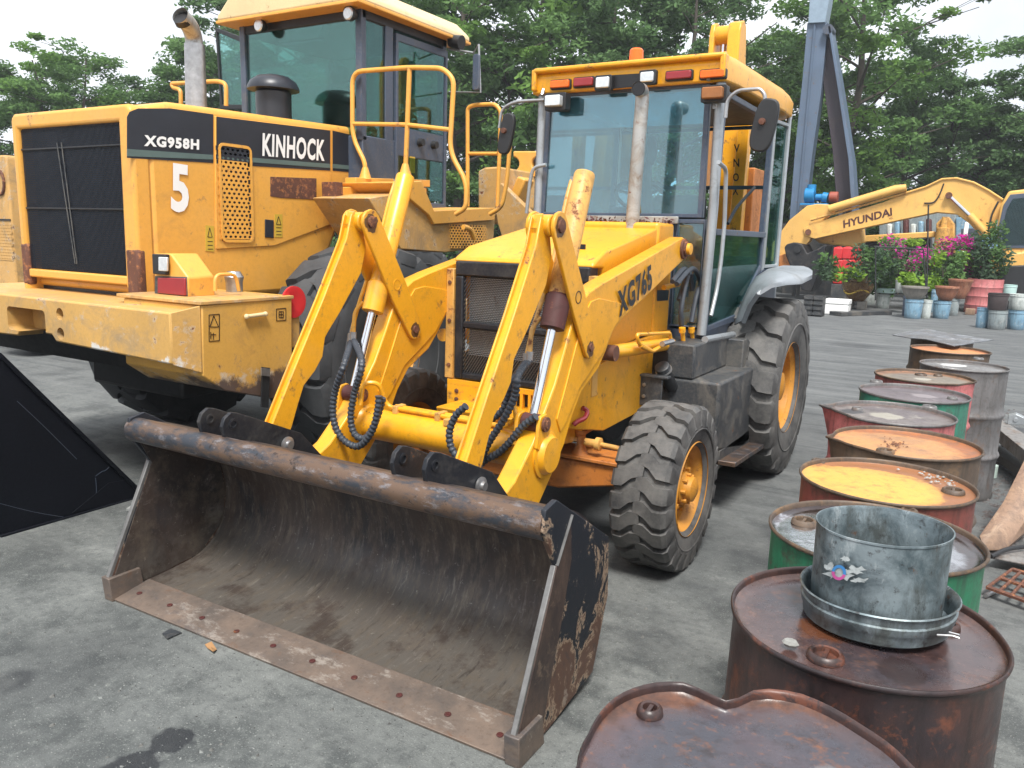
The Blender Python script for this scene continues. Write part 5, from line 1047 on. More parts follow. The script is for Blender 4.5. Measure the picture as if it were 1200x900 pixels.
M['lid_grey'] = drummat('grey_stained_lid', ((.17, .15, .14), (.13, .11, .115), (.30, .28, .24), (.06, .05, .045)), rough=.5, ring=((.12, .085, .075), .255), stains=((-.02, -.02, .09, (.33, .31, .26)), (-.19, .0, .07, (.04, .04, .045))))
M['lid_mauve'] = drummat('mauve_grey_lid', ((.15, .125, .135), (.12, .10, .11), (.22, .19, .19), (.06, .05, .05)), rough=.45, ring=((.11, .08, .08), .258), stains=((.05, .03, .08, (.25, .22, .23)),))
M['lid_tan'] = drummat('tan_grey_lid', ((.22, .20, .15), (.17, .145, .12), (.33, .21, .12), (.08, .06, .05)), rough=.55, ring=((.26, .13, .07), .25), bias=(-.1, .1), stains=((.0, -.03, .06, (.36, .34, .29)),))
M['lid_steel'] = drummat('steel_grey_lid', ((.20, .20, .20), (.155, .15, .15), (.62, .61, .58), (.07, .065, .06)), rough=.5, scale=.7, ring=((.12, .11, .105), .25), stains=((-.06, .10, .11, (.66, .66, .64)),))
M['drum_steel'] = drummat('grey_steel_drum', ((.16, .155, .155), (.12, .115, .115), (.13, .09, .07), (.05, .045, .04)), rough=.5)
M['drum_dgreen'] = drummat('teal_green_drum', ((.03, .20, .13), (.04, .16, .11), (.07, .06, .05), (.03, .03, .03)))
def drum(x, y, lid, body, label, bungs=((.5, .2), (3.6, .21)), dent=None, r=.288, h=.88, rot=0, tilt=(0, 0), rimmat=None, hoops=True, bs=1.0, **_):
    D_ = thing('oil_drum', label, 'oil drum', (x, y, 0), 'oil drums lined up down the right side')
    rim = rimmat or body
    def T(v):
        v = Vector(v)
        if dent: v = dent(v)
        v = v+Vector((0, 0, v.z*0)); v.z += (tilt[0]*v.x+tilt[1]*v.y)*max(0, v.z/h); return Vector((v.x+x, v.y+y, v.z))
    n = 72; prof = [(.01, .012), (r-.02, .012), (r-.004, 0), (r+.001, .01), (r-.006, .03)]
    for zc in (.30, .585) if hoops else (): prof += [(r-.006, zc-.03), (r+.004, zc-.012), (r+.009, zc), (r+.004, zc+.012), (r-.006, zc+.03)]
    zz = [.12, .2] ; prof += [(r-.006, .45)] ; prof = sorted(prof[:5], key=lambda p: 0) + sorted(prof[5:]+[(r-.006, q) for q in (.10, .18, .66, .72, .78, .83)], key=lambda p: p[1]) + [(r-.005, h-.018), (r-.002, h-.012)]
    def lat(pr): 
        m = MB(); m.lathe([p for p in pr], n=n); return m.map(T)
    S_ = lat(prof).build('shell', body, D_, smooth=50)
    lat([(r-.003, h-.012), (r+.003, h-.008), (r+.004, h-.002), (r+.001, h+.002), (r-.003, h+.001), (r-.005, h-.004), (r-.006, h-.018)]).build('rim', rim, D_, smooth=60)
    rings = [(r-.005, h-.014), (r-.010, h-.020), (r-.03, h-.022)]+[(r*q, h-.020+.003*math.cos(q*3)) for q in (.8, .65, .5, .35, .2, .07)]+[(.001, h-.018)]
    lat(rings).build('lid', lid, D_, smooth=60)
    for i, (a, d) in enumerate(bungs):
        cx_, cy_ = d*math.cos(a+rot), d*math.sin(a+rot); rr_ = (.030 if i == 0 else .020)*bs
        b = MB(); b.lathe([(rr_+.008, h-.021), (rr_+.006, h-.010), (rr_, h-.006), (rr_-.004, h-.008), (rr_-.006, h-.018), (.001, h-.018)], (cx_, cy_, 0), n=24)
        if i == 0: b.box(cx_-.004, cx_+.004, cy_-rr_*.8, cy_+rr_*.8, h-.019, h-.010)
        b.map(T).build('bung', rim, D_, smooth=50)
    return D_
def aim(px, py, x, y, z=.86): 
    q = HZ(px, py, z); return (math.atan2(q[1]-y, q[0]-x), math.hypot(q[0]-x, q[1]-y))
RIMPX = [(678, 900), (693, 857), (708, 831), (726, 815), (746, 806), (770, 800), (799, 798), (818, 804), (840, 814), (852.5, 818), (865, 815), (887, 805), (909, 806), (939, 813), (972, 828), (1008, 850), (1045, 875), (1067, 897)]
def buckled(cx_, cy_, r0, zr=.88):
    A_ = []
    for a, b in RIMPX:
        q = HZ(a, b, zr); A_.append((math.atan2(q[1]-cy_, q[0]-cx_) % (2*math.pi), math.hypot(q[0]-cx_, q[1]-cy_)))
    A_.sort(); aa = np.array([-.55]+[a for a, _ in A_]+[A_[-1][0]+.5]); rr_ = np.array([r0]+[b for _, b in A_]+[r0])
    def f(v):
        q = math.hypot(v.x, v.y)
        if q < 1e-4: return v
        a = math.atan2(v.y, v.x) % (2*math.pi); a = a-2*math.pi if a > 5.5 else a
        R_ = float(np.interp(a, aa, rr_)); zf = max(0, min(1, (v.z-.35)/.5)); k = 1+(R_/r0-1)*zf*min(1, (q/r0))**3
        dip = .012*math.exp(-((a-math.radians(108))/.35)**2)*(q/r0)*zf
        return Vector((v.x*k, v.y*k, v.z-dip*(1-abs(q/r0-.72)*1.2)))
    return f
def dentfn(ang, depth, width=.35, down=.0, zfade=.5):
    def f(v):
        rr_ = math.hypot(v.x, v.y)
        if rr_ < 1e-4: return v
        a = (math.atan2(v.y, v.x)-ang+math.pi) % (2*math.pi)-math.pi; k = math.exp(-(a/width)**2)*(rr_/.29)**3; zf = max(0, min(1, (v.z-zfade)/(.88-zfade)))
        s = 1-depth*k*zf/.29; return Vector((v.x*s, v.y*s, v.z-down*k*zf))
    return f
def multi(*fs):
    def f(v):
        for q in fs: v = q(v)
        return v
    return f
XY = dict(A=(2.071, -2.089), B=(2.022, -1.478), C=(1.987, -.867), D=(1.993, -.193), E=(1.904, .425), F=(1.916, 1.136), G=(1.939, 1.904), H=(2.076, 2.206), I=(1.997, 3.412))
XY['G'] = (1.915, 1.85); XY['H'] = (2.125, 2.43); XY['I'] = (1.985, 3.55); XY['E'] = (1.875, .44)
Z0 = (1.990, -2.800)
drum(*Z0, 'lid_dent', 'drum_rust', 'rust brown drum with a buckled, heart shaped dented lid at the bottom edge', bungs=(aim(760, 834, *Z0), (4.5, .2)), r=.300,
     dent=buckled(*Z0, .30), hoops=False, bs=.6)
drum(*XY['A'], 'lid_brown', 'drum_rust', 'rusty brown drum that carries the grey steel pot', bungs=(aim(967, 771, *XY['A']), (.6, .2)), dent=multi(dentfn(R(200), .01, .5), dentfn(R(20), .008, .4)))
drum(*XY['B'], 'lid_wet', 'drum_green', 'green drum with a wet shiny grey lid behind the steel pot', bungs=(aim(942, 613, *XY['B']), aim(1065, 601, *XY['B'])), rimmat='drum_brown')
drum(*XY['C'], 'lid_yellow', 'drum_red', 'red brown drum with a bright yellow lid', bungs=(aim(1117, 577, *XY['C']), aim(959, 542, *XY['C'])), rimmat='drum_brown')
drum(*XY['D'], 'lid_orange', 'drum_brown', 'dark brown drum with an orange rusted lid and scattered crumbs, behind the yellow lidded one', bungs=(aim(1037, 530, *XY['D']), aim(1088, 509, *XY['D'])), dent=multi(dentfn(R(200), -.035, .12, .0, .7), dentfn(R(240), .02, .3)), rimmat='drum_brown')
drum(*XY['E'], 'lid_grey', 'drum_pink', 'faded red drum with grey lid and a pulled out rim lip on its left', bungs=(aim(1089, 478, *XY['E']), (2.8, .18)), dent=multi(dentfn(R(185), -.055, .10, -.0, .7), dentfn(R(220), .025, .3)), rimmat='drum_steel')
drum(*XY['F'], 'lid_mauve', 'drum_dgreen', 'green sided drum with a mauve grey lid, fourth from the far end', bungs=(aim(1027, 448, *XY['F']), (.2, .2)), dent=dentfn(R(235), .05, .45, .01, .3), rimmat='drum_steel')
drum(*XY['G'], 'lid_tan', 'drum_pink', 'faded red drum with a tan grey lid and one dark bung near its middle', bungs=(aim(1079, 440, *XY['G']), (1.2, .21)), dent=multi(dentfn(R(-25), .05, .3, .015), dentfn(R(0), -.02, .15)), rimmat='drum_brown')
drum(*XY['H'], 'lid_steel', 'drum_steel', 'bare grey steel drum with a white patched lid, standing behind the red ones', r=.276, h=.90, bungs=(aim(1146, 424, *XY['H']), (3.9, .2)), rimmat='drum_steel')
drum(*XY['I'], 'lid_orange2', 'drum_brown', 'brown drum with a plain orange rust lid next to the sheet covered one', bungs=(), dent=dentfn(R(-10), -.02, .3, 0, .6))
jx, jy = HZ(1104, 396, .88)
drum(jx, jy, 'lid_grey', 'drum_brown', 'farthest drum of the row, covered with a bent grey metal sheet', bungs=(), r=.262)
P = [HZ(*p, .90) for p in ((1046, 392), (1064, 389), (1085, 387), (1108, 390), (1140, 394), (1164, 399), (1140, 401), (1118, 405), (1085, 399), (1066, 396))]
vs = []; hts = (.0, .012, .02, .005, .0, .01, -.004, .0, .015, .004); cxx = sum(p[0] for p in P)/10; cyy = sum(p[1] for p in P)/10
for dz in (0, -.006): vs += [(p[0], p[1], .897+h_+dz) for p, h_ in zip(P, hts)]+[(cxx, cyy, .899+dz)]
MS = MB().add(vs, [(i, (i+1) % 10, 10) for i in range(10)]+[(11+(i+1) % 10, 11+i, 21) for i in range(10)]+[(i, 11+i, 11+(i+1) % 10, (i+1) % 10) for i in range(10)]).build('metal_sheet', drummat('dull_sheet', ((.17, .18, .20), (.14, .15, .17), (.42, .44, .47), (.07, .07, .07)), rough=.4, metal=.3), None, smooth=50)
tag(MS, 'bent grey metal sheet lying on top of the farthest drum', 'metal sheet')
# crumbs of rust and gravel on lids
rc_ = random.Random(5)
for nm, cpx, cpy, n_, sp_x, z, mt, lab in (('rust_crumbs', 1045, 521, 40, 13, .866, 'rustiron', 'dark rust crumbs on the orange drum lid'), ('paint_flakes', 1100, 560, 46, 26, .866, 'exhaust', 'silvery flakes on the yellow drum lid')):
    mb = MB()
    for k in range(n_):
        px_ = cpx+rc_.gauss(0, sp_x*.5); py_ = cpy+rc_.gauss(0, 3)+(px_-cpx)*(.28 if nm == 'paint_flakes' else .0); x, y = HZ(px_, py_, z); s = rc_.uniform(.003, .008)
        mb.add([(x+s, y, z), (x, y+s, z), (x-s, y, z), (x, y-s, z), (x, y, z+s*.7)], [(0, 1, 4), (1, 2, 4), (2, 3, 4), (3, 0, 4)])
    tag(mb.build(nm, mt, None, smooth=0, fix=False), lab, 'crumbs', kind='stuff')
x, y = HZ(926, 757, .865); tag(MB().ball((x, y, .872), (.018, .014, .009), 8).build('pebble', plain('pebble_stone', (.30, .30, .28), .9, 0, .5, 60), None, smooth=0), 'small pale stone on the rusty drum lid, left of the steel pot', 'stone')
# ---- steel pot: a sheet ring standing in a flanged tray
px0, py0 = HZ(1024, 728, .862)
PT = thing('steel_pot', 'dented galvanised steel pot with torn sticker standing in its tray on a rusty drum', 'pot', (px0, py0, .862))
g = G('stained_galvanised_steel'); a = g.noise(9, 9, .68, dist=.5); b = g.noise(5, 10, .75, stretch=(1, 1, .4), off=(3, 1, 1)); f = g.noise(40, 6, .7)
c = g.mix(g.step(a, .40, .60), (.105, .14, .155), (.28, .335, .355)); c = g.mix(g.step(b, .48, .58, 0, .9), c, (.085, .095, .09)); c = g.mix(g.step(b, .42, .36, 0, .7), c, (.55, .60, .61)); c = g.mix(g.step(f, .58, .66, 0, .7), c, (.05, .045, .045)); c = g.mix(g.step(g.noise(16, 9, .7, off=(6, 6, 6)), .62, .68, 0, .8), c, (.17, .09, .055))
g.col(c); g.rough(g.step(a, .3, .7, .28, .55)); g.b.inputs['Metallic'].default_value = .6; g.bump(g.mul(a, g.mul(f, .3), 'ADD'), .4, .004); M['galvpot'] = g.m
def pm_(v): 
    a = math.atan2(v.y, v.x); s = 1+.018*math.cos(2*a+.6)*min(1, v.z/.1)+.006*math.sin(5*a); return Vector((v.x*s+px0-.012*min(1, 0), v.y*s+py0, v.z+.862+.006*math.cos(a)))
MB().lathe([(q*.955, h*.92) for q, h in [(.10, .004), (.145, .006), (.160, .016), (.163, .040), (.166, .043), (.168, .060), (.164, .063), (.166, .082), (.172, .086), (.169, .089), (.163, .083), (.160, .06), (.157, .03), (.14, .018), (.001, .018)]], n=72).map(pm_).build('tray', 'galvpot', PT, smooth=40)
MB().lathe([(q*.905, h*.87) for q, h in [(.148, .02), (.1495, .10), (.1505, .255), (.1530, .258), (.1530, .263), (.1500, .263), (.1475, .255), (.1465, .10), (.145, .02)]], n=72).map(lambda v: pm_(v)+Vector((-.004, .0, 0))).build('ring', 'galvpot', PT, smooth=40)
w0 = hit(1100, 746, 'z', .93); MB().tube([hit(*p, 'y', py0-.13) for p in ((1098, 744), (1116, 745), (1125, 748), (1124, 744), (1112, 741))], .0022, 6).build('wire_hook', 'galv', PT)
def patch(pts, dr, mat, name):      # sticker laid round the ring
    v = []
    for a, b in pts:
        d = ray(a, b); o = CAM-Vector((px0-.004, py0, 0)); A_ = d.x*d.x+d.y*d.y; B_ = 2*(o.x*d.x+o.y*d.y); C_ = o.x*o.x+o.y*o.y-(.1405+dr)**2; D__ = max(0, B_*B_-4*A_*C_); t = (-B_-math.sqrt(D__))/(2*A_); v.append(CAM+d*t)
    c_ = (sum(p[0] for p in pts)/len(pts), sum(p[1] for p in pts)/len(pts)); return v
def fanpatch(pts, dr, mat, name, lab=None):
    c_ = (sum(p[0] for p in pts)/len(pts), sum(p[1] for p in pts)/len(pts)); v = patch(pts+[c_], dr, mat, name); n = len(pts); return MB().add(v, [(i, (i+1) % n, n) for i in range(n)]).build(name, mat, PT, smooth=60, label=lab)
rs_ = random.Random(3)
TP = plain('torn_paper', (.46, .50, .50), .7, 0, .55, 45)
for cx__, cy__, rx__, ry__, sd__ in ((984, 672, 15, 8, 1), (1002, 668, 10, 5, 2), (972, 664, 6, 4, 3), (1008, 680, 9, 3, 4), (990, 655, 5, 3, 5)):
    rs_ = random.Random(sd__); fanpatch([(cx__+rx__*math.cos(a)*(1+.5*rs_.uniform(-1, 1)), cy__+ry__*math.sin(a)*(1+.5*rs_.uniform(-1, 1))) for a in [2*math.pi*k/18 for k in range(18)]], .001+.0001*sd__, TP, 'torn_sticker')
for a0, a1, mt in ((-20, 170, plain('sticker_blue', (.05, .22, .50), .5)), (170, 340, plain('sticker_magenta', (.50, .08, .28), .5))):
    n = 9; o_ = [(983+8.5*math.cos(R(a0+(a1-a0)*k/n)), 671-9*math.sin(R(a0+(a1-a0)*k/n))) for k in range(n+1)]; i_ = [(983+5*math.cos(R(a0+(a1-a0)*k/n)), 671-5.5*math.sin(R(a0+(a1-a0)*k/n))) for k in range(n+1)]
    v = patch(o_+i_, .0025, None, None); MB().add(v, [(k, k+1, n+2+k, n+1+k) for k in range(n)]).build('printed_ring', mt, PT, smooth=60)

# ================================================================== SCRAP at the right edge
def slab(pts, z, t, name, mat, label, cat, tilt=None):
    P = [HZ(a, b, z) for a, b in pts]; return tag(MB().prism(P, 'z', z-t, z).build(name, mat, None, bevel=.004), label, cat)
M['scrapsteel'] = drummat('scrap_steel', ((.20, .19, .18), (.26, .25, .235), (.16, .11, .08), (.06, .05, .05)), rough=.55)
M['tanplate'] = drummat('tan_rusty_plate', ((.30, .19, .12), (.25, .16, .11), (.36, .25, .17), (.12, .08, .06)), rough=.6)
SB = slab([(1163, 497), (1171, 490), (1260, 545), (1260, 575)], .30, .10, 'steel_beam', 'scrapsteel', 'pale grey steel beam resting on blocks beside the drums', 'steel beam')
tag(MB().box(*sorted((HZ(1168, 500, .2)[0]+.05, HZ(1168, 500, .2)[0]+.35)), HZ(1168, 500, .2)[1]-.2, HZ(1168, 500, .2)[1]+.1, 0, .199).build('timber_block', 'tankgrey', None, bevel=.01), 'dark timber block under the pale steel beam', 'timber block')
slab([(1164, 528), (1172, 522), (1250, 562), (1246, 585)], .12, .06, 'steel_channel', 'tankgrey', 'dark steel channel lying below the pale beam', 'steel channel')
hp_ = [hit(*p, 'x', 2.62) for p in ((1, 1),)]
# tan plate leaning: quad from the ground up
a_, b_, c_, d_ = HZ(1150, 640, .05), HZ(1178, 642, .03), HZ(1203, 540, .42), HZ(1240, 560, .42)
PLT = MB(); top = []
row0 = [Vector((*HZ(1148, 628, .06), .06)), Vector((*HZ(1154, 643, .04), .04)), Vector((*HZ(1180, 642, .03), .03)), Vector((*HZ(1215, 612, .03), .03))]
row1 = [Vector((*HZ(1176, 588, .22), .22)), Vector((*HZ(1190, 590, .22), .22)), Vector((*HZ(1215, 590, .22), .22)), Vector((*HZ(1240, 590, .2), .2))]
row2 = [Vector((*HZ(1201, 538, .40), .40)), Vector((*HZ(1212, 538, .42), .42)), Vector((*HZ(1230, 540, .42), .42)), Vector((*HZ(1260, 550, .4), .4))]
for i, rw in enumerate((row0, row1, row2)): PLT.v += [tuple(v) for v in rw]
for i, rw in enumerate((row0, row1, row2)): PLT.v += [tuple(v-Vector((0, 0, .012))) for v in rw]
for j in range(2):
    for i in range(3): PLT.f.append((j*4+i, j*4+i+1, (j+1)*4+i+1, (j+1)*4+i)); PLT.f.append((12+(j+1)*4+i, 12+(j+1)*4+i+1, 12+j*4+i+1, 12+j*4+i))
for a, b in ((0, 1), (1, 2), (2, 3), (3, 7), (7, 11), (11, 10), (10, 9), (9, 8), (8, 4), (4, 0)): PLT.f.append((a, 12+a, 12+b, b))
PLT.mi = [0]*len(PLT.f)
tag(PLT.build('bent_plate', 'tanplate', None, smooth=60), 'bent tan rusty plate leaning at the right edge', 'metal plate')
slab([(1160, 652), (1178, 642), (1260, 655), (1260, 672)], .07, .012, 'grey_plate', 'scrapsteel', 'flat grey plate on the ground under the tan plate', 'metal plate')
sl = [(1157, 688), (1186, 667), (1260, 690), (1260, 725)]
P = [Vector((*HZ(a, b, .05), .05)) for a, b in sl]; RK = MB()
n_ = 7
for k in range(n_+1):
    t = k/n_; a, b = P[0].lerp(P[3], t), P[1].lerp(P[2], t); RK.tube([a, b], .008, 6)
for k in range(3):
    t = k/2; a, b = P[0].lerp(P[1], t), P[3].lerp(P[2], t); RK.obox((a+b)/2, ((b-a).length, .03, .012), Matrix.Rotation(math.atan2((b-a).y, (b-a).x), 3, 'Z'))
tag(RK.build('rusty_grating', 'rustiron', None), 'rusty steel grating lying flat at the right edge', 'grating')
tag(MB().tube(rounded([Vector((*HZ(1161, 652, .09), .09)), Vector((*HZ(1180, 643, .10), .10)), Vector((*HZ(1205, 640, .10), .10))], .1), .012, 8).build('black_rod', 'blackplain', None), 'black bar sticking out from behind the green drum', 'bar')
tag(MB().tube([Vector((*HZ(1155, 698, .02), .02)), Vector((*HZ(1168, 692, .02), .02))], .011, 8).build('pipe_stub', 'galv', None), 'short pale pipe stub beside the grating', 'pipe')
q = HZ(1190, 490, .35); AN = MB(); AN.prism([(-.05, 0), (.09, .02), (.10, .05), (-.0, .09), (-.05, .07)], 'y', -.05, .05); AN.cyl((.0, -.052, .045), (.0, -.056, .045), .018, 12)
tag(AN.map(lambda v: Vector((v.x+q[0], v.y+q[1], v.z+.30))).build('machine_bracket', 'silver', None, bevel=.006), 'pale cast bracket sitting on the steel beam', 'bracket')
rb_ = random.Random(8); mb = MB()
for k in range(260):
    px_, py_ = rb_.uniform(1150, 1200), rb_.uniform(480, 655); x, y = HZ(px_, py_, 0); s = rb_.uniform(.006, .03); mb.add([(x+s, y, 0), (x, y+s*.7, 0), (x-s, y, 0), (x, y-s*.6, 0), (x+s*.2, y, s*.8)], [(0, 1, 4), (1, 2, 4), (2, 3, 4), (3, 0, 4)])
tag(mb.build('rubble', 'scrapsteel', None, smooth=0, fix=False), 'small rubble and scrap between the drums and the steel pieces', 'rubble', kind='stuff')
tag(MB().cyl((*HZ(1163, 552, .05), 0), (*HZ(1163, 552, .05), .10), .035, 14).build('tin_can', plain('pale_green_tin', (.45, .55, .50), .5), None, bevel=.004), 'pale green tin standing by the drums and scrap', 'tin')
# ================================================================== FAR SIDE OF THE YARD
def gb(px, py, z=0):      # point on the ground + metres per photo pixel there
    p = hit(px, py, 'z', z); return p, (p-CAM).length/math.sqrt(FPX**2+(px-600)**2+(py-450)**2)
leafm = {}
def leafmat(name, c1, c2, trans=.35):
    g = G(name); g.t.nodes.remove(g.b); df = g.n('ShaderNodeBsdfDiffuse'); tl = g.n('ShaderNodeBsdfTranslucent'); m = g.n('ShaderNodeMixShader'); m.inputs[0].default_value = trans
    oi = g.n('ShaderNodeObjectInfo'); c = g.mix(g.step(g.noise(.9, 5, .6), .35, .65), c1, c2); c = g.mix(g.mul(g.noise(9, 3), .4), c, shade(c1, .6)); c = g.mix(g.mul(oi.outputs['Random'], .35), c, shade(c2, 1.25))
    g.l(c, df.inputs[0]); g.l(c, tl.inputs[0]); g.l(df.outputs[0], m.inputs[1]); g.l(tl.outputs[0], m.inputs[2]); g.l(m.outputs[0], g.o.inputs[0]); return g.m
M['leaf'] = leafmat('mid_green_leaves', (.085, .165, .055), (.155, .265, .09)); M['leaf_dark'] = leafmat('dark_green_leaves', (.078, .148, .062), (.14, .232, .092)); M['leaf_lime'] = leafmat('lime_leaves', (.17, .30, .035), (.24, .38, .06))
M['leaf_grey'] = leafmat('grey_green_leaves', (.07, .12, .07), (.11, .17, .10)); M['petal'] = leafmat('magenta_petals', (.62, .03, .32), (.75, .06, .45), .3); M['bark'] = plain('bark', (.085, .07, .055), .9, 0, .5, 14, .6)
def leaves(rng, centers, n, size, flat=.0):
    """many small leaf faces round the given (centre, radius) clumps, as numpy arrays"""
    C_ = np.array([c[:3] for c, _ in centers]); Rr = np.array([r for _, r in centers]); idx = rng.integers(0, len(centers), n)
    d = rng.normal(size=(n, 3)); d /= np.linalg.norm(d, axis=1)[:, None]; rad = rng.random(n)**.45; P = C_[idx]+d*(Rr[idx]*rad[:, None])
    u = rng.normal(size=(n, 3)); u[:, 2] *= .6; u /= np.linalg.norm(u, axis=1)[:, None]; w = np.cross(u, rng.normal(size=(n, 3))); w /= np.linalg.norm(w, axis=1)[:, None]
    s = size*(.6+.8*rng.random(n))[:, None]; V = np.stack([P-u*s, P-w*s*.42, P+u*s, P+w*s*.42], 1).reshape(-1, 3); return V
def leafobj(name, V, mat, parent, mesh=None, label=None, cat=None, kind=None, off=(0, 0, 0)):
    n = len(V)//4; me = bpy.data.meshes.new(name); me.vertices.add(len(V)); me.vertices.foreach_set('co', (V-np.array(off)).astype(np.float32).ravel()); me.loops.add(len(V)); me.loops.foreach_set('vertex_index', np.arange(len(V), dtype=np.int32))
    me.polygons.add(n); me.polygons.foreach_set('loop_start', np.arange(0, len(V), 4, dtype=np.int32)); me.update(calc_edges=True); me.materials.append(M[mat])
    ob = bpy.data.objects.new(name, me); S.collection.objects.link(ob); ob.parent = parent; return tag(ob, label, cat, None, kind)
rng = np.random.default_rng(5)
# ---- tubs, buckets and pots
def vessel(name, cx_, py_, w, h, prof, mat, label, cat, group=None, soil=False, bands=0, extra=None, z0=0, depth=None):
    p, k = gb(cx_, py_) if z0 == 0 else (None, None)
    if z0: p, k = z0
    T_ = thing(name, label, cat, tuple(p), group); R_ = w*k/2; H = h*k*1.02
    pr = [(.001, 0)]+[(a*R_, b*H) for a, b in prof]; pr += [(prof[-1][0]*R_*.93, prof[-1][1]*H), (prof[-1][0]*R_*.88, H*.86), (.001, H*.84)]
    MB().lathe(pr, tuple(p), n=28).build('body', mat, T_, smooth=45)
    if soil: MB().lathe([(prof[-1][0]*R_*.9, H*.87), (.001, H*.93)], tuple(p), n=20).build('soil', 'soil', T_)
    return T_, p, k, R_, H
M['soil'] = plain('soil', (.045, .035, .025), .95, 0, .5, 20); M['terracotta'] = drummat('terracotta', ((.36, .15, .085), (.31, .12, .07), (.42, .22, .13), (.12, .06, .04)), rough=.75, spots=.3)
M['glazed'] = drummat('brown_glaze', ((.16, .085, .03), (.12, .06, .025), (.40, .26, .07), (.05, .03, .02)), rough=.35, scale=2, spots=.4)
M['bucketblue'] = drummat('faded_blue_plastic', ((.16, .30, .42), (.20, .34, .44), (.35, .42, .46), (.09, .12, .14)), rough=.5, spots=.3); M['bucketwhite'] = drummat('dirty_white_plastic', ((.55, .58, .55), (.48, .52, .50), (.66, .67, .63), (.20, .22, .20)), rough=.5, spots=.3)
M['bucketgrey'] = drummat('grey_plastic', ((.26, .30, .30), (.22, .26, .27), (.33, .35, .34), (.1, .1, .1)), rough=.5, spots=.3); M['pinkdrum'] = drummat('pink_plastic', ((.55, .17, .17), (.48, .15, .15), (.60, .24, .22), (.22, .09, .08)), rough=.5, spots=.25, scale=.5)
M['aqua'] = plain('aqua_plastic', (.45, .62, .58), .5, 0, .25, 4); M['stone'] = plain('weathered_stone', (.26, .24, .21), .9, 0, .4, 12, .5); M['darkpot'] = plain('dark_brown_plastic', (.06, .045, .045), .5, 0, .3, 6)
bk = [(.86, 0), (.88, .02), (.97, .80), (.96, .83), (1.02, .85), (1.02, .90), (.97, .91), (1.0, 1.0)]
bowl = [(.5, 0), (.55, .03), (.85, .45), (.98, .85), (1.03, .88), (1.03, 1.0)]
urn = [(.42, 0), (.46, .05), (.70, .28), (.90, .58), (.94, .82), (1.10, .90), (1.10, 1.0)]
def plant(name, label, base, k, w, h, mats, n, size, stems=4, flower=0, seed=0, shape=1.0, cat='plant', up=0.0):
    """potted plant growing from `base` (metres), w x h photo pixels"""
    rg_ = np.random.default_rng(seed+17); T_ = thing(name, label, cat, tuple(base)); W_, H = w*k/2, h*k; cen = []
    st = MB(); rs = random.Random(seed)
    for j in range(stems):
        a = rs.uniform(0, 6.28); tip = Vector((math.cos(a)*W_*rs.uniform(.1, .7), math.sin(a)*W_*.6*rs.uniform(.1, .7), H*rs.uniform(.55, .9))); pth = smoothpath([base, base+tip*.4+Vector((0, 0, H*.1)), base+tip], 4); st.tube(pth, [max(.004, .022*(1-i/len(pth))) for i in range(len(pth))], 5)
    st.build('stem', 'bark', T_)
    for j in range(14): cen.append(((base.x+rs.uniform(-1, 1)*W_*.75, base.y+rs.uniform(-1, 1)*W_*.5, base.z+up*H+H*(1-up)*rs.uniform(.1, .9)), (W_*.42, W_*.42, H*.24*shape)))
    for i, mt in enumerate(mats):
        sub = cen[i::len(mats)]; leafobj('foliage', leaves(rg_, sub, int(n*.75)//len(mats), size*.85), mt, T_, off=tuple(base), kind='stuff')
    if flower:
        fc = [(c, (r[0]*.8, r[1]*.8, r[2]*.7)) for c, r in [cen[q] for q in range(0, 14, 2)]]; fc = [((c[0], c[1], c[2]+H*.12), r) for c, r in fc]; leafobj('flowers', leaves(rg_, fc, int(flower*.6), size*.7), 'petal', T_, off=tuple(base), kind='stuff')
    return T_
# white box, black crates, plank, urn
p, k = gb(979, 369); tag(MB().box(p.x-13*k, p.x+13*k, p.y, p.y+.5, 0, 11*k).build('base', 'bucketwhite', None), None) if False else None
CBX = thing('cool_box', 'white plastic cool box on the ground beside the black crates', 'box', tuple(p)); MB().box(p.x-13*k, p.x+13*k, p.y, p.y+.45, 0, 12*k).build('base', 'white', CBX, bevel=.02); MB().box(p.x-13.6*k, p.x+13.6*k, p.y-.01, p.y+.46, 12.2*k, 18*k).build('lid', 'white', CBX, bevel=.02)
p, k = gb(954, 371)
for j, (dx_, lab) in enumerate(((-8, 'black slatted crate next to the rear wheel, left of its twin'), (3, 'black slatted crate between its twin and the white box'))):
    T_ = thing('crate', lab, 'crate', (p.x+dx_*k, p.y, 0), 'black crates by the cool box'); MB().box(p.x+(dx_-5)*k, p.x+(dx_+5)*k, p.y, p.y+.4, 0, 24*k).build('body', 'blackplain', T_, bevel=.01)
    for q in range(4): MB().box(p.x+(dx_-5.2)*k, p.x+(dx_+5.2)*k, p.y-.02, p.y, (2+6*q)*k, (5.5+6*q)*k).build('slat', 'tankgrey', T_)
p, k = gb(1009, 369); tag(MB().obox(p+Vector((0, 0, .05)), (17*k, 1.9, .10), R(-30)).build('timber', 'tankgrey', None, bevel=.01), 'dark timber plank lying on the yard in front of the urn', 'plank')
uz = gb(1002, 362); p, k = uz
for dx_ in (-8, 6): tag(MB().box(p.x+(dx_-4)*k, p.x+(dx_+5)*k, p.y-.1, p.y+.3, 0, 9*k).build('concrete_block', 'stone', None, bevel=.01), 'pale concrete block under the left side of the dragon urn' if dx_ < 0 else 'pale concrete block under the right side of the dragon urn', 'block')
U, p_, k_, R_, H_ = vessel('glazed_urn', 1002, 362, 38, 26, urn, 'glazed', 'big brown glazed urn with ochre scrolls raised on blocks', 'urn', z0=(p+Vector((0, .1, 9*k)), k), soil=True)
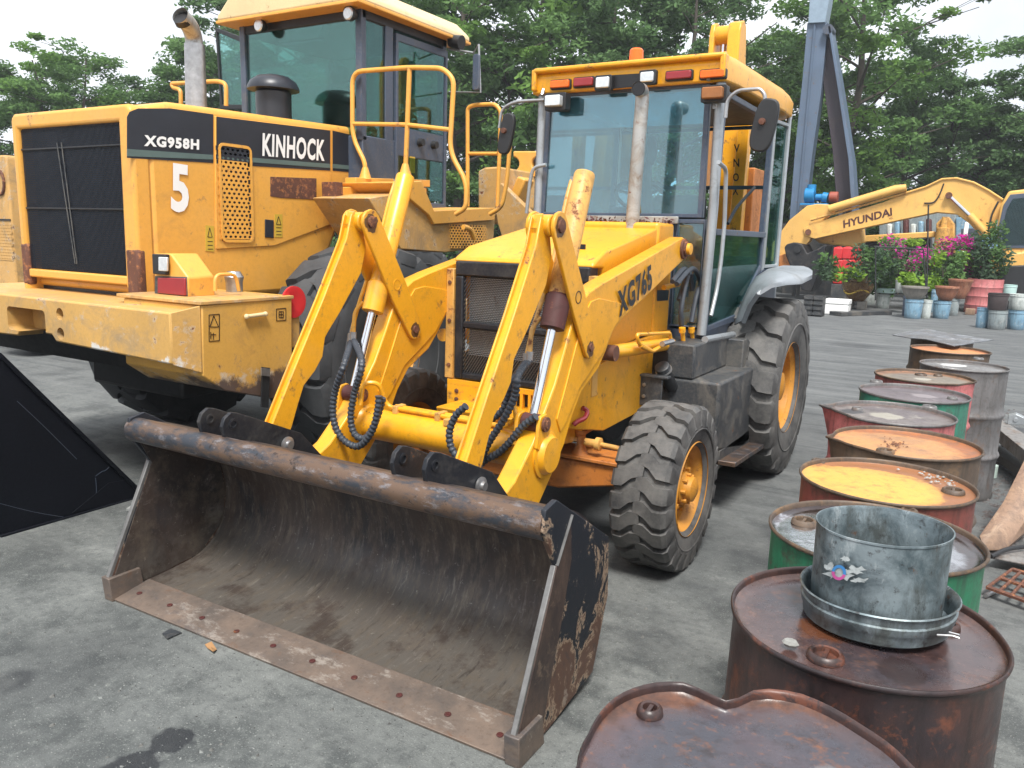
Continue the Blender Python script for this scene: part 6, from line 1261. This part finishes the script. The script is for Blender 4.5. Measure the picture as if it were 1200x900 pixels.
for sd_ in range(3):      # raised scroll relief
    c0 = R_*.80; pts = [(p_.x+c0*math.sin(t_)*1.0, p_.y-c0*math.cos(t_)*1.0-.01, p_.z+H_*(.42+.10*math.sin(3.1*t_+sd_*2.1)+.06*sd_)) for t_ in np.linspace(-1.1, 1.1, 26)]
    MB().tube(pts, .022, 6).build('scroll', 'stickeryellow' if sd_ == 0 else 'glazed', U)
specs = [ # name, px, base, w, h, profile, mat, label
 ('bucket', 1069, 373, 20, 22, bk, 'bucketblue', 'faded blue bucket carrying the wide stone planter'), ('bucket', 1061, 370, 9, 24, bk, 'cabgrey', 'narrow navy bucket left of the faded blue one'), ('bucket', 1084, 373, 12, 21, bk, 'bucketwhite', 'dirty white bucket between two faded blue ones'),
 ('bucket', 1102, 373, 19, 20, bk, 'bucketblue', 'faded blue bucket under the terracotta bowl'), ('bucket', 1116, 370, 12, 20, bk, 'bucketgrey', 'grey green bucket right of the blue one'), ('bucket', 1093, 366, 8, 26, bk, 'bucketblue', 'small blue can behind the white bucket'),
 ('bucket', 1150, 384, 14, 23, bk, 'bucketblue', 'blue bucket standing left of the pale bucket with dark pot'), ('bucket', 1167, 386, 20, 22, bk, 'bucketgrey', 'pale grey bucket carrying the dark brown pot'), ('bucket', 1190, 386, 20, 22, bk, 'bucketblue', 'blue bucket at the right edge under a white tub'),
 ('bucket', 1019, 357, 14, 16, bk, 'bucketwhite', 'dirty white tub right of the dragon urn'), ('tub', 1034, 361, 16, 16, bk, 'bucketwhite', 'pale tub under the aqua lid'),
 ('flower_pot', 968, 337, 13, 13, bk, 'pinkdrum', 'red pot behind the cool box at left'), ('flower_pot', 1008, 333, 18, 12, bowl, 'terracotta', 'pale clay pot behind the dragon urn')]
for nm, a_, b_, w_, h_, pr_, mt_, lb_ in specs:
    vessel(nm, a_, b_, w_, h_, pr_, mt_, lb_, 'bucket' if nm in ('bucket',) else nm.replace('_', ' '), 'buckets and pots along the far side', soil='pot' in nm)
pd, kd, = gb(1150, 367)
PD, _, _, rpd, hpd = vessel('plastic_drum', 1150, 367, 38, 39, [(.94, 0), (.97, .03), (.97, .22), (1.0, .25), (.97, .28), (.97, .48), (1.0, .51), (.97, .54), (.97, .74), (1.0, .77), (.97, .80), (.98, 1.0)], 'pinkdrum', 'large faded pink ribbed drum holding a tall grey green shrub', 'drum', soil=True)
def on(px, pyb, refx, refy):       # something standing on another thing: same distance, raised
    p, k = gb(refx, refy); q = hit(px, pyb, 'y', p.y); return (Vector((q.x, p.y, q.z)), k)
for nm, a_, b_, rx_, ry_, w_, h_, pr_, mt_, lb_ in [('stone_planter', 1071, 351, 1069, 373, 29, 15, bowl, 'stone', 'wide weathered stone planter with dry grass, on a blue bucket'), ('flower_pot', 1108, 352, 1102, 373, 25, 16, bowl, 'terracotta', 'terracotta bowl standing on the blue bucket'),
    ('flower_pot', 1123, 350, 1116, 370, 25, 22, bowl, 'terracotta', 'larger terracotta bowl behind the grey green bucket'), ('flower_pot', 1168, 363, 1167, 386, 22, 19, bk, 'darkpot', 'dark brown pot on the pale grey bucket'), ('tub', 1192, 363, 1190, 386, 20, 18, bk, 'bucketwhite', 'white tub on the blue bucket at the right edge'),
    ('canister', 1182, 352, 1190, 372, 14, 18, bk, 'aqua', 'pale green canister right of the pink drum'), ('jug', 1055, 343, 1060, 366, 13, 16, bk, 'bucketwhite', 'white jug above the aqua lid, left one'), ('jug', 1071, 340, 1075, 362, 9, 14, bk, 'white', 'small white jug behind the stone planter')]:
    vessel(nm, a_, b_, w_, h_, pr_, mt_, lb_, nm.replace('_', ' '), 'buckets and pots along the far side', z0=on(a_, b_, rx_, ry_), soil='pot' in nm or 'plant' in nm)
p, k = on(1037, 343, 1034, 361); tag(MB().lathe([(.001, 0), (11*k, 0), (11.5*k, 2*k), (11*k, 5*k), (.001, 5.5*k)], tuple(p), n=24).build('aqua_lid', 'aqua', None), 'aqua plastic lid lying on the pale tub', 'lid')
p, k = gb(1138, 368); tag(MB().box(p.x-6*k, p.x+4*k, p.y-.4, p.y-.1, 0, 7*k).build('timber_block', 'tanplate', None, bevel=.01), 'small tan block in front of the pink drum', 'block')
# red jerrycans
p, k = gb(975, 352)
jc = None
def at(px, py, y): return hit(px, py, 'y', y)
for i in range(3):
    for j in range(3):
        px_, py_ = 981+i*10.6, 304+j*14.5; 
        if (i, j) == (2, 2): continue
        q = at(px_, py_, 21.2); kk = .0262; T_ = thing('jerrycan', f"{['top','middle','bottom'][j]} red jerrycan in the {['left','middle','right'][i]} column of the stack", 'jerrycan', (q.x, 21.2, q.z), 'stacked red jerrycans')
        MB().box(q.x-4.9*kk, q.x+4.9*kk, 21.2, 21.55, q.z+.01, q.z+13.2*kk).build('body', 'red', T_, bevel=.035, seg=3)
        MB().box(q.x-2.5*kk, q.x+2.5*kk, 21.3, 21.4, q.z+13.0*kk, q.z+14*kk).build('handle', 'red', T_, bevel=.01)
q = at(992, 333, 21.2); tag(MB().box(q.x-.4, q.x+.45, 21.1, 21.7, 0, at(981, 333, 21.2).z).build('timber_stand', 'tankgrey', None, bevel=.02), 'dark stand under the stack of red jerrycans', 'stand')
# plants
def P_(px, py, y): q = at(px, py, y); return Vector((q.x, y, q.z))
def G_(px, py, dy=0): y = gb(px, 366)[0].y+dy; return P_(px, py, y)
kk = .0235
plant('potted_plant', 'thin spiky green plant behind the excavator bucket, far left', G_(966, 330, 0.7), kk, 26, 32, ['leaf', 'leaf_grey'], 500, .09, seed=1)
plant('potted_plant', 'short lime grass tufts left of the jerrycans', G_(994, 330, 0.3), kk, 34, 14, ['leaf_lime'], 500, .08, seed=2, up=.1)
plant('potted_plant', 'green leafy plant growing from the dragon urn', G_(1015, 332, 0.0), kk, 44, 40, ['leaf', 'leaf_grey'], 1300, .08, seed=3)
plant('bougainvillea', 'magenta bougainvillea with sparse twigs, left of the iron frame', G_(1052, 345, 0.7), kk, 62, 62, ['leaf_dark', 'leaf_grey'], 1300, .07, stems=8, flower=520, seed=4, up=.2)
plant('bougainvillea', 'magenta bougainvillea left of the lime shrub', G_(1077, 342, 0.9), kk, 38, 58, ['leaf_dark', 'leaf'], 900, .07, stems=6, flower=380, seed=14, up=.2)
plant('lime_shrub', 'bright lime shrub in the middle of the pots', G_(1106, 340, 0.2), kk, 42, 42, ['leaf_lime', 'leaf_lime', 'leaf'], 1700, .07, seed=5)
plant('bougainvillea', 'brightest magenta bougainvillea, above the lime shrub', G_(1118, 335, 0.9), kk, 56, 52, ['leaf', 'leaf_dark'], 700, .07, stems=6, flower=900, seed=6, up=.35)
plant('bougainvillea', 'low pink bougainvillea just left of the pink drum', G_(1137, 345, 0.7), kk, 30, 50, ['leaf_grey', 'leaf_dark'], 700, .07, stems=5, flower=260, seed=16, up=.1)
plant('tall_shrub', 'tall feathery grey green shrub growing in the pink drum', Vector((pd.x, pd.y+.1, hpd*.85)), kd, 46, 66, ['leaf_grey', 'leaf'], 2600, .075, stems=8, seed=7)
plant('shrub', 'small green shrub at the right edge behind the white tub', G_(1197, 345, -0.3), kk, 34, 44, ['leaf', 'leaf_lime'], 900, .08, seed=8)
plant('grass_tuft', 'dry tan grass in the stone planter', G_(1071, 337, -0.7), kk, 28, 16, ['drygrass' if 'drygrass' in M else 'leaf_lime'], 420, .10, seed=9)
plant('creeper', 'green creeper trained along the iron frame', G_(1062, 300, 1.7), kk, 60, 20, ['leaf_lime', 'leaf'], 1000, .08, seed=10, up=.2)
plant('shrub', 'green shrub to the left of the pink drum, low behind the bowls', G_(1090, 350, 1.7), kk, 60, 36, ['leaf', 'leaf_dark'], 1300, .08, seed=12)
plant('shrub', 'dark shrub behind the jugs', G_(1030, 350, 1.7), kk, 60, 44, ['leaf_dark', 'leaf'], 1300, .08, seed=13)
fm = [P_(1026, 352, 18.4), P_(1026, 289, 18.4), P_(1082, 292, 18.4), P_(1086, 350, 18.4)]
IF = thing('iron_frame', 'thin dark iron frame standing among the pots', 'frame', tuple(Vector((fm[0].x, 18.4, 0))))
for a, b, nm in ((0, 1, 'post'), (3, 2, 'post'), (1, 2, 'top_bar')): MB().cyl(fm[a], fm[b], .018, 8).build(nm, 'blackplain', IF)
MB().cyl(P_(1086, 350, 18.4), P_(1088, 240, 18.4), .018, 8).build('tall_post', 'blackplain', IF)
# ---- clutter on the right behind the pots
for nm, pts, y, dp_, mt, lab, cat in (('tarpaulin_heap', [(1150, 362), (1155, 330), (1175, 312), (1215, 310), (1215, 362)], 21.5, 1.2, 'blackplain', 'dark heap of scrap behind the buckets at the right edge', 'scrap heap'),
    ('yellow_machine_beam', [(1012, 276), (1096, 271), (1096, 278), (1012, 284)], 25.5, .4, 'excavator', 'long yellow machine beam lying behind the bougainvillea', 'machine part'),
    ('dark_chassis', [(1014, 284), (1090, 279), (1090, 292), (1014, 294)], 25.7, .6, 'blackplain', 'dark chassis under the long yellow beam', 'machine part'),
    ('old_engine', [(1097, 300), (1097, 262), (1103, 256), (1112, 254), (1118, 262), (1119, 300)], 25.0, .8, 'yellow_old', 'upright dusty yellow engine block under the excavator boom', 'engine'),
    ('steel_cabinet', [(1126, 300), (1126, 268), (1150, 266), (1150, 300)], 25.2, .8, 'cabgrey', 'grey blue steel cabinet right of the yellow engine', 'cabinet'),
    ('pale_container', [(1030, 300), (1030, 252), (1120, 248), (1120, 300)], 27.6, 2.5, 'bucketgrey', 'pale grey container seen through the gap under the excavator boom', 'container'),
    ('blue_container', [(1120, 300), (1120, 255), (1170, 252), (1170, 300)], 27.5, 2.5, 'bucketblue', 'faded blue container behind the excavator boom cylinder', 'container')):
    ob = MB().prism([HY(a, b, y) for a, b in pts], 'y', y, y+dp_).build(nm, mt, None, bevel=.03); tag(ob, lab, cat)
q = P_(1107, 256, 24.9); tag(MB().tube([q+Vector((0, 0, -.9)), q+Vector((0, 0, -.3)), q+Vector((.0, 0, -.28)), q+Vector((0, 0, .05))], [.22, .2, .1, .08], 12).build('engine_stack', 'yellow_old', None), 'dusty yellow round casting on the engine block', 'casting')
tag(MB().tube([P_(1128, 298, 22.5), P_(1133, 262, 24.4)], .06, 8).build('white_pole', 'white', None), 'white pole leaning beside the yellow engine', 'pole')
for i, px_ in enumerate((1042, 1051, 1061, 1070, 1079, 1088)): tag(MB().prism([HY(px_-3.2, 300, 26.4), HY(px_+3.2, 300, 26.4), HY(px_+3.2, 262-(i % 3)*3, 26.4), HY(px_-3.2, 262-(i % 3)*3, 26.4)], 'y', 26.4, 26.9).build('gas_bottle', ('bucketwhite', 'bucketblue', 'maroon')[i % 3], None, bevel=.06), f"{('pale','blue','dark red')[i % 3]} gas bottle, number {i+1} from the left behind the yellow beam" if False else f"{('pale','blue','dark red')[i % 3]} bottle {('left','right')[i//3]} of the middle in the row behind the yellow beam", 'gas bottle', 'bottles behind the yellow beam')
# ---- the excavator
EX_ = thing('excavator', 'pale yellow excavator with its long lettered boom reaching left over the flower pots', 'excavator', tuple(Vector((at(1200, 300, 22.5).x+1.5, 22.5, 0))))
EY = 22.5
def slabY(pts, y0_, y1_, name, mat, par, bev=.02): return MB().prism([HY(a, b, y0_) for a, b in pts], 'y', y0_, y1_).build(name, mat, par, bevel=bev)
BM = slabY([(941, 268), (952, 262), (975, 255), (1035, 237), (1062, 226), (1085, 219), (1104, 210), (1121, 209), (1141, 214), (1158, 223), (1175, 234), (1172, 250), (1163, 278), (1150, 278), (1136, 262), (1121, 251), (1098, 249), (1060, 257), (1000, 270), (955, 280), (943, 277)], EY, EY+.5, 'boom', 'excavator', EX_)
rim_ = [(1062, 226), (1085, 219), (1104, 210), (1121, 209), (1141, 214), (1158, 223), (1175, 234)]
MB().tube([Vector((*HY(a, b, EY)[:1], EY-.02, HY(a, b, EY)[1])) for a, b in rim_], .03, 6).build('oil_line', 'excavator', BM)
MB().tube([P_(950, 258, EY-.05), P_(1000, 244, EY-.05), P_(1062, 226, EY-.05)], .035, 8).build('oil_line', 'yellow_old', BM)
textY('HYUNDAI', (988.5, 267.5), (1045.5, 252.5), (988, 258.5), EY-.004, 'lettering', 'maroon', BM, bold=.03)
MB().tube([P_(972, 245, EY-.1), P_(1050, 222, EY-.1), P_(1062, 220, EY-.1)], [.12, .13, .10], 14).build('arm_cylinder', 'excavator', EX_)
for s_ in (-.08, .58):
    c_ = MB().tube([P_(1136, 252, EY+s_), P_(1158, 276, EY+s_)], .10, 14).build('boom_cylinder', 'excavator', EX_); MB().tube([P_(1113, 230, EY+s_), P_(1137, 253, EY+s_)], .05, 10).build('chrome_rod', 'chrome', c_)
    MB().cyl(P_(1112, 229, EY+s_)+Vector((0, -.08, 0)), P_(1112, 229, EY+s_)+Vector((0, .08, 0)), .09, 12).build('pin', 'rustiron', c_)
MB().tube(smoothpath([P_(1106, 215, EY-.03), P_(1101, 228, EY-.03), P_(1094, 237, EY-.03), P_(1083, 238, EY-.03)], 5), .02, 6).build('hose', 'blackplain', BM)
MB().tube(smoothpath([P_(1170, 236, EY-.03), P_(1163, 250, EY-.03), P_(1160, 262, EY-.03), P_(1157, 276, EY-.03)], 5), .025, 6).build('hose', 'blackplain', BM)
for s_, rr__ in (((947, 272), .09), ((975, 243), .09)): MB().cyl(P_(*s_, EY-.12), P_(*s_, EY+.1), rr__, 14).build('pin', 'rustiron', EX_)
AR = slabY([(946, 241), (958, 239), (976, 240), (978, 246), (960, 262), (948, 283), (930, 300), (908, 318), (890, 330), (880, 310), (905, 285), (925, 258)], EY+.05, EY+.45, 'arm', 'excavator', EX_)
slabY([(948, 276), (1010, 262), (1012, 285), (1000, 290), (960, 285)], EY+.7, EY+1.3, 'lower_cylinder', 'excavator', EX_, .06)
slabY([(911, 300), (925, 296), (928, 314), (914, 318)], EY-.3, EY+.5, 'bucket_link', 'orangeiron', EX_)
BKT = slabY([(919, 290), (922, 286), (930, 284), (940, 286), (946, 297), (968, 287), (963, 312), (951, 342), (939, 340), (934, 318), (926, 312), (921, 300)], EY-.5, EY+.7, 'bucket', 'black', EX_, .03)
q = P_(934, 292, EY-.55); MB().cyl(q, q+Vector((0, .1, 0)), .11, 14).build('pin', 'blackplain', BKT)
CBX_ = slabY([(1172, 300), (1168, 268), (1173, 240), (1182, 224), (1215, 220), (1215, 300)], EY-.6, EY+.7, 'cab', 'excavator', EX_, .05)
slabY([(1169, 291), (1171, 262), (1176, 240), (1184, 228), (1215, 225), (1215, 291)], EY-.63, EY-.6, 'window_frame', 'cabgrey', CBX_, .01)
slabY([(1174, 287), (1176, 262), (1180, 245), (1187, 233), (1215, 230), (1215, 262), (1215, 287)], EY-.645, EY-.63, 'pane', 'glass_d', CBX_, .0)
slabY([(1160, 302), (1176, 298), (1215, 292), (1215, 330), (1160, 326)], EY-.7, EY+1.5, 'body', 'excavator', EX_, .06)
slabY([(1140, 330), (1150, 322), (1225, 322), (1230, 350), (1225, 360), (1146, 360)], EY-.3, EY+.3, 'track', 'blackplain', EX_, .08)
# ---- folded steel boom, pump and rack
CR = thing('crane_boom', 'tall blue grey steel boom with two spread legs rising above the pots', 'crane boom', (at(945, 240, 24.6).x, 24.6, 0))
steelb = paint('blue_grey_steel', (.10, .145, .215), dirt=.2, dirtcol=(.1, .1, .1), rust=.04, rough=.5, scale=.5, chipcol=(.15, .08, .05))
darkb = paint('dark_purple_steel', (.042, .032, .045), dirt=.2, rust=0, rough=.6, scale=.5)
slabY([(946, 27), (968, 22), (969, 40), (962, 110), (952, 180), (943, 258), (925, 258), (932, 170), (940, 95)], 24.40, 24.90, 'leg', steelb, CR, .01)
MB().tube([Vector((*HY(955, 28, 24.38)[:1], 24.37, HY(955, 28, 24.38)[1])), Vector((HY(935, 250, 24.38)[0], 24.37, HY(935, 250, 24.38)[1]))], .035, 6).build('rib', steelb, CR)
slabY([(953, -60), (976, -60), (972, -2), (967, 26), (947, 27)], 24.30, 24.90, 'upper_section', plain('light_blue_steel', (.26, .34, .42), .5), CR, .01)
slabY([(966, 34), (970, 34), (996, 180), (1000, 250), (982, 262), (976, 180), (964, 90)], 24.60, 25.00, 'leg', darkb, CR, .01)
slabY([(970, 30), (973, 30), (985, 100), (999, 190), (1003, 250), (998, 250), (994, 186), (981, 100)], 24.20, 25.05, 'leg_flange', steelb, CR, .01)
q = P_(970, 34, 24.2); MB().cyl(q, q+Vector((0, .5, 0)), .16, 14).build('pin', 'cabgrey', CR)
slabY([(915, 262), (1010, 262), (1010, 352), (915, 352)], 25, 26, 'base_frame', 'tankgrey', CR, .03)
PU = thing('pump', 'bright blue pump on top of the steel rack between the boom legs', 'pump', tuple(P_(952, 239, 23.9)))
bl = plain('bright_blue_paint', (.01, .22, .50), .4, 0, .3, 5)
q = P_(951, 229, 23.9); MB().cyl(q+Vector((-.2, 0, 0)), q+Vector((.1, 0, 0)), .24, 18).build('casing', bl, PU, bevel=.03); q2 = P_(951, 222, 23.9); MB().cyl(q2+Vector((0, 0, -.1)), q2+Vector((0, 0, .15)), .14, 14).build('flange', bl, PU)
MB().tube([P_(956, 231, 23.9), P_(963, 231, 23.9), P_(964, 231, 23.9), P_(970, 232, 23.9)], [.10, .10, .16, .16], 14).build('motor', bl, PU); MB().box(q.x-.3, q.x+.55, 23.7, 24.1, P_(951, 241, 23.9).z-.02, P_(951, 238.5, 23.9).z).build('base', bl, PU, bevel=.01)
q = P_(977, 231, 23.9); tag(MB().cyl(q+Vector((-.13, 0, -.18)), q+Vector((.13, 0, -.18)), .17, 16).map(lambda v: Vector((v.x, v.y, v.z+.18))).build('motor', paint('rusty_red_paint', (.33, .07, .04), rust=.1), None, bevel=.02), 'rusty red motor on the steel rack, right of the blue pump', 'motor')
zt_ = P_(951, 240.5, 23.9).z; RKK = thing('steel_rack', 'grey steel rack behind the excavator boom carrying the blue pump', 'rack', (at(960, 300, 23.9).x, 23.9, 0))
x0_, x1_ = at(938, 260, 23.9).x, at(988, 260, 23.9).x
MB().box(x0_, x1_, 23.6, 24.3, zt_-.10, zt_-.005).build('shelf', 'tankgrey', RKK, bevel=.01)
for x in (x0_, x1_-.1):
    for y in (23.6, 24.2): MB().box(x, x+.1, y, y+.1, 0, zt_-.10).build('post', 'tankgrey', RKK)
# low hedge of weeds behind everything
# ================================================================== TREES
def make_tree(seed, H=11.0, Wd=3.2, nl=21000, size=.10, base=.18, mat='leaf', mat2='leaf_dark', lean=0, open_=.5):
    rs = random.Random(seed); rg_ = np.random.default_rng(seed); tb = MB(); cen = []
    tp = [Vector((0, 0, 0))]; 
    for i in range(1, 8): tp.append(Vector((tp[-1].x+rs.uniform(-.22, .22)+lean*.2, tp[-1].y+rs.uniform(-.2, .2), H*.92*i/7)))
    tp = smoothpath(tp, 3); tb.tube(tp, [max(.03, .17*(1-i/len(tp))**.8*H/11) for i in range(len(tp))], 8)
    nb = 26
    for j in range(nb):
        f = base+(.97-base)*(j+rs.random()*.8)/nb; i = min(len(tp)-1, int(f*(len(tp)-1))); o = tp[i]; a = j*2.4+rs.uniform(-.5, .5); env = Wd*(.40+.75*math.sin(math.pi*min(1, (f-base)/(1.05-base))**.75))*rs.uniform(.6, 1.1)
        tip = o+Vector((math.cos(a)*env, math.sin(a)*env, env*rs.uniform(.15, .7))); mid = o.lerp(tip, .5)+Vector((rs.uniform(-.2, .2), rs.uniform(-.2, .2), rs.uniform(-.1, .3)))
        bp_ = smoothpath([o, mid, tip], 4); tb.tube(bp_, [max(.012, .07*(1-q/len(bp_))*(1.1-f)*1.6) for q in range(len(bp_))], 5)
        for q in range(5):
            c = o.lerp(tip, rs.uniform(.35, 1.05))+Vector((rs.uniform(-.45, .45), rs.uniform(-.45, .45), rs.uniform(-.3, .45))); r = rs.uniform(.28, .72); cen.append((tuple(c), (r*1.15, r*1.15, r*.55)))
            if q < 2: tb.tube([bp_[len(bp_)//2], c], [.018, .006], 4)
    tb_me = tb
    a_ = cen[0::3]+cen[1::3]; b_ = cen[2::3]
    return tb, leaves(rg_, a_, int(nl*.66), size), leaves(rg_, b_, int(nl*.34), size)
PROT = []
for sd_, kw in ((1, {}), (2, dict(Wd=2.7, H=12)), (3, dict(Wd=3.6, H=10.5)), (4, dict(Wd=3.0, H=12.5, size=.09, nl=22000)), (5, dict(Wd=3.8, H=11, nl=18000))):
    tb, la, lb = make_tree(sd_, **kw); t_me = tb.build('trunk', 'bark', None, smooth=60, fix=False); a_o = leafobj('crown', la, 'leaf', None); b_o = leafobj('crown', lb, 'leaf_dark', None)
    PROT.append((t_me, a_o, b_o, kw.get('H', 11)))
me_lime = {}
def tree(px, depth, top, label, kind, wide=1.0, mats=None, spin=None, first=set()):
    d = ray(px, 280); d = Vector((d.x, d.y, 0)).normalized(); cfx = Vector((cf.x, cf.y, 0)).normalized(); o = Vector((CAM.x, CAM.y, 0))+d*(depth/max(.3, d.dot(cfx)))
    q = ray(px, top); Ht = CAM.z+q.z*((o-Vector((CAM.x, CAM.y, 0))).length/math.hypot(q.x, q.y))
    t_, a_, b_, H0 = PROT[kind]; s = Ht/H0
    r = bpy.data.objects.new('tree', None); S.collection.objects.link(r); r.location = o; r.scale = (s*wide, s*wide, s); r.rotation_euler = (0, 0, spin if spin is not None else px*.37+depth)
    tag(r, label, 'tree', 'trees along the far side of the yard')
    for src, nm, mt in ((t_, 'trunk', None), (a_, 'crown', 0), (b_, 'crown', 1)):
        if mats and mt is not None:
            key = (kind, mt, mats[mt])
            if key not in me_lime: me = src.data.copy(); me.materials.clear(); me.materials.append(M[mats[mt]]); me_lime[key] = me
            c = bpy.data.objects.new(nm, me_lime[key])
        else: c = bpy.data.objects.new(nm, src.data)
        S.collection.objects.link(c); c.parent = r
    return r
M['leaf_fresh'] = leafmat('fresh_green_leaves', (.12, .23, .055), (.18, .31, .08), .45)
DK = ('leaf_dark', 'leaf_dark'); FR = ('leaf', 'leaf_fresh')
T_ = [ (-60, 34, 80, 0, 1.3, DK, 'dark tree at the far left edge'), (25, 36, 82, 1, 1.3, DK, 'dark rounded tree left of the two tall left crowns'), (62, 33, 52, 0, 1.15, None, 'narrow tree whose crown peaks above the left radiator'), (118, 32, 50, 2, 1.15, FR, 'full bright crown behind the black striped hood, left of the exhaust'),
 (165, 35, 88, 4, 1.2, DK, 'low dark tree left of the big loader exhaust pipe'), (205, 33, 72, 1, 1.2, None, 'tree directly behind the loader exhaust pipe'), (262, 34, 50, 3, 1.1, FR, 'tree showing between the exhaust pipe and the open cab door'), (330, 36, -10, 0, 1.2, None, 'tree seen through the rear pane of the loader cab'), (400, 35, -30, 2, 1.2, DK, 'tree behind the right half of the loader cab'),
 (470, 34, -60, 1, 1.2, None, 'tall tree behind the loader cab door'), (545, 31, -120, 3, 1.1, FR, 'tall bright tree just right of the loader cab roof'), (590, 31, 10, 0, 1.0, None, 'mid green tree left of the cab roof lamps'), (640, 33, -140, 2, 1.1, FR, 'tall fresh green tree above the left end of the yellow roof'), (700, 30, -60, 1, 1.05, DK, 'darker tree behind the orange beacon'),
 (745, 34, -130, 4, 1.0, None, 'tall tree right of the orange beacon'), (800, 31, -90, 3, .95, DK, 'open tree behind the folded backhoe arm'), (850, 36, 30, 0, .85, None, 'thin crowned tree right behind the backhoe arm'), (905, 33, 60, 2, .85, FR, 'lower tree between the cab roof corner and the steel boom'), (945, 35, -60, 1, 1.0, None, 'tree behind the blue grey steel boom'),
 (1000, 31, -130, 3, 1.1, FR, 'tall bright tree right of the steel boom'), (1050, 33, 40, 4, .9, DK, 'dark open tree above the lettered boom with sky behind its trunk'), (1100, 34, 60, 0, 1.0, None, 'tree above the bend of the excavator boom'), (1150, 33, 110, 2, 1.25, DK, 'dark dense tree above the excavator cab'), (1205, 31, 30, 1, 1.2, DK, 'dark tree at the right edge, nearest of the row'), (1270, 32, -10, 4, 1.3, None, 'tree just cut by the right edge'),
 (90, 46, 110, 3, 1.4, DK, 'background tree low between the left crowns'), (300, 48, 60, 2, 1.5, DK, 'background tree low behind the open cab door'), (520, 46, 60, 4, 1.5, DK, 'background tree low behind the hand rails'), (660, 48, 80, 0, 1.5, DK, 'background tree low behind the windscreen left side'), (790, 46, 60, 3, 1.4, DK, 'background tree low behind the windscreen right side'), (980, 48, 100, 2, 1.4, DK, 'background tree low between the boom legs'), (1120, 46, 120, 4, 1.4, DK, 'background tree low behind the excavator boom')]
for px_, dp_, tp_, kd_, wd_, mt_, lb_ in T_: tree(px_, dp_, tp_, lb_, kd_, wd_, mt_)
for t_, a_, b_, _ in PROT:
    for o in (t_, a_, b_): bpy.data.objects.remove(o)
# undergrowth and distant wood: one leafy mass each
def band(name, label, px0, px1, depth, z1, n, size, mat, seed, thick=3.0, clumps=90):
    rs = random.Random(seed); cen = []
    for k in range(clumps):
        px_ = px0+(px1-px0)*(k+rs.random())/clumps; d = ray(px_, 280); d = Vector((d.x, d.y, 0)).normalized(); cfx = Vector((cf.x, cf.y, 0)).normalized(); o = Vector((CAM.x, CAM.y, 0))+d*((depth+rs.uniform(-thick, thick))/max(.3, d.dot(cfx)))
        h = z1*rs.uniform(.5, 1.1); cen.append(((o.x, o.y, h*.5), (rs.uniform(1.2, 2.2), rs.uniform(1.2, 2.2), h*.55)))
    V = leaves(np.random.default_rng(seed), cen, n, size); V[:, 2] = np.abs(V[:, 2]); return leafobj(name, V, mat, None, label=label, cat='undergrowth', kind='stuff')
band('undergrowth', 'dense dark green undergrowth below the trees', -300, 1500, 36, 3.0, 46000, .16, 'leaf_dark', 21, clumps=150)
band('undergrowth', 'brighter green bushes along the foot of the trees', -300, 1500, 32.5, 1.7, 20000, .13, 'leaf', 22, 1.5, 110)
band('distant_wood', 'distant wood closing the view behind the trees', -500, 1700, 66, 4.6, 40000, .36, 'leaf_dark', 23, 4.0, 150)
# ================================================================== AIR
HZm = bpy.data.materials.new('haze_air'); HZm.use_nodes = True; t_ = HZm.node_tree; t_.nodes.clear()
o_ = t_.nodes.new('ShaderNodeOutputMaterial'); v_ = t_.nodes.new('ShaderNodeVolumePrincipled'); v_.inputs['Color'].default_value = (.90, .95, 1, 1); v_.inputs['Density'].default_value = .0013; v_.inputs['Anisotropy'].default_value = .2
t_.links.new(v_.outputs[0], o_.inputs['Volume'])
HB = MB().box(-405, 405, -65, 705, -1.0, 26).build('haze', HZm, None, smooth=0); tag(HB, 'thin pale haze filling the yard', 'haze', kind='stuff')
